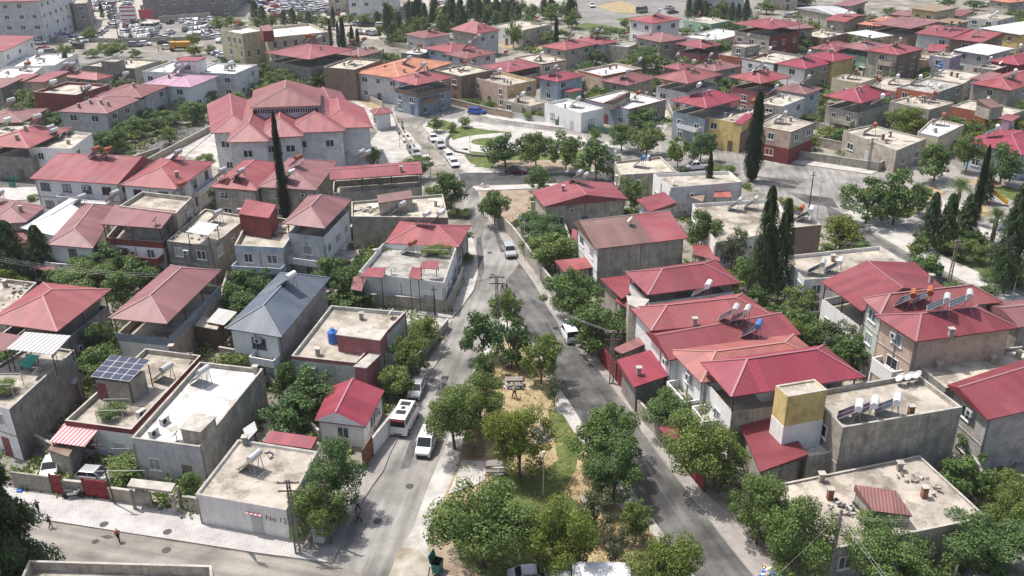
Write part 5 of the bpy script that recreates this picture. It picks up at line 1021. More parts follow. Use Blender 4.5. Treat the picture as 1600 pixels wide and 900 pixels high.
def clump(name, label, n, zones, mat, size, hmax, seed):
    r = np.random.RandomState(seed); V = []; k = 0
    for _ in range(n * 6):
        if k >= n: break
        zq = zones[r.randint(len(zones))]; xs = [p[0] for p in zq]; ys = [p[1] for p in zq]; x = r.uniform(min(xs), max(xs)); y = r.uniform(min(ys), max(ys))
        if not inpoly((x, y), zq): continue
        g = G(x, y); 
        if any(abs(g.x - q[0][0]) < 40 and inpoly((g.x, g.y), q) for q in BP): continue
        k += 1; m = r.randint(14, 40); c = np.array([g.x, g.y, 0]); R0 = r.uniform(.3, 1.3) * (1 + g.y / 200)
        d = r.normal(size=(m, 3)); d /= np.linalg.norm(d, axis=1)[:, None]; P = c + d * R0 * np.array([1, 1, hmax]) * r.uniform(.4, 1, (m, 1)); P[:, 2] = np.abs(P[:, 2]) + .03
        u = r.normal(size=(m, 3)); u /= np.linalg.norm(u, axis=1)[:, None]; v = np.cross(u, d); v /= np.linalg.norm(v, axis=1)[:, None] + 1e-6; s_ = size * (1 + g.y / 150) * r.uniform(.6, 1.3, (m, 1))
        V.append(np.stack([P - u * s_, P + v * s_ * .7, P + u * s_, P - v * s_ * .7], 1).reshape(-1, 3))
    V = np.concatenate(V); me = bpy.data.meshes.new(name); nq = len(V) // 4; me.from_pydata(V.tolist(), [], [tuple(range(4 * i, 4 * i + 4)) for i in range(nq)]); me.materials.append(mat); o = link(name, me); tag(o, label, name, None, 'stuff')
clump('undergrowth', 'weeds and small bushes growing through the yards between the houses', 2200, ZONES, LM['b'], .13, .8, 3)
clump('grass', 'dry tufts of grass across the central park', 380, [[(740, 640), (780, 540), (830, 560), (870, 650), (950, 760), (1060, 900), (720, 900), (690, 800)]], leafmat('dry_tufts', (.20, .16, .06), (.42, .34, .15)), .07, .45, 4)

RP = [[(v.co.x, v.co.y) for v in o.data.vertices][:len(o.data.polygons[0].vertices)] for o in bpy.data.objects if o.get('kind') == 'structure' and o.name.split('.')[0] in ('road', 'pavement', 'park_pavement', 'park_island', 'vacant_lot')]
TREES = [(o.location.x, o.location.y) for o in bpy.data.objects if o.get('category') in ('tree', 'shrub', 'conifer', 'cypress', 'palm')]
rf_ = random.Random(11); k = 0
def dseg(p, a, b_):
    ax, ay = b_[0] - a[0], b_[1] - a[1]; t = max(0, min(1, ((p[0] - a[0]) * ax + (p[1] - a[1]) * ay) / (ax * ax + ay * ay + 1e-9))); return math.hypot(p[0] - a[0] - ax * t, p[1] - a[1] - ay * t)
for _ in range(9000):
    if k >= 320: break
    zq = ZONES[rf_.choice([0, 1, 1, 2, 3, 3, 3])]; xs = [p[0] for p in zq]; ys = [p[1] for p in zq]; x = rf_.uniform(max(0, min(xs)), min(1600, max(xs))); y = rf_.uniform(min(ys), max(ys))
    if not inpoly((x, y), zq) or y > 610: continue
    g = G(x, y); g2 = (g.x, g.y)
    if any(abs(g.x - q[0][0]) < 60 and (inpoly(g2, q) or min(dseg(g2, q[i], q[i - 1]) for i in range(4)) < 1.0) for q in BP) or any(inpoly(g2, q) for q in RP) or any(math.hypot(g.x - a[0], g.y - a[1]) < 3.2 for a in TREES): continue
    TREES.append(g2); k += 1; s_ = scale_at(x, y); wd = rf_.uniform(2.6, 5.2); hh = wd * rf_.uniform(.7, 1.1)
    T(rf_.choice('bfgfbv'), x, y - hh * s_ * .55, wd * s_, hh * s_ * .8, y)
# ---------------------------------------------------------------- vehicles
CARC = dict(white=(.72, .72, .72), silver=(.45, .46, .47), grey=(.17, .175, .18), black=(.02, .02, .022), red=(.38, .03, .03), blue=(.02, .10, .42), cream=(.55, .50, .40), maroon=(.10, .02, .025), teal=(.10, .15, .17))
def paint(c):
    k = ('carpaint', c)
    if k in MATS: return MATS[k]
    m, t, p = newmat('car_paint'); p.inputs['Base Color'].default_value = (*CARC[c], 1); p.inputs['Roughness'].default_value = .3; p.inputs['Coat Weight'].default_value = .6; p.inputs['Coat Roughness'].default_value = .08; p.inputs['Metallic'].default_value = .3 if c in ('silver', 'grey', 'blue') else 0
    MATS[k] = m; return m
RUB = plain('tyre_rubber', (.02, .02, .02), .85); RIM = plain('alloy_rim', (.45, .45, .46), .35, .6); LAMP = plain('headlight_glass', (.75, .76, .78), .1); TAIL = plain('tail_lamp_glass', (.35, .02, .02), .2); BLK = plain('black_plastic', (.03, .03, .03), .6)
SPEC = {  # length, width, stations: (y, z_bottom, z_belt, z_top_of_body, half width factor); greenhouse: (y_front_base, y_front_top, y_rear_top, y_rear_base, roof z)
 'sedan': (4.4, 1.76, [(0, .30, .50, .62, .80), (.12, .22, .62, .72, .93), (.9, .2, .74, .86, 1), (1.35, .2, .80, .92, 1), (3.2, .2, .82, .95, 1), (3.95, .22, .82, .98, .97), (4.32, .28, .76, .94, .9), (4.4, .34, .62, .74, .84)], (1.15, 1.85, 3.15, 3.75, 1.43)),
 'hatch': (3.95, 1.70, [(0, .30, .52, .66, .80), (.12, .22, .64, .76, .93), (.8, .2, .78, .90, 1), (1.15, .2, .84, .96, 1), (3.1, .2, .86, 1.0, 1), (3.7, .22, .86, 1.0, .97), (3.9, .28, .80, .95, .92), (3.95, .34, .66, .76, .88)], (.98, 1.7, 3.35, 3.8, 1.48)),
 'van': (4.25, 1.75, [(0, .30, .58, .74, .82), (.12, .22, .72, .86, .94), (.75, .2, .88, 1.02, 1), (1.1, .2, .95, 1.1, 1), (3.1, .2, 1.0, 1.15, 1), (4.0, .22, 1.0, 1.15, .99), (4.2, .25, .95, 1.12, .97), (4.25, .3, .8, .9, .94)], (.85, 1.55, 3.95, 4.2, 1.85)),
 'minibus': (5.2, 2.0, [(0, .32, .8, 1.0, .88), (.1, .28, .9, 1.15, .96), (.7, .26, 1.0, 1.3, 1), (1.0, .26, 1.05, 1.35, 1), (4.2, .26, 1.1, 1.4, 1), (5.05, .28, 1.1, 1.4, .99), (5.16, .3, 1.05, 1.38, .97), (5.2, .36, .9, 1.0, .95)], (.35, 1.1, 5.0, 5.16, 2.4)),
 'suv': (4.4, 1.85, [(0, .34, .6, .78, .84), (.12, .28, .74, .9, .94), (.95, .25, .88, 1.02, 1), (1.3, .25, .92, 1.08, 1), (3.4, .25, .96, 1.12, 1), (4.2, .28, .95, 1.1, .97), (4.35, .32, .88, 1.04, .94), (4.4, .38, .72, .84, .9)], (1.1, 1.75, 3.9, 4.25, 1.66)),
 'pickup': (5.2, 1.85, [(0, .36, .62, .80, .84), (.12, .3, .76, .92, .94), (1.0, .28, .9, 1.04, 1), (1.35, .28, .94, 1.08, 1), (3.3, .28, .96, 1.10, 1), (3.35, .28, .96, 1.10, 1), (5.15, .3, .96, 1.08, .98), (5.2, .36, .8, .9, .94)], (1.15, 1.85, 3.0, 3.3, 1.74))}
def bodyparts(kind):
    L, Wd, S, (y0, y1, y2, y3, zr) = SPEC[kind]; hw = Wd / 2; b = MB(); gl = MB(); rf = MB()
    ring = lambda s: [Vector((-hw * s[4] * .97, s[0], s[1])), Vector((-hw * s[4], s[0], s[1] + .15)), Vector((-hw * s[4], s[0], s[2])), Vector((-hw * s[4] * .90, s[0], s[3])), Vector((hw * s[4] * .90, s[0], s[3])), Vector((hw * s[4], s[0], s[2])), Vector((hw * s[4], s[0], s[1] + .15)), Vector((hw * s[4] * .97, s[0], s[1]))]
    Rg = [ring(s) for s in S]
    for A, B in zip(Rg, Rg[1:]):
        for i in range(8):
            j = (i + 1) % 8; b.poly([A[i], A[j], B[j], B[i]], 0 if i not in (7,) else 1)
    b.poly(Rg[0][::-1]); b.poly(Rg[-1])
    zb = S[3][3] - .03; zb2 = S[5][3] - .03; wb, wt = hw * .89, hw * .74 if kind not in ('minibus', 'van') else hw * .82
    P = {(-1, 0): Vector((-wb, y0, zb)), (1, 0): Vector((wb, y0, zb)), (-1, 1): Vector((-wt, y1, zr - .04)), (1, 1): Vector((wt, y1, zr - .04)), (-1, 2): Vector((-wt, y2, zr - .04)), (1, 2): Vector((wt, y2, zr - .04)), (-1, 3): Vector((-wb, y3, zb2)), (1, 3): Vector((wb, y3, zb2))}
    gl.poly([P[-1, 0], P[1, 0], P[1, 1], P[-1, 1]]); gl.poly([P[1, 0], P[1, 3], P[1, 2], P[1, 1]]); gl.poly([P[-1, 3], P[-1, 0], P[-1, 1], P[-1, 2]]); gl.poly([P[1, 3], P[-1, 3], P[-1, 2], P[1, 2]])
    e = .045; my = (y1 + y2) / 2
    rf.poly([Vector((-wt - e, y1 - .05, zr - .05)), Vector((wt + e, y1 - .05, zr - .05)), Vector((wt * .9, y1 + .2, zr)), Vector((-wt * .9, y1 + .2, zr))]); rf.poly([Vector((-wt * .9, y1 + .2, zr)), Vector((wt * .9, y1 + .2, zr)), Vector((wt * .9, y2 - .12, zr)), Vector((-wt * .9, y2 - .12, zr))])
    rf.poly([Vector((-wt * .9, y2 - .12, zr)), Vector((wt * .9, y2 - .12, zr)), Vector((wt + e, y2 + .04, zr - .05)), Vector((-wt - e, y2 + .04, zr - .05))])
    for s in (-1, 1):
        q = [Vector((s * (wt + e), y1 - .05, zr - .05)), Vector((s * wt * .9, y1 + .2, zr)), Vector((s * wt * .9, y2 - .12, zr)), Vector((s * (wt + e), y2 + .04, zr - .05))]; rf.poly(q if s < 0 else q[::-1])
        for a_, b_ in (((s, 0), (s, 1)), ((s, 3), (s, 2))): rf.bar(P[a_] * 1.0 + Vector((s * .01, 0, 0)), P[b_] + Vector((s * .01, 0, 0)), .07)
        u = .48; bp = P[s, 0].lerp(P[s, 3], u); tp = Vector((s * wt, my, zr - .04)); rf.bar(bp + Vector((s * .015, 0, 0)), tp + Vector((s * .015, 0, 0)), .06, .08)
        if kind == 'van': q = [bp, P[s, 3], P[s, 2], tp]; q = [v + Vector((s * .012, 0, 0)) for v in q]; rf.poly(q if s > 0 else q[::-1])
    return b, gl, rf
CARM = {}
def car_meshes(kind, col):
    k = (kind, col)
    if k in CARM: return CARM[k]
    L, Wd, S, gh = SPEC[kind]; b, gl, rf = bodyparts(kind); hw = Wd / 2; n0 = len(b.f)
    if kind == 'pickup': b.box((0, 4.2, 1.09), (Wd * .82, 1.5, .03), mi=1)
    for s in (-1, 1): b.box((s * (hw + .08), gh[0] + .28, S[3][3] + .03), (.18, .1, .12), mi=1)
    b.box((0, -.01, .42), (Wd * .72, .06, .2), mi=1); b.box((0, L - .0, .5), (Wd * .5, .04, .14), mi=1)
    hl = MB(); hl.box((0, 0, 0), (.30, .12, .14)); tl = MB(); tl.box((0, 0, 0), (.24, .08, .18 if kind != 'van' else .4))
    wh = MB(); wh.bar((-.1, 0, 0), (.1, 0, 0), .62 if kind not in ('suv', 'pickup', 'minibus') else .72, n=16); ri = MB(); ri.bar((-.107, 0, 0), (.107, 0, 0), .38, n=12)
    far = MB(); far.v, far.f, far.m, far.uv = list(b.v), list(b.f), list(b.m), list(b.uv)
    for src, mi in ((gl, 2), (rf, 0), (hl, 3)):
        if src is hl: continue
        o = len(far.v); far.v += src.v; far.f += [tuple(i + o for i in f) for f in src.f]; far.m += [mi] * len(src.f); far.uv += src.uv
    for s in (-1, 1):
        far.box((s * hw * .66, .06, S[1][2] - .06), (.3, .16, .13), mi=3); far.box((s * hw * .74, L - .04, S[-2][2]), (.2, .12, .16), mi=4)
        for y in (.82, L - .85): far.bar((s * (hw - .17), y, .31), (s * (hw + .01), y, .31), .62, n=10, mi=1)
    CARM[k] = dict(b=b.mesh('body', [paint(col), BLK]), g=gl.mesh('window_glass', [plain('car_glass', (.02, .025, .03), .08)]), r=rf.mesh('roof', [paint(col)]), h=hl.mesh('headlight', [LAMP]), t=tl.mesh('tail_lamp', [TAIL]), w=wh.mesh('tyre', [RUB]), i=ri.mesh('rim', [RIM]), far=far.mesh('car', [paint(col), BLK, plain('car_glass', (.02, .025, .03), .08), LAMP, TAIL]))
    return CARM[k]
NMK = dict(sedan='parked_car', hatch='parked_car', van='van', minibus='minibus', suv='parked_car', pickup='pickup_truck'); CATK = dict(sedan='car', hatch='car', van='van', minibus='minibus', suv='car', pickup='pickup truck')
def car(kind, col, x, y, hd, label, group=None, near=None, z=0.02, sc_=1.0):
    """x, y = middle of the car on the ground (px); hd = world heading of the nose, degrees"""
    p = G(x, y, z); M = car_meshes(kind, col); L, Wd, S, gh = SPEC[kind]; near = p.y < 165 if near is None else near
    rz = math.radians(hd) + math.pi / 2; off = Vector((-math.sin(rz), math.cos(rz), 0)) * (-L / 2); base = p + off
    if not near:
        o = link(NMK[kind], M['far'], None, base, rz, (sc_,) * 3); tag(o, label, CATK[kind], group); return o
    t = empty(NMK[kind], p + off * .9, rz); t.scale = (.9,) * 3; tag(t, label, CATK[kind], group); link('body', M['b'], t); link('window_glass', M['g'], t); link('roof', M['r'], t)
    for s in (-1, 1):
        link('headlight', M['h'], t, (s * Wd * .33, .07, S[1][2] - .05)); link('tail_lamp', M['t'], t, (s * Wd * .39, L - .06, S[-2][2]))
        for yy in (.82, L - .85):
            w_ = link('wheel', M['w'], t, (s * (Wd / 2 - .09), yy, .31 if kind not in ('suv', 'pickup', 'minibus') else .36)); link('rim', M['i'], w_)
    return t
def hdg(x0, y0, x1, y1): d = G(x1, y1) - G(x0, y0); return math.degrees(math.atan2(d.y, d.x))
RL = hdg(745, 500, 575, 860); RU = RL + 180
car('van', 'white', 667, 700, hdg(690, 640, 650, 740), 'white panel van driving down the left road beside the park tree')
mb = car('minibus', 'white', 633, 664, hdg(600, 712, 660, 600), 'white minibus parked at the left kerb behind the silver hatchback')
b = MB(); b.box((0, 1.9, 2.43), (1.1, .7, .08)); b.box((0, 3.7, 2.43), (1.1, .7, .08)); b.box((0, 2.8, 2.45), (.4, .4, .12)); b.build('roof_hatch', DARK, mb, False)
b = MB(); b.box((0, 5.10, 2.12), (1.3, .05, .2)); b.build('rear_sign', plain('red_sign', (.45, .05, .06), .5), mb, False)
car('hatch', 'silver', 651, 614, hdg(660, 590, 640, 640), 'silver hatchback parked at the left kerb in front of the white minibus')
car('van', 'white', 889, 527, hdg(890, 540, 868, 500) , 'small white van parked on the pavement under the dark round tree')
car('suv', 'silver', 796, 397, hdg(785, 365, 812, 425), 'silver car parked on the right pavement below the gable house')
car('sedan', 'silver', 832, 908, 5, 'silver sedan cut by the bottom edge below the big park trees', near=True)
tr = empty('truck', G(930, 938, .02), math.radians(-3)); tag(tr, 'white box truck roof at the bottom edge beside the silver sedan', 'truck')
b = MB(); b.box((.4, 0, 1.75), (4.4, 2.2, 2.2)); b.build('cargo_box', dirty((.62, .63, .64), .15, 'truck_box', .8, False), tr, False); b = MB(); b.box((-2.6, 0, 1.2), (1.4, 2.0, 1.6)); b.build('cab', WHITEP, tr, False)
for x_ in (-2.4, 1.6):
    for y_ in (-1, 1): b = MB(); b.bar((x_, y_ * .95, .42), (x_, y_ * 1.12, .42), .84, n=14); b.build('wheel', RUB, tr, False)
car('sedan', 'white', 83, 735, hdg(92, 706, 70, 755), 'white sedan parked in the yard behind the metal fence')
car('hatch', 'silver', 152, 750, hdg(130, 748, 175, 752), 'silver car roof behind the red double gate')
for i, (x, y, c, k_, lab) in enumerate([(677, 219, 'white', 'sedan', 'first white sedan in the kerb row by the round park'), (688, 229, 'silver', 'sedan', 'silver sedan second in the kerb row by the round park'), (702, 248, 'white', 'hatch', 'white hatchback third in the kerb row by the round park'), (709, 258, 'white', 'sedan', 'white sedan last in the kerb row, nearest the corner')]): car(k_, c, x, y, hdg(665, 200, 712, 265), lab, 'cars along the round park kerb', near=True)
for x, y, c, k_, lab in [(626, 207, 'teal', 'hatch', 'blue green hatchback by the school gate wall'), (634, 219, 'white', 'sedan', 'white sedan by the school yard wall'), (643, 236, 'teal', 'sedan', 'dull teal car behind the yard tree'), (650, 243, 'silver', 'hatch', 'silver car half hidden by the yard tree'), (667, 254, 'white', 'sedan', 'white car beyond the yard tree near the lamp post')]: car(k_, c, x, y, hdg(625, 195, 672, 262), lab, 'cars along the school yard wall', near=True)
car('suv', 'blue', 745, 178, hdg(730, 178, 760, 180), 'bright blue car on the upper pavement below the peach cube', near=True)
car('van', 'white', 592, 152, hdg(582, 148, 602, 154), 'white minivan parked before the orange tiled house', near=True); car('sedan', 'silver', 634, 160, hdg(620, 156, 645, 163), 'pale sedan parked by the street corner loft house', near=True)
car('sedan', 'silver', 700, 159, hdg(690, 161, 710, 155), 'silver sedan in the shade beside the loft house wall', near=True); car('sedan', 'maroon', 806, 270, hdg(790, 270, 825, 271), 'dark red car on the fresh asphalt below the round park', near=True)
car('pickup', 'white', 1087, 264, hdg(1110, 262, 1070, 265), 'white pickup parked by the low vine near the upper junction', near=True)
car('van', 'white', 372, 152, hdg(362, 150, 384, 154), 'white van behind the west rear school wing'); car('van', 'white', 1563, 356, hdg(1550, 360, 1580, 352), 'white car parked inside the right park', near=True)
car('minibus', 'white', 1355, 118, hdg(1345, 119, 1370, 116), 'white minibus next to the cream bungalow')
car('pickup', 'white', 925, 11, hdg(920, 5, 930, 18), 'white pickup driving towards the roundabout'); car('minibus', 'grey', 1003, 20, hdg(990, 22, 1016, 17), 'grey box van on the roundabout'); car('sedan', 'silver', 1045, 14, hdg(1035, 15, 1055, 13), 'silver car leaving the roundabout'); car('sedan', 'black', 1051, 21, hdg(1040, 22, 1062, 20), 'black car entering the roundabout')
# road traffic and the car parks at the top left
for x, y, c, k_, lab in [(20, 77, 'silver', 'van', 'grey blue van on the highway before the apartment block'), (66, 79, 'red', 'sedan', 'dark red car on the highway'), (121, 76, 'black', 'van', 'black van on the highway near the big tree'), (211, 73, 'grey', 'suv', 'dark grey car on the highway beyond the rubble roof'), (227, 71, 'white', 'hatch', 'white hatchback ahead of the dark grey highway car'), (257, 69, 'black', 'sedan', 'black car beside the small roadside tree'), (262, 77, 'white', 'hatch', 'white hatchback on the nearest highway lane')]: car(k_, c, x, y, 178 if x < 200 else 2, lab)
dt = empty('dump_truck', G(284, 79, .02), math.radians(5)); tag(dt, 'yellow dump truck on the highway beside a green tree', 'truck')
b = MB(); b.box((.6, 0, 2.0), (4.2, 2.3, 1.4)); b.build('tipper_bed', plain('truck_yellow', (.50, .26, .03), .5), dt, False); b = MB(); b.box((-2.4, 0, 1.7), (1.5, 2.2, 2.1)); b.build('cab', plain('truck_yellow', (.50, .26, .03), .5), dt, False); b = MB(); b.box((0, 0, .85), (7, 1, .3)); b.build('chassis', BLK, dt, False)
for x_ in (-2.7, 1.4, 2.8): b = MB(); b.bar((x_, -1.15, .5), (x_, 1.15, .5), 1.0, n=12); b.build('wheel_pair', RUB, dt, False)
def row(x0, y0, x1, y1, n, hd, name, colors='wwswgwb'):
    M_ = dict(w='white', s='silver', g='grey', b='black', r='red', u='blue', c='cream')
    for i in range(n):
        u = i / max(1, n - 1); c = M_[R.choice(colors)]; car(R.choice(['sedan', 'hatch', 'sedan', 'suv']), c, x0 + (x1 - x0) * u + R.uniform(-.6, .6), y0 + (y1 - y0) * u + R.uniform(-.4, .4), hd + R.uniform(-3, 3), f'{c} car parked in the {name}', name)
row(134, 14, 168, 9, 6, 80, 'back row of the far left car park'); row(117, 20, 172, 14, 8, 80, 'second row of the far left car park', 'wrwsurw'); row(106, 27, 140, 24, 5, 80, 'front row by the red kiosk', 'swwr'); row(172, 3, 176, 26, 5, 175, 'side row left of the long lane', 'wsg'); row(152, 4, 170, 2, 4, 80, 'rearmost row at the top left edge', 'wwsr')
row(201, 2, 190, 33, 11, 172, 'kerb row along the long lane', 'wsgw'); row(178, 3, 200, 2, 3, 10, 'short row at the head of the long lane', 'ws')
row(200, 45, 220, 43, 5, 85, 'back row of the stall block', 'bgw'); row(196, 52, 218, 49, 6, 85, 'middle row of the stall block', 'wswg'); row(192, 60, 212, 57, 6, 85, 'front row of the stall block', 'wwg'); row(226, 46, 246, 44, 5, 85, 'row beside the white minibuses', 'wwg'); row(222, 53, 242, 50, 6, 85, 'second row of the right stall block', 'wwrs'); row(216, 61, 234, 58, 5, 85, 'front row of the right stall block', 'wws')
row(296, 35, 308, 33, 3, 85, 'back row before the glass office', 'w'); row(292, 42, 310, 39, 5, 85, 'middle row before the glass office', 'wws'); row(292, 49, 322, 45, 5, 85, 'front row before the glass office', 'wwg'); row(318, 36, 319, 47, 2, 85, 'pair of cars right of the office rows', 'ws'); row(238, 22, 258, 21, 4, 80, 'row at the corner of the glass office', 'wsb')
row(226, 13, 230, 21, 3, 85, 'cluster left of the glass office', 'wb'); row(93, 50, 112, 42, 5, 80, 'cars beside the grey apartment block', 'wsw'); row(96, 60, 112, 57, 4, 10, 'cars under the grey apartment wall', 'wsu'); row(40, 68, 62, 68, 3, 5, 'cars under the apartment facade', 'w'); row(152, 57, 162, 50, 3, 85, 'cars right of the round tree', 'gws')
row(452, 2, 474, 22, 9, 5, 'first long column of the big car park', 'wsgw'); row(462, 0, 484, 18, 9, 5, 'second long column of the big car park', 'wwsg'); row(474, 0, 494, 22, 10, 5, 'third long column of the big car park', 'wgsw'); row(484, 2, 497, 20, 8, 5, 'fourth long column of the big car park', 'wsc')
row(392, 2, 408, 13, 6, 5, 'left column behind the tree belt', 'wsur'); row(400, 1, 412, 8, 5, 5, 'second column behind the tree belt', 'wgb'); row(420, 1, 432, 12, 6, 5, 'red car column behind the tree belt', 'rwrs'); row(426, 18, 436, 27, 5, 5, 'column ending at the tree belt', 'sbrw')
row(518, 12, 538, 26, 8, 80, 'crowded lot below the pale slab', 'wwsr'); row(524, 10, 542, 20, 6, 80, 'second row of the crowded lot', 'wws'); row(510, 10, 518, 24, 5, 5, 'kerb cars beside the crowded lot', 'bgs')
row(560, 40, 596, 42, 6, 5, 'street row behind the cypresses', 'bwsg'); row(562, 52, 590, 55, 6, 80, 'row behind the brown roof', 'bgws'); row(336, 84, 350, 90, 4, 5, 'cars left of the cream school', 'bwg'); row(342, 52, 344, 66, 3, 85, 'cars along the school side wall', 'w'); row(325, 58, 335, 60, 2, 10, 'pair on the lane by the cream school', 'w')
row(1232, 27, 1252, 24, 4, 10, 'cars behind the maroon tower house', 'wsw'); row(680, 8, 700, 4, 3, 10, 'cars beyond the conifer belt', 'rws'); row(1530, 11, 1542, 9, 3, 80, 'cars at the top right corner', 'w'); row(1412, 67, 1432, 68, 3, 80, 'dark cars under the pink monopitch', 'bg')
car('hatch', 'white', 266, 53, 70, 'lone white car in the middle of the grey car park'); car('hatch', 'black', 266, 37, 80, 'lone black car at the back of the grey car park'); car('hatch', 'white', 286, 35, 80, 'lone white car near the office rows'); car('minibus', 'white', 363, 17, 80, 'white bus van beside the glass office'); car('suv', 'white', 331, 20, 80, 'white car before the glass office steps')
row(140, 19, 172, 14, 6, 80, 'third row of the far left car park', 'wswgr'); row(112, 12, 132, 9, 4, 80, 'rear group by the beige flats', 'wwsg'); row(180, 30, 176, 44, 3, 175, 'cars along the straw patch', 'gws'); row(204, 38, 222, 36, 4, 85, 'rear stalls behind the minibuses', 'bws'); row(246, 58, 262, 62, 3, 5, 'cars at the grey car park corner', 'wsg')
row(300, 55, 326, 52, 5, 85, 'kerb stalls beside the round tree', 'wwsg'); row(324, 28, 336, 44, 5, 175, 'side stalls before the school', 'wsw'); row(496, 0, 506, 18, 7, 5, 'fifth long column of the big car park', 'wsgc'); row(440, 4, 452, 22, 7, 5, 'outer long column of the big car park', 'wgsw'); row(272, 27, 300, 26, 6, 85, 'cars under the glass office wall', 'wsgw'); row(120, 68, 150, 62, 4, 5, 'cars behind the highway wall', 'wsg'); row(600, 45, 640, 44, 5, 5, 'street row before the belt', 'wsgb'); row(30, 84, 80, 84, 5, 5, 'cars waiting on the highway edge', 'wsrg')
for i, x in enumerate((229, 236, 243)): car('minibus', 'white', x, 45.5, 85, 'white minibus in the trio of the stall block', 'minibuses in the stall block')
car('minibus', 'white', 276, 20, 90, 'white van at the left end of the glass office')
# ---------------------------------------------------------------- walls, fences, gates
def wall(short, s, h, mat, cat='wall', name='yard_wall', th=.2, cope=True, label=None, z0=0.0):
    P = pts(s); t = empty(name, P[0]); mx = P[len(P) // 2]; m = MB(); c = MB()
    for a, b_ in zip(P, P[1:]):
        d = (b_ - a).normalized(); n = Vector((-d.y, d.x, 0)) * th / 2; n2 = n * 1.35
        m.prism([tuple(a + n), tuple(a - n), tuple(b_ - n), tuple(b_ + n)], z0, h)
        c.prism([tuple(a + n2), tuple(a - n2), tuple(b_ - n2), tuple(b_ + n2)], h, h + .07)
    m.build('wall_panel', mat, t)
    if cope: c.build('coping', COPE, t)
    q = PX((P[0] + P[-1]) / 2); tag(t, label or near_label(q[0], q[1], short), cat, 'yard walls'); return t
def gate(s, h, mat, label, n=2, name='metal_gate'):
    P = pts(s); t = empty(name, P[0]); tag(t, label, 'gate'); a, b_ = P[0], P[1]
    for i in range(n):
        m = MB(); u = a.lerp(b_, i / n + .01); v = a.lerp(b_, (i + 1) / n - .01); m.bar(u + Vector((0, 0, h / 2 + .1)), v + Vector((0, 0, h / 2 + .1)), .06, h); 
        for zz in (.3, h * .55, h): m.bar(u + Vector((0, -.05, zz)), v + Vector((0, -.05, zz)), .05)
        m.build('gate_leaf', mat, t)
    for p in (a, b_): m = MB(); m.box((p.x, p.y, h / 2 + .1), (.14, .14, h + .2)); m.build('gate_post', METAL, t)
WC, WE, WW, WX = wallmat('C'), wallmat('E'), wallmat('W'), brickmat()
wall('', '24,763 83,771', 1.9, dirty((.36, .33, .28), .4, 'old_metal_panels', 3), cat='fence', name='panel_fence', label='rusty pale metal panel fence beside the huge conifer', cope=False)
gate('85,772 102,774', 2.1, REDP, 'narrow red door left of the parked motorcycle', 1, 'metal_door'); wall('', '103,774 134,777', 1.7, WX, label='rough stone wall between the two red gates'); gate('135,777 173,782', 2.0, REDP, 'wide red double gate with a car behind it')
wall('', '174,783 212,788 240,792', 1.5, WE, label='crumbling low wall right of the red double gate'); wall('', '290,798 312,801', 1.6, WE, label='short wall stub at the left corner of the No 12 house')
pg = empty('porch_slab', G(240, 790)); tag(pg, 'concrete porch slab on pillars before the white-decked grey house', 'porch'); P = [G(*p, 2.3) for p in ((199, 762), (268, 771), (275, 758), (206, 750))]; b = MB(); b.prism([tuple(p) for p in P], 2.3, 2.5); b.build('slab', COPE, pg)
for p in ((201, 764), (266, 772), (274, 760), (208, 752)): q = G(*p, 2.3); b = MB(); b.box((q.x * .995, q.y, 1.15), (.22, .22, 2.3)); b.build('pillar', WC, pg)
wall('', '584,712 628,656', 2.0, WW, label='white yard wall with brown gate beside the crimson gable cottage'); gate('569,735 583,713', 2.2, dirty((.28, .12, .06), .3, 'brown_gate'), 'brown sheet gate at the end of the white yard wall', 1)
wall('', '563,478 640,484 700,490 716,458 724,436', 1.8, WC, label='grey perimeter wall around the corner house with vine roof'); wall('', '640,585 700,512', 1.2, WE, label='low wall beside the pale green and pink house')
wall('', '770,345 800,372 822,402 842,432 870,468', 2.0, WC, label='long grey wall behind the right pavement, upper stretch'); wall('', '884,488 905,515 935,553', 1.8, WE, label='beige wall along the right pavement by the white van')
gate('938,566 962,596', 2.2, REDP, 'upper red sheet gate on the right pavement'); gate('964,598 990,634', 2.4, REDP, 'tall red gate with white panels on the right pavement', 3); wall('', '996,650 1036,694 1064,726', 1.9, WC, label='grey wall below the tall red gate'); gate('1067,730 1100,768', 1.9, REDP, 'low red fence behind the feathery tree', 3)
wall('', '1490,905 1500,872 1560,862 1640,848', 1.4, WE, label='low stone wall at the bottom right corner'); wall('', '225,262 330,206 340,200', 1.3, dirty((.42, .36, .28), .3, 'buff_stone'), label='buff stone wall with posts beside the school lane')
wall('', '548,147 575,156 598,167', 1.1, WE, label='low wall above the dry verge by the school'); wall('', '614,180 622,204 640,232 648,245', 1.5, dirty((.5, .42, .34), .3, 'peach_render'), label='peach wall along the school yard with parked cars'); wall('', '702,164 760,178 800,186', 1.6, dirty((.46, .36, .26), .3, 'tan_render'), label='tan retaining wall below the garden shrubs')
wall('', '762,178 850,192', 1.2, WW, label='white wall below the bare concrete block'); wall('', '868,196 960,212', 1.4, dirty((.10, .22, .14), .3, 'green_mesh'), label='green screened fence before the clean white villa', cope=False); gate('872,197 878,198', 1.9, plain('gate_blue', (.03, .12, .4), .5), 'small blue gate of the clean white villa', 1, 'metal_door')
wall('', '1228,246 1372,268 1398,252', 1.6, WC, label='grey yard wall at the plaza corner'); wall('', '1272,228 1330,240 1378,258', 1.8, WE, label='inner pale wall of the empty plaza yard'); wall('', '948,280 958,282', 6.0, WW, label='tall white garden wall next to the big dark tree', th=.4)
wall('', '1158,226 1180,232', 2.2, REDP, label='red yard wall before the red and cream plaza house'); wall('', '30,62 90,66 200,66 330,62', 1.2, WC, label='grey car park wall along the highway'); wall('', '250,36 330,29', 2.2, WC, label='concrete wall behind the grey car park')
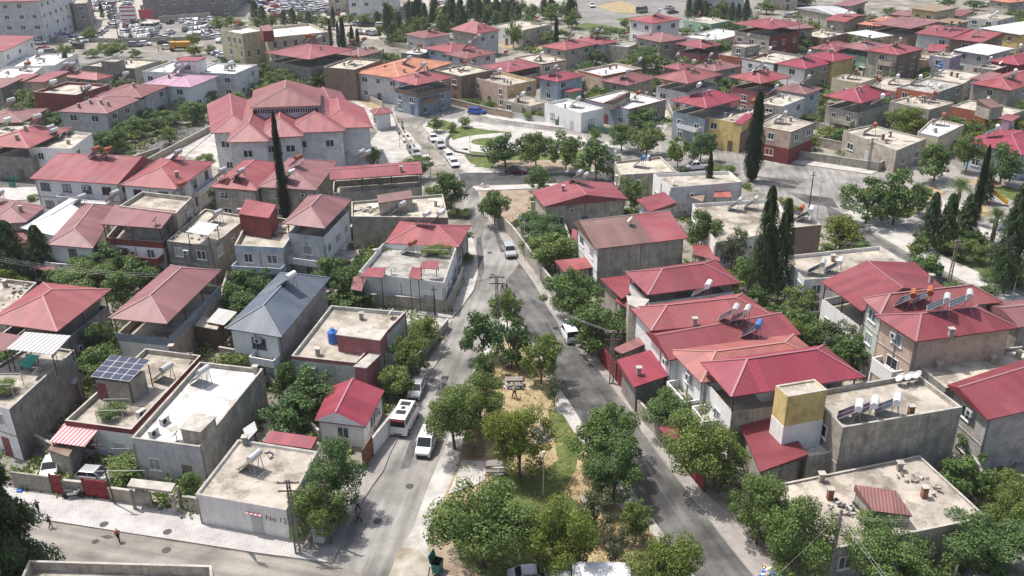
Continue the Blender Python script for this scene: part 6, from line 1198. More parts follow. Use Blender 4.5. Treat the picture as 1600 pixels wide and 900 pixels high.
for s, h, m_ in [('160,350 150,400 200,410', 1.6, WE), ('205,412 262,418', 1.4, WX), ('90,505 130,540 150,560', 1.6, WC), ('342,520 350,470 358,440', 1.6, WE), ('345,560 412,572', 1.5, WX), ('455,500 520,470', 1.4, WC), ('560,300 560,340', 1.6, WC), ('505,420 560,360', 1.8, WE), ('520,400 556,404', 2.4, WX), ('420,600 500,690', 1.3, WC), ('60,700 100,720', 1.5, WX),
                 ('830,330 930,350', 1.6, WC), ('875,340 900,420', 1.5, WE), ('945,562 985,535', 1.8, WX), ('965,510 990,500', 2.2, WX), ('1060,310 1085,318 1095,400', 1.5, WC), ('1085,400 1170,410', 1.5, WE), ('1225,470 1240,560 1290,590', 1.5, WX), ('1300,545 1370,590', 1.4, WC), ('1190,440 1240,430', 1.6, WE), ('1500,700 1530,760 1600,765', 1.5, WX), ('1400,575 1440,600', 1.5, WC),
                 ('275,470 300,520', 1.4, WE), ('130,235 190,240', 1.4, WE), ('185,262 250,240', 1.2, WC), ('100,205 150,190', 1.4, WC), ('160,180 230,175', 1.3, WE), ('300,165 345,140', 1.5, WE), ('395,145 470,150', 1.4, WC), ('560,98 600,84', 1.4, WE), ('700,120 745,150', 1.5, WC), ('850,145 912,152', 1.5, WE), ('905,120 935,140', 1.5, WC), ('1035,150 1055,200', 1.6, WC), ('960,90 1000,105', 1.5, WE),
                 ('1180,132 1200,150', 1.4, WC), ('1255,160 1290,175 1320,190', 1.6, WE), ('1270,200 1318,215', 1.5, WC), ('1405,150 1440,165', 1.3, WE), ('1290,130 1330,140', 1.5, WC), ('1330,100 1360,112', 1.5, WE), ('1400,105 1440,112', 1.5, WC), ('1450,190 1490,178', 1.3, WX), ('1510,200 1550,190', 1.4, WC), ('1570,150 1600,160', 1.4, WE), ('1125,38 1150,48', 1.5, WE), ('1040,85 1080,95', 1.4, WC), ('860,95 900,90', 1.3, WE), ('600,70 640,78', 1.4, WC), ('740,62 800,66', 1.4, WE), ('110,112 160,118', 1.4, WC), ('20,160 60,165', 1.4, WE)]:
    wall({WC: 'grey yard wall', WE: 'pale yard wall', WX: 'block yard wall'}[m_], s, h, m_)
# ---------------------------------------------------------------- roof and yard structures
def canopy(quad, z, zl, mat, label, name='canopy', cat='awning', posts=True, tilt=0.0):
    q = pts(quad, z); c = bil(q, .5, .5, zl); t = empty(name, c); tag(t, label, cat); e = [Z(p, z + (tilt if i > 1 else 0)) for i, p in enumerate(q)]; m = MB(); m.poly(e); m.poly([p - Vector((0, 0, .06)) for p in e[::-1]])
    for i in range(4): j = (i + 1) % 4; m.poly([e[i] - Vector((0, 0, .06)), e[j] - Vector((0, 0, .06)), e[j], e[i]])
    m.build('sheet', mat, t)
    if posts:
        for p in inset([Z(a, 0) for a in q], .2): m = MB(); m.box((p.x, p.y, (zl + z - .06) / 2), (.09, .09, z - .06 - zl)); m.build('post', METAL, t)
    return t
STRP = sheet((.40, .07, .09), .05, .55); stw = sheet((.50, .49, .47), .1, .4)
def stripes(c1, c2, per):
    m, t, p = newmat('striped_sheet'); u = N(t, 'UVMap'); sx = N(t, 'SeparateXYZ'); t.links.new(u.outputs[0], sx.inputs[0]); a = N(t, 'Math', operation='MULTIPLY'); a.inputs[1].default_value = 1 / per; t.links.new(sx.outputs[0], a.inputs[0])
    f = N(t, 'Math', operation='FRACT'); t.links.new(a.outputs[0], f.inputs[0]); r = N(t, 'ValToRGB'); r.color_ramp.interpolation = 'CONSTANT'; r.color_ramp.elements[0].color = (*c1, 1); r.color_ramp.elements[1].position = .5; r.color_ramp.elements[1].color = (*c2, 1); t.links.new(f.outputs[0], r.inputs[0]); t.links.new(r.outputs[0], p.inputs['Base Color']); p.inputs['Roughness'].default_value = .5; return m
SRW = stripes((.45, .09, .11), (.50, .42, .42), .42); SGW = stripes((.50, .50, .49), (.26, .25, .25), .5)
canopy('77,690 132,698 157,672 101,665', 3.1, 0, SRW, 'red and white striped awning in front of the solar panel roof house', tilt=.25)
canopy('10,545 82,554 112,527 40,521', 8.1, 5.5, SGW, 'grey and white ribbed canopy over the tall grey side wall house', tilt=.2)
canopy('-30,548 8,548 38,525 0,519', 8.0, 5.5, sheet(RC['p']), 'faded pink roof sheet at the left edge behind the ribbed canopy')
canopy('28,570 46,574 62,556 44,552', 6.2, 5.52, plain('turquoise_mat', (.0, .36, .28), .6), 'turquoise topped bench under the ribbed canopy', 'bench', 'bench')
sp = canopy('142,588 202,596 236,568 175,560', 6.0, 3.35, plain('panel_rim', (.5, .5, .5), .4, .4), 'solar panel array tilted over the red doored roof hut', 'solar_array', 'solar panels', posts=True, tilt=.45)
q = pts('142,588 202,596 236,568 175,560', 6.0); q = [Z(p, 6.03 + (.45 if i > 1 else 0)) for i, p in enumerate(q)]
def b3(u, v): return q[0] * (1 - u) * (1 - v) + q[1] * u * (1 - v) + q[2] * u * v + q[3] * (1 - u) * v
for i in range(4):
    for j in range(4): m = MB(); g_ = .012; m.poly([b3(i / 4 + g_, j / 4 + g_), b3((i + 1) / 4 - g_, j / 4 + g_), b3((i + 1) / 4 - g_, (j + 1) / 4 - g_), b3(i / 4 + g_, (j + 1) / 4 - g_)]); m.build('solar_cell_panel', plain('solar_cells', (.035, .042, .075), .15), sp)
hut = empty('roof_hut', G(185, 610, 3.35)); tag(hut, 'brick roof hut with dark red door below the solar panels', 'roof hut'); P = [G(*p, 5.6) for p in ((149, 594), (200, 600), (226, 580), (176, 573))]; m = MB(); m.prism([tuple(p) for p in P], 3.35, 5.6); m.build('wall', WX, hut); door(hut, Z(P[0], 0), Z(P[1], 0), .16, 3.37, .9, 1.95)
def boxthing(name, label, cat, quad, z0, z1, mat, top=None, group=None):
    P = pts(quad, z1); t = empty(name, bil(P, .5, .5, z0)); tag(t, label, cat, group); m = MB(); m.prism([tuple(p) for p in P], z0, z1 - .12); m.build('wall', mat, t); m = MB(); P2 = inset(P, -.1); m.prism([tuple(p) for p in P2], z1 - .12, z1); m.build('lid', top or COPE, t); return t
boxthing('stair_box', 'small concrete stair box on the white-decked grey house', 'roof hut', '282,669 312,674 336,651 304,645', 3.9, 5.7, wallmat('E'))
boxthing('stair_box', 'pink walled stair box on the pale green and pink house', 'roof hut', '526,522 593,531 604,516 537,509', 4.05, 6.2, wallmat('P'))
boxthing('porch_box', 'pink edged porch at the street corner of the green and pink house', 'porch', '554,572 572,574 594,553 580,550', 0, 4.5, wallmat('P'), group=None)
boxthing('stair_box', 'pale stair box at the end of the rubble strewn flat roof', 'roof hut', '592,317 644,309 641,297 590,305', 4.6, 6.6, wallmat('E'), sheet(RC['n']))
boxthing('yard_shed', 'low brown shed between the two left front houses', 'shed', '76,702 106,712 125,679 102,673', 0, 2.6, WE, wallmat('B'))
boxthing('roof_cabin', 'beige cabin beside the first of the stepped red roofs', 'roof hut', '983,475 1002,483 1013,468 980,462', 0, 6.9, wallmat('E')); boxthing('yard_shed', 'patched timber shed in the yard beside the slate blue roof', 'shed', '305,508 338,514 345,500 316,495', 0, 3.0, WOOD, wallmat('E'))
canopy('322,503 350,508 371,489 342,483', 3.3, 0, stw, 'pale grey sheet cover in the yard of the open terrace house', tilt=.15)
boxthing('yard_pool_shed', 'walled yard box below the dusty pink house', 'shed', '520,405 552,408 556,392 526,390', 0, 3.0, wallmat('G'), wallmat('G'))
m = canopy('560,366 580,368 584,361 566,360', 2.0, 0, plain('blue_tarp', (.04, .22, .62), .5), 'bright blue tarpaulin in the yard behind the corner house', 'tarpaulin', 'tarpaulin')
for s, z, zl, k_, lab in [('563,431 598,434 604,419 575,420', 4.8, 0, 'r', 'left red porch awning of the corner house with vine roof'), ('638,433 656,437 660,421 644,418', 4.9, 0, 'r', 'middle red awning of the corner house with vine roof'), ('655,419 684,420 687,409 660,410', 5.6, 4.4, 'r', 'right red lean-to on the corner house with vine roof'), ('548,452 565,455 574,432 552,434', 3.4, 0, 'p', 'dark pink yard roof beside the leafy tree'),
                          ('290,362 326,368 342,352 312,347', 7.4, 5.3, 'w', 'white sheet awning on the rough grey render house'), ('392,336 420,340 432,326 408,322', 7.2, 5.2, 'k', 'pale sheet on the blue balcony house roof'), ('2,436 -10,450 0,460 14,445', 3, 0, 'r', 'red sheet edge at the left margin'), ('1064,302 1098,315 1102,303 1070,298', 3.4, 0, 'x', 'rusty pale lean-to sheet below the L shaped flat'), ('1115,308 1144,308 1140,297 1116,300', 3.6, 0, 'o', 'rust orange lean-to sheet before the L shaped flat'),
                          ('1085,398 1125,408 1118,384 1082,384', 2.6, 0, 'r', 'low pink yard roof under the shaggy pine'), ('893,372 902,378 903,362 894,358', 3.0, 0, 'r', 'small red cover beside the half brown roof'), ('1030,668 1046,690 1070,682 1052,660', 2.2, 0, 'd', 'dark crimson porch roof between the two pavement trees'), ('105,598 118,600 122,592 108,590', 3, 0, 'k', 'small pale sheet by the fig trees'),
                          ('385,690 402,672 398,660 380,672', 2.4, 0, 'k', 'grey white sheet left of the low striped shed'), ('960,470 978,480 985,470 968,462', 3.2, 0, 'd', 'tiny dark red roof by the beige cabin'), ('265,250 285,252 290,246 272,244', 2.6, 0, 'r', 'small pink cover by the school lane'), ('52,421 100,424 96,418 60,416', 2.6, 0, 'd', 'thin dark red awning in the left gardens')]:
    canopy(s, z, zl, sheet(RC[k_]), lab, tilt=.15)
aw = canopy('383,802 408,807 410,797 386,793', 2.3, 2.1, SRW, 'small red striped door awning on the No 12 wall', posts=False); dr = G(396, 822)
# the number painted on the No 12 wall
hq = h12['wq']; A, B = Z(hq[0], 0), Z(hq[1], 0); dv = (B - A).normalized(); an = math.atan2(dv.y, dv.x)
fc = bpy.data.curves.new('number', 'FONT'); fc.body = 'No 12'; fc.size = .78; fc.extrude = .004; fc.align_x = 'CENTER'; fo = bpy.data.objects.new('number_tmp', fc); C.objects.link(fo)
me = bpy.data.meshes.new_from_object(fo.evaluated_get(bpy.context.evaluated_depsgraph_get())); bpy.data.objects.remove(fo); me.materials.clear(); me.materials.append(plain('dark_wall_paint', (.05, .03, .025), .8))
o = link('painted_number', me, h12['root']); p = A.lerp(B, .875) + Vector((dv.y, -dv.x, 0)) * .012; p.z = 1.75; o.location = p - h12['root'].location; o.rotation_euler = (math.pi / 2, 0, an)
for u_ in (.66,): door(h12['root'], A, B, u_, .05, 1.0, 2.0, (.45, .45, .44))
# red white sign boards in the far car park
sg = empty('sign_board', G(203, 38)); tag(sg, 'white and red hoarding boards in the far car park', 'sign'); 
for (x, w_, z) in ((0, 6, 3.5),): 
    m = MB(); m.box((sg.location.x, sg.location.y, z), (w_, .3, 5.5)); m.build('board', WHITEP, sg); m = MB()
    for zz in (1.6, 3.1, 4.6, 5.9): m.box((sg.location.x, sg.location.y - .17, zz), (5.2, .05, .5))
    m.build('red_lettering_band', plain('sign_red', (.4, .06, .08), .6), sg); m = MB(); m.box((sg.location.x + 6.2, sg.location.y + .5, 3.4), (5, .3, 3.2)); m.build('side_board', plain('sign_red', (.4, .06, .08), .6), sg); m = MB(); m.box((sg.location.x + 2, sg.location.y, .4), (9, 1, .8)); m.build('plinth', WC, sg)
# ---------------------------------------------------------------- poles, lamps, cables
def lattice(bx, by, h, label, lean=0.0):
    p = G(bx, by); t = empty('utility_pole', p); tag(t, label, 'pole', 'utility poles'); m = MB()
    for s in (-1, 1): m.bar((s * .2, 0, 0), (s * .1, 0, h), .11, .16)
    for i in range(int(h / .7)): z = i * .7; w_ = .2 - .1 * z / h; m.bar((-w_, 0, z), (w_, 0, z + .35), .06); m.bar((w_, 0, z + .35), (-w_, 0, z + .7), .06)
    m.build('mast', dirty((.30, .27, .24), .3, 'pole_concrete', 3), t, False)
    for zz in (h - .3, h - 1.1): m = MB(); m.bar((-.9, 0, zz), (.9, 0, zz), .1); m.build('cross_arm', METAL, t, False)
    m = MB(); [m.bar((x, 0, h - .25), (x, 0, h - .05), .1, n=8) for x in (-.8, -.3, .3, .8)]; m.build('insulators', plain('porcelain', (.5, .48, .45), .3), t, False); return p + Vector((0, 0, h - .2))
def pole(bx, by, h, label, c=(.17, .12, .09), w_=.22, lean=(0, 0)):
    p = G(bx, by); t = empty('utility_pole', p); tag(t, label, 'pole', 'utility poles'); m = MB(); m.bar((0, 0, 0), (lean[0], lean[1], h), w_, n=10, r2=.7); m.build('mast', dirty(c, .3, 'wood_pole', 3), t, False); m = MB(); m.bar((lean[0] - .45, lean[1], h - .5), (lean[0] + .45, lean[1], h - .5), .09); m.build('cross_arm', METAL, t, False); return p + Vector((lean[0], lean[1], h - .4))
def lamp(bx, by, h, label, arm=0.0):
    p = G(bx, by); t = empty('street_lamp', p); tag(t, label, 'street lamp', 'street lamps'); m = MB(); m.bar((0, 0, 0), (0, 0, h), .13, n=8, r2=.6); m.build('post', plain('grey_post', (.42, .43, .44), .5), t, False); m = MB()
    if arm: m.bar((0, 0, h - .1), (arm, 0, h + .2), .07); m.build('arm', plain('grey_post', (.42, .43, .44), .5), t, False); m = MB()
    m.bar((arm, 0, h + .15), (arm + .01, 0, h + .45), .34, n=10, r2=.7); m.build('lamp_head', plain('lamp_glass', (.65, .66, .66), .3), t, False)
L1 = lattice(466, 866, 7.6, 'lattice pole on the paved corner beside the white cabinet'); L2 = lattice(778, 524, 8.0, 'lattice pole at the tip of the central park'); L3 = lattice(955, 600, 6.6, 'lattice pole on the right pavement by the tilted gate roof')
L4 = pole(180, 789, 7.0, 'thin brown pole in front of the wide red double gate', lean=(-.3, 0), w_=.16); L5 = pole(518, 850, 6.6, 'brown wooden pole rising out of the corner tree'); L6 = pole(1291, 925, 7.8, 'big wooden pole tangled with cables at the bottom right', (.30, .27, .24), .36, (.2, .3))
L7 = pole(1262, 340, 7.5, 'dark wooden pole on the plaza edge', (.09, .07, .06)); L8 = lattice(1483, 440, 6.0, 'lattice pole by the green bin beside the park road'); L9 = pole(680, 494, 4.2, 'short dark pole at the side lane mouth', (.05, .05, .05), .2); L10 = pole(1212, 246, 6, 'slim pole beside the red and cream plaza house', w_=.14)
L11 = lattice(1356, 266, 6, 'lattice pole at the plaza yard wall corner'); L12 = pole(186, 64, 12, 'tall dark pole at the far car park edge', (.06, .06, .06), .3); L13 = pole(248, 80, 9, 'tall light pole beside the highway', (.25, .25, .25), .25)
lamp(849, 778, 4.6, 'grey park lamp standing on the green turf'); lamp(820, 408, 6.5, 'street lamp on the right pavement by the long grey wall', -.9); lamp(673, 279, 7.5, 'tall street lamp beside the raised canopy block'); lamp(694, 207, 3.4, 'dark lamp between the ball-shaped trees'); lamp(735, 248, 4.2, 'thin lamp inside the round park'); lamp(1276, 343, 6.4, 'lamp arm beside the dark wooden pole', .9)
lamp(1045, 12, 7, 'lamp on the roundabout approach'); lamp(422, 48, 8, 'white twin lamp behind the cream school'); lamp(625, 232, 4, 'post beside the teal car'); lamp(1580, 470, 5, 'lamp at the right park edge'); lamp(890, 115, 7, 'lamp above the coral parapet flat'); lamp(843, 242, 4, 'lamp behind the third large park tree')
CAB = plain('cable_black', (.05, .05, .05), .6); CABW = plain('cable_grey', (.35, .35, .35), .6)
def cable(a, b_, label, sag=.6, n=3, mat=CAB, sp_=.25, r=.019):
    t = empty('overhead_cable', a); tag(t, label, 'cable', 'overhead cables')
    d = (b_ - a).normalized(); nn = Vector((-d.y, d.x, 0)); 
    for k in range(n):
        m = MB(); o = nn * (k - (n - 1) / 2) * sp_; pr = a + o
        for i in range(1, 13): u = i / 12; q_ = a.lerp(b_, u) + o - Vector((0, 0, sag * 4 * u * (1 - u))); m.bar(pr, q_, r, n=3); pr = q_
        m.build('wire', mat, t)
cable(L4, G(-30, 700, 6.5), 'cable run from the brown pole towards the left edge', n=4); cable(L4, L1, 'cable run between the brown pole and the lattice pole', n=4); cable(L1, L5, 'short cable between the lattice pole and the tree pole', n=2, sag=.2); cable(L5, G(560, 560, 5), 'cable from the tree pole over the crimson cottage', n=1)
cable(L2, G(655, 445, 4.4), 'cables from the park tip pole to the corner house', n=3, mat=CABW); cable(L2, G(560, 455, 5), 'long cables from the park tip pole past the corner house', n=2, mat=CABW); cable(L2, L3, 'grey cables from the park tip pole to the right pavement pole', n=2, mat=CABW); cable(L3, G(1009, 519, 6.5), 'cable from the pavement pole to the stepped red roofs', n=2)
cable(L6, G(1180, 930, 4), 'pale guy cable left of the big wooden pole', n=1, mat=CABW, sag=.1); cable(L6, G(1440, 960, 6), 'pale cables right of the big wooden pole', n=2, mat=CABW); cable(L6, G(1150, 740, 5.4), 'cable from the big wooden pole to the feathery tree', n=1, mat=CABW); cable(L6, G(1500, 805, 5), 'cable over the wide weathered flat roof', n=2, mat=CABW)
cable(L7, G(1345, 332, 5), 'fan of wires from the dark plaza pole to the kerb', n=5, mat=CABW, sp_=.5, sag=.2); cable(L7, L11, 'wires across the plaza', n=3, mat=CABW); cable(L8, G(1338, 338, 6), 'wires over the park road pavement', n=4, mat=CAB); cable(L8, G(1620, 520, 6), 'wires beside the hedge at the right edge', n=4, mat=CAB); cable(G(0, 405, 6), G(280, 430, 5), 'bundle of wires over the left gardens', n=3, sp_=.5, mat=CABW)
# ---------------------------------------------------------------- street furniture and small things
t = empty('electric_cabinet', G(500, 846, .13), math.radians(-5)); tag(t, 'white electric cabinet beside the corner trees', 'cabinet'); m = MB(); m.box((0, 0, .8), (.95, .6, 1.5)); m.build('cabinet_body', dirty((.6, .6, .58), .15, 'cabinet'), t, False); m = MB(); m.box((0, 0, 1.58), (1.05, .7, .08)); m.build('lid', WHITEP, t, False); m = MB(); m.box((0, -.31, .8), (.85, .02, 1.3)); m.build('door', plain('cab_door', (.55, .55, .53), .5), t, False)
def bin_(x, y, rz, label):
    t = empty('waste_bin', G(x, y, .14), rz); tag(t, label, 'bin', 'green waste bins'); gm = plain('bin_green', (.02, .16, .13), .5); m = MB(); Pb = [(-.5, -.35), (.5, -.35), (.5, .35), (-.5, .35)]
    lo = [Vector((a * .8, b_ * .8, .15)) for a, b_ in Pb]; hi = [Vector((a, b_, 1.1)) for a, b_ in Pb]
    for i in range(4): j = (i + 1) % 4; m.poly([lo[i], lo[j], hi[j], hi[i]]); m.poly([hi[i], hi[j], lo[j] + Vector((0, 0, .1)), lo[i] + Vector((0, 0, .1))], 1)
    m.poly([p + Vector((0, 0, .12)) for p in lo], 1); m.poly(lo[::-1]); m.build('tub', [gm, DARK], t, False); m = MB(); m.bar((0, .38, 1.1), (0, .52, 1.85), 1.05, .08); m.build('lid', gm, t, False); m = MB()
    for a in (-.4, .4):
        for b_ in (-.25, .25): m.bar((a, b_ - .03, .08), (a, b_ + .03, .08), .16, n=8)
    m.build('castor_set', RUB, t, False)
bin_(684, 893, math.radians(70), 'green waste bin with open lid on the muddy wash'); bin_(1466, 432, math.radians(150), 'green bin on the pavement by the park road'); bin_(20, 292, 0, 'teal bin on the far left street'); bin_(171, 30, 0, 'small green bin in the far car park')
def picnic(x, y, rz, label):
    t = empty('picnic_table', G(x, y, .2), rz); tag(t, label, 'picnic table', 'picnic tables in the central park'); w_ = dirty((.30, .27, .24), .3, 'weathered_wood', 2); m = MB(); [m.box((0, yy, .75), (1.9, .2, .05)) for yy in (-.32, -.11, .11, .32)]; m.build('table_top', w_, t, False)
    for s in (-1, 1): m = MB(); [m.box((0, s * yy, .44), (1.9, .16, .05)) for yy in (.68, .86)]; m.build('seat', w_, t, False)
    for s in (-1, 1): m = MB(); m.bar((s * .7, -.75, 0), (s * .7, -.2, .72), .08); m.bar((s * .7, .75, 0), (s * .7, .2, .72), .08); m.bar((s * .7, -.85, .4), (s * .7, .85, .4), .08); m.build('frame', METAL, t, False)
picnic(776, 734, 0, 'picnic table on the concrete pad beside the bright tree'); picnic(803, 601, 0, 'picnic table on the pad below the tip trees'); picnic(845, 681, .9, 'picnic table on the six sided pad'); picnic(800, 570, 0, 'picnic table behind the bare trunk'); picnic(924, 790, .2, 'picnic table in the shade beside the steps')
# slide in the right park
sl = empty('playground_slide', G(1538, 316, .14), -.5); tag(sl, 'red and yellow playground slide between palm and cypress', 'slide'); m = MB(); m.box((0, 0, 1.9), (1.6, 1.6, .1)); [m.box((x, y, 1.3), (.12, .12, 2.6)) for x in (-.75, .75) for y in (-.75, .75)]; m.build('tower', plain('play_red', (.5, .05, .03), .4), sl, False); m = MB(); m.poly([(-1, -1, 2.9), (1, -1, 2.9), (0, 0, 3.7)]); m.poly([(1, -1, 2.9), (1, 1, 2.9), (0, 0, 3.7)]); m.poly([(1, 1, 2.9), (-1, 1, 2.9), (0, 0, 3.7)]); m.poly([(-1, 1, 2.9), (-1, -1, 2.9), (0, 0, 3.7)]); m.build('roof', plain('play_red', (.5, .05, .03), .4), sl, False); m = MB(); m.bar((.8, 0, 1.9), (3.4, -.4, .4), .9, .12); m.bar((.8, .45, 2.05), (3.4, .05, .6), .1, .3); m.bar((.8, -.45, 2.05), (3.4, -.85, .6), .1, .3); m.build('chute', plain('play_yellow', (.6, .35, .02), .4), sl, False)
# motorcycle and chair on the pavement
mo = empty('motorcycle', G(116, 778, .13), math.radians(5)); tag(mo, 'silver and black motorcycle leaning by the stone wall', 'motorcycle')
for x_ in (-.68, .68): m = MB(); m.bar((x_, -.05, .31), (x_, .05, .31), .62, n=16); m.build('wheel', RUB, mo, False)
m = MB(); m.bar((-.5, 0, .55), (.35, 0, .62), .26, .3); m.bar((.35, 0, .6), (.62, 0, 1.0), .14, .2); m.build('body', paint('silver'), mo, False); m = MB(); m.bar((-.75, 0, .82), (.05, 0, .8), .26, .12); m.build('saddle', BLK, mo, False); m = MB(); m.bar((.55, -.35, 1.05), (.55, .35, 1.05), .05); m.build('handlebar', BLK, mo, False)
ch = empty('armchair', G(437, 832, .13), math.radians(-20)); tag(ch, 'black chair against the wall under the painted number', 'chair'); m = MB(); m.box((0, 0, .42), (.6, .55, .14)); m.build('seat', BLK, ch, False); m = MB(); m.box((0, .28, .8), (.6, .1, .7)); m.build('backrest', BLK, ch, False)
for x_ in (-.26, .26):
    for y_ in (-.22, .22): m = MB(); m.box((x_, y_, .18), (.04, .04, .36)); m.build('leg', METAL, ch, False)
tb = boxthing('white_block_tank', 'blue water drum behind the feathery fig trees', 'drum', '876,515 900,512 905,495 884,497', 0, 2.3, plain('kiosk_blue', (.10, .25, .36), .5)) if False else None
kb = boxthing('metal_kiosk', 'pale blue metal kiosk between the two dark pavement trees', 'kiosk', '884,499 901,499 904,491 888,491', 0, 2.3, plain('kiosk_blue', (.10, .25, .36), .5))
# debris: stones and planks lying on flat roofs and yards
def debris(quad, z, n, label, cols=((.36, .33, .29), (.18, .15, .12), (.42, .40, .37)), s=.5):
    q = pts(quad, z); m = MB(); r = random.Random(n * 31 + int(q[0].x))
    for i in range(n): p = bil(q, r.random(), r.random(), z); a = r.uniform(0, 3.1); m.box((p.x, p.y, z + .06 + r.random() * .1), (r.uniform(.15, 1.1) * s, r.uniform(.1, .5) * s, r.uniform(.1, .3)), a, mi=r.randrange(len(cols)))
    o = link('rubble', m.mesh('rubble', [plain('debris', c, .9) for c in cols])); tag(o, label, 'rubble', None, 'stuff')
debris('80,728 40,735 25,765 80,765', .02, 70, 'scrap and boards scattered in the yard behind the metal panel fence', ((.4, .36, .3), (.16, .12, .1), (.05, .15, .45)), 1.6); debris('60,690 100,720 125,705 90,680', .02, 60, 'junk heap below the low brown shed', s=1.2)
debris('1290,795 1340,810 1350,790 1305,778', 3.24, 30, 'dark litter on the left part of the weathered roof', ((.06, .06, .06), (.38, .36, .33))); debris('1400,745 1470,790 1480,770 1430,735', 3.24, 18, 'pale bricks on the right part of the weathered roof'); debris('552,334 620,338 615,325 560,325', 4.62, 45, 'rubble along the edge of the rubble strewn flat', s=.9); debris('0,478 40,460 52,444 30,440', 4.92, 30, 'broken tiles on the beige flat far left')
debris('1280,668 1312,690 1318,678 1290,660', 3.52, 30, 'pinkish sacks piled on the white walled terrace', ((.42, .28, .22), (.3, .2, .17)), 1.1); debris('262,373 320,377 345,355 310,350', 5.27, 25, 'odds and ends on the rough grey render house'); debris('370,366 440,372 450,355 392,350', 5.12, 45, 'clutter on the blue balcony house roof', s=.9); debris('410,714 430,722 432,712 416,706', 2.97, 8, 'stones in a line on the No 12 roof'); debris('300,540 345,548 350,510 320,505', .02, 60, 'yard junk beside the patched timber shed', s=1.2); debris('340,600 350,560 360,545 352,580', .02, 16, 'scraps by the slate blue roof house wall')
debris('620,372 700,378 700,384 612,381', .02, 1, 'single board'); debris('700,400 706,398 712,390 706,388', 3.6, 6, 'pots on the corner roof garden'); debris('750,292 762,297 764,292 752,288', .02, 14, 'stones in the vacant lot', s=1.2); debris('1290,206 1330,216 1345,212 1300,200', .02, 60, 'rubble in the empty plaza yard', s=1.3)
debris('1185,905 1205,915 1220,900 1195,885', .16, 30, 'litter and leaves at the lower right pavement', ((.4, .3, .18), (.6, .6, .58), (.05, .15, .5)), .7)
# ---------------------------------------------------------------- people
def person(x, y, hd, label, shirt, trousers, pose='walk', z=.13, h=1.7, hair=(.02, .015, .012)):
    p = G(x, y, z); t = empty('person', p, math.radians(hd)); tag(t, label, 'person', 'people in the streets'); k = h / 1.75
    st = .26 if pose == 'walk' else (.42 if pose == 'run' else .04); ar = .22 if pose == 'walk' else (.35 if pose == 'run' else .03)
    J = dict(pel=(0, 0, .95), chest=(0, .03, 1.35), neck=(0, .03, 1.5), head=(0, .05, 1.66), top=(0, .05, 1.74), hl=(-.1, 0, .92), hr=(.1, 0, .92), kl=(-.1, st * .6, .5), kr=(.1, -st * .3, .5), al=(-.1, st, .08), ar=(.1, -st - (.1 if pose == 'run' else 0), .1 + (.18 if pose == 'run' else 0)),
             tl=(-.1, st + .16, .04), tr=(.1, -st + .1, .05), sl=(-.19, .03, 1.43), sr=(.19, .03, 1.43), el=(-.25, -ar * .5, 1.16), er=(.25, ar * .5, 1.16), wl=(-.24, -ar * .3 + .1, .92), wr=(.24, ar + .1, .95), fl=(-.24, -ar * .3 + .17, .85), fr=(.24, ar + .18, .9))
    def skin(name, verts, edges, rad, mat, root, parent=None, lv=1):
        me = bpy.data.meshes.new(name); ids = {v: i for i, v in enumerate(verts)}; me.from_pydata([tuple(c * k for c in J[v]) for v in verts], [(ids[a], ids[b_]) for a, b_ in edges], []); o = bpy.data.objects.new(name, me); C.objects.link(o)
        md = o.modifiers.new('s', 'SKIN'); o.modifiers.new('u', 'SUBSURF').levels = lv
        for v, i in ids.items(): r_ = rad[v]; me.skin_vertices[0].data[i].radius = (r_[0] * k, r_[1] * k) if isinstance(r_, tuple) else (r_ * k, r_ * k); me.skin_vertices[0].data[i].use_root = v == root
        m2 = bpy.data.meshes.new_from_object(o.evaluated_get(bpy.context.evaluated_depsgraph_get())); bpy.data.objects.remove(o); m2.materials.clear(); m2.materials.append(mat); m2.polygons.foreach_set('use_smooth', [True] * len(m2.polygons)); return link(name, m2, t)
    E = [('pel', 'chest'), ('chest', 'neck'), ('neck', 'head'), ('head', 'top'), ('pel', 'hl'), ('pel', 'hr'), ('hl', 'kl'), ('kl', 'al'), ('al', 'tl'), ('hr', 'kr'), ('kr', 'ar'), ('ar', 'tr'), ('chest', 'sl'), ('chest', 'sr'), ('sl', 'el'), ('sr', 'er'), ('el', 'wl'), ('er', 'wr'), ('wl', 'fl'), ('wr', 'fr')]
    rad = dict(pel=.12, chest=(.15, .11), neck=.055, head=.10, top=.07, hl=.085, hr=.085, kl=.055, kr=.055, al=.04, ar=.04, tl=.035, tr=.035, sl=.06, sr=.06, el=.04, er=.04, wl=.028, wr=.028, fl=.032, fr=.032)
    skin('body', list(J), E, rad, plain('skin', (.35, .2, .14), .6), 'pel')
    skin('shirt', ['pel', 'chest', 'sl', 'sr', 'el', 'er'], [('pel', 'chest'), ('chest', 'sl'), ('chest', 'sr'), ('sl', 'el'), ('sr', 'er')], dict(pel=.145, chest=(.175, .14), sl=.075, sr=.075, el=.06, er=.06), plain('shirt', shirt, .8), 'pel')
    skin('trousers', ['pel', 'hl', 'hr', 'kl', 'kr', 'al', 'ar'], [('pel', 'hl'), ('pel', 'hr'), ('hl', 'kl'), ('hr', 'kr'), ('kl', 'al'), ('kr', 'ar')], dict(pel=.14, hl=.105, hr=.105, kl=.075, kr=.075, al=.06, ar=.06), plain('trousers', trousers, .8), 'pel')
    skin('hair', ['head', 'top'], [('head', 'top')], dict(head=.095, top=.10), plain('hair', hair, .8), 'head', lv=2).location.y = -.03 * k
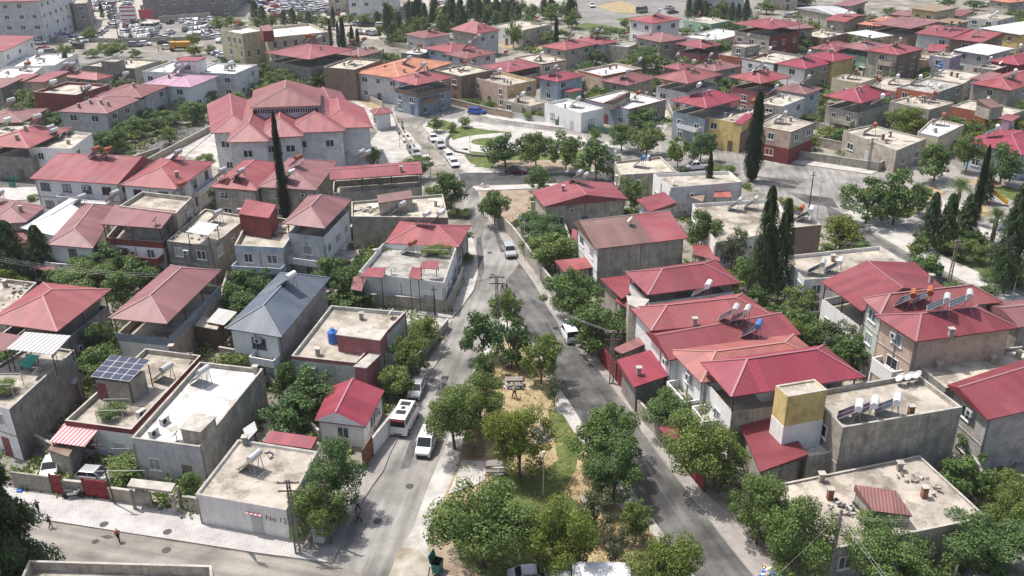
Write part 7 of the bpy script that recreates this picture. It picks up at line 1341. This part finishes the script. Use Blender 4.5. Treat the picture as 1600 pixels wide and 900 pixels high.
person(560, 800, 80, 'man in a pale blue shirt walking up the left kerb', (.35, .5, .55), (.03, .03, .04), z=.02); person(561, 818, 260, 'person in dark clothes walking just below the pale blue shirt', (.12, .12, .14), (.03, .03, .035), z=.02)
person(61, 802, 20, 'child in black running on the pavement beside the conifer', (.02, .02, .02), (.02, .02, .025), 'run', h=1.45); person(79, 824, 0, 'child in green and black running at the kerb', (.10, .14, .06), (.02, .02, .02), 'run', .02, 1.4); person(186, 846, 200, 'child in a red top running across the lower street', (.5, .06, .04), (.02, .02, .02), 'run', .02, 1.4)
person(785, 455, 90, 'person in a white top walking at the fork of the roads', (.6, .6, .62), (.03, .03, .05), z=.03); person(792, 457, 90, 'person in grey green beside the one in white at the fork', (.10, .13, .12), (.06, .05, .05), z=.03); person(754, 338, 200, 'person in blue walking on the pavement near the vacant lot', (.03, .07, .35), (.05, .05, .08), z=.15)
person(629, 199, 100, 'person in blue walking beside the school gate wall', (.04, .08, .3), (.04, .04, .06), z=.03); person(591, 198, 0, 'person in yellow outside the school gate lodge', (.5, .35, .05), (.1, .1, .1), z=.02, h=1.5); person(804, 622, 60, 'person in white beside the park bench path', (.6, .55, .4), (.1, .05, .05), z=.15); person(1487, 248, 30, 'dark figure on the street beyond the right park', (.02, .02, .02), (.02, .02, .02), z=.03)
dup = {k: v for k, v in LABELS.items() if len(v) > 1 and len(set(v)) > 1 or (len(v) > 1 and v[0] is None)}
print('DUP', dup)

# ---------------------------------------------------------------- the air
hz = MB(); hz.prism([(-520, -30), (520, -30), (520, 1100), (-520, 1100)], -1, 56); hm = bpy.data.materials.new('haze'); hm.use_nodes = True; ht_ = hm.node_tree; ht_.nodes.clear(); ho = ht_.nodes.new('ShaderNodeOutputMaterial'); hv = ht_.nodes.new('ShaderNodeVolumePrincipled'); hv.inputs['Color'].default_value = (.93, .95, 1, 1); hv.inputs['Density'].default_value = .00016; hv.inputs['Anisotropy'].default_value = .3; ht_.links.new(hv.outputs[0], ho.inputs['Volume'])
struct(link('haze', hz.mesh('haze', hm)), 'stuff')
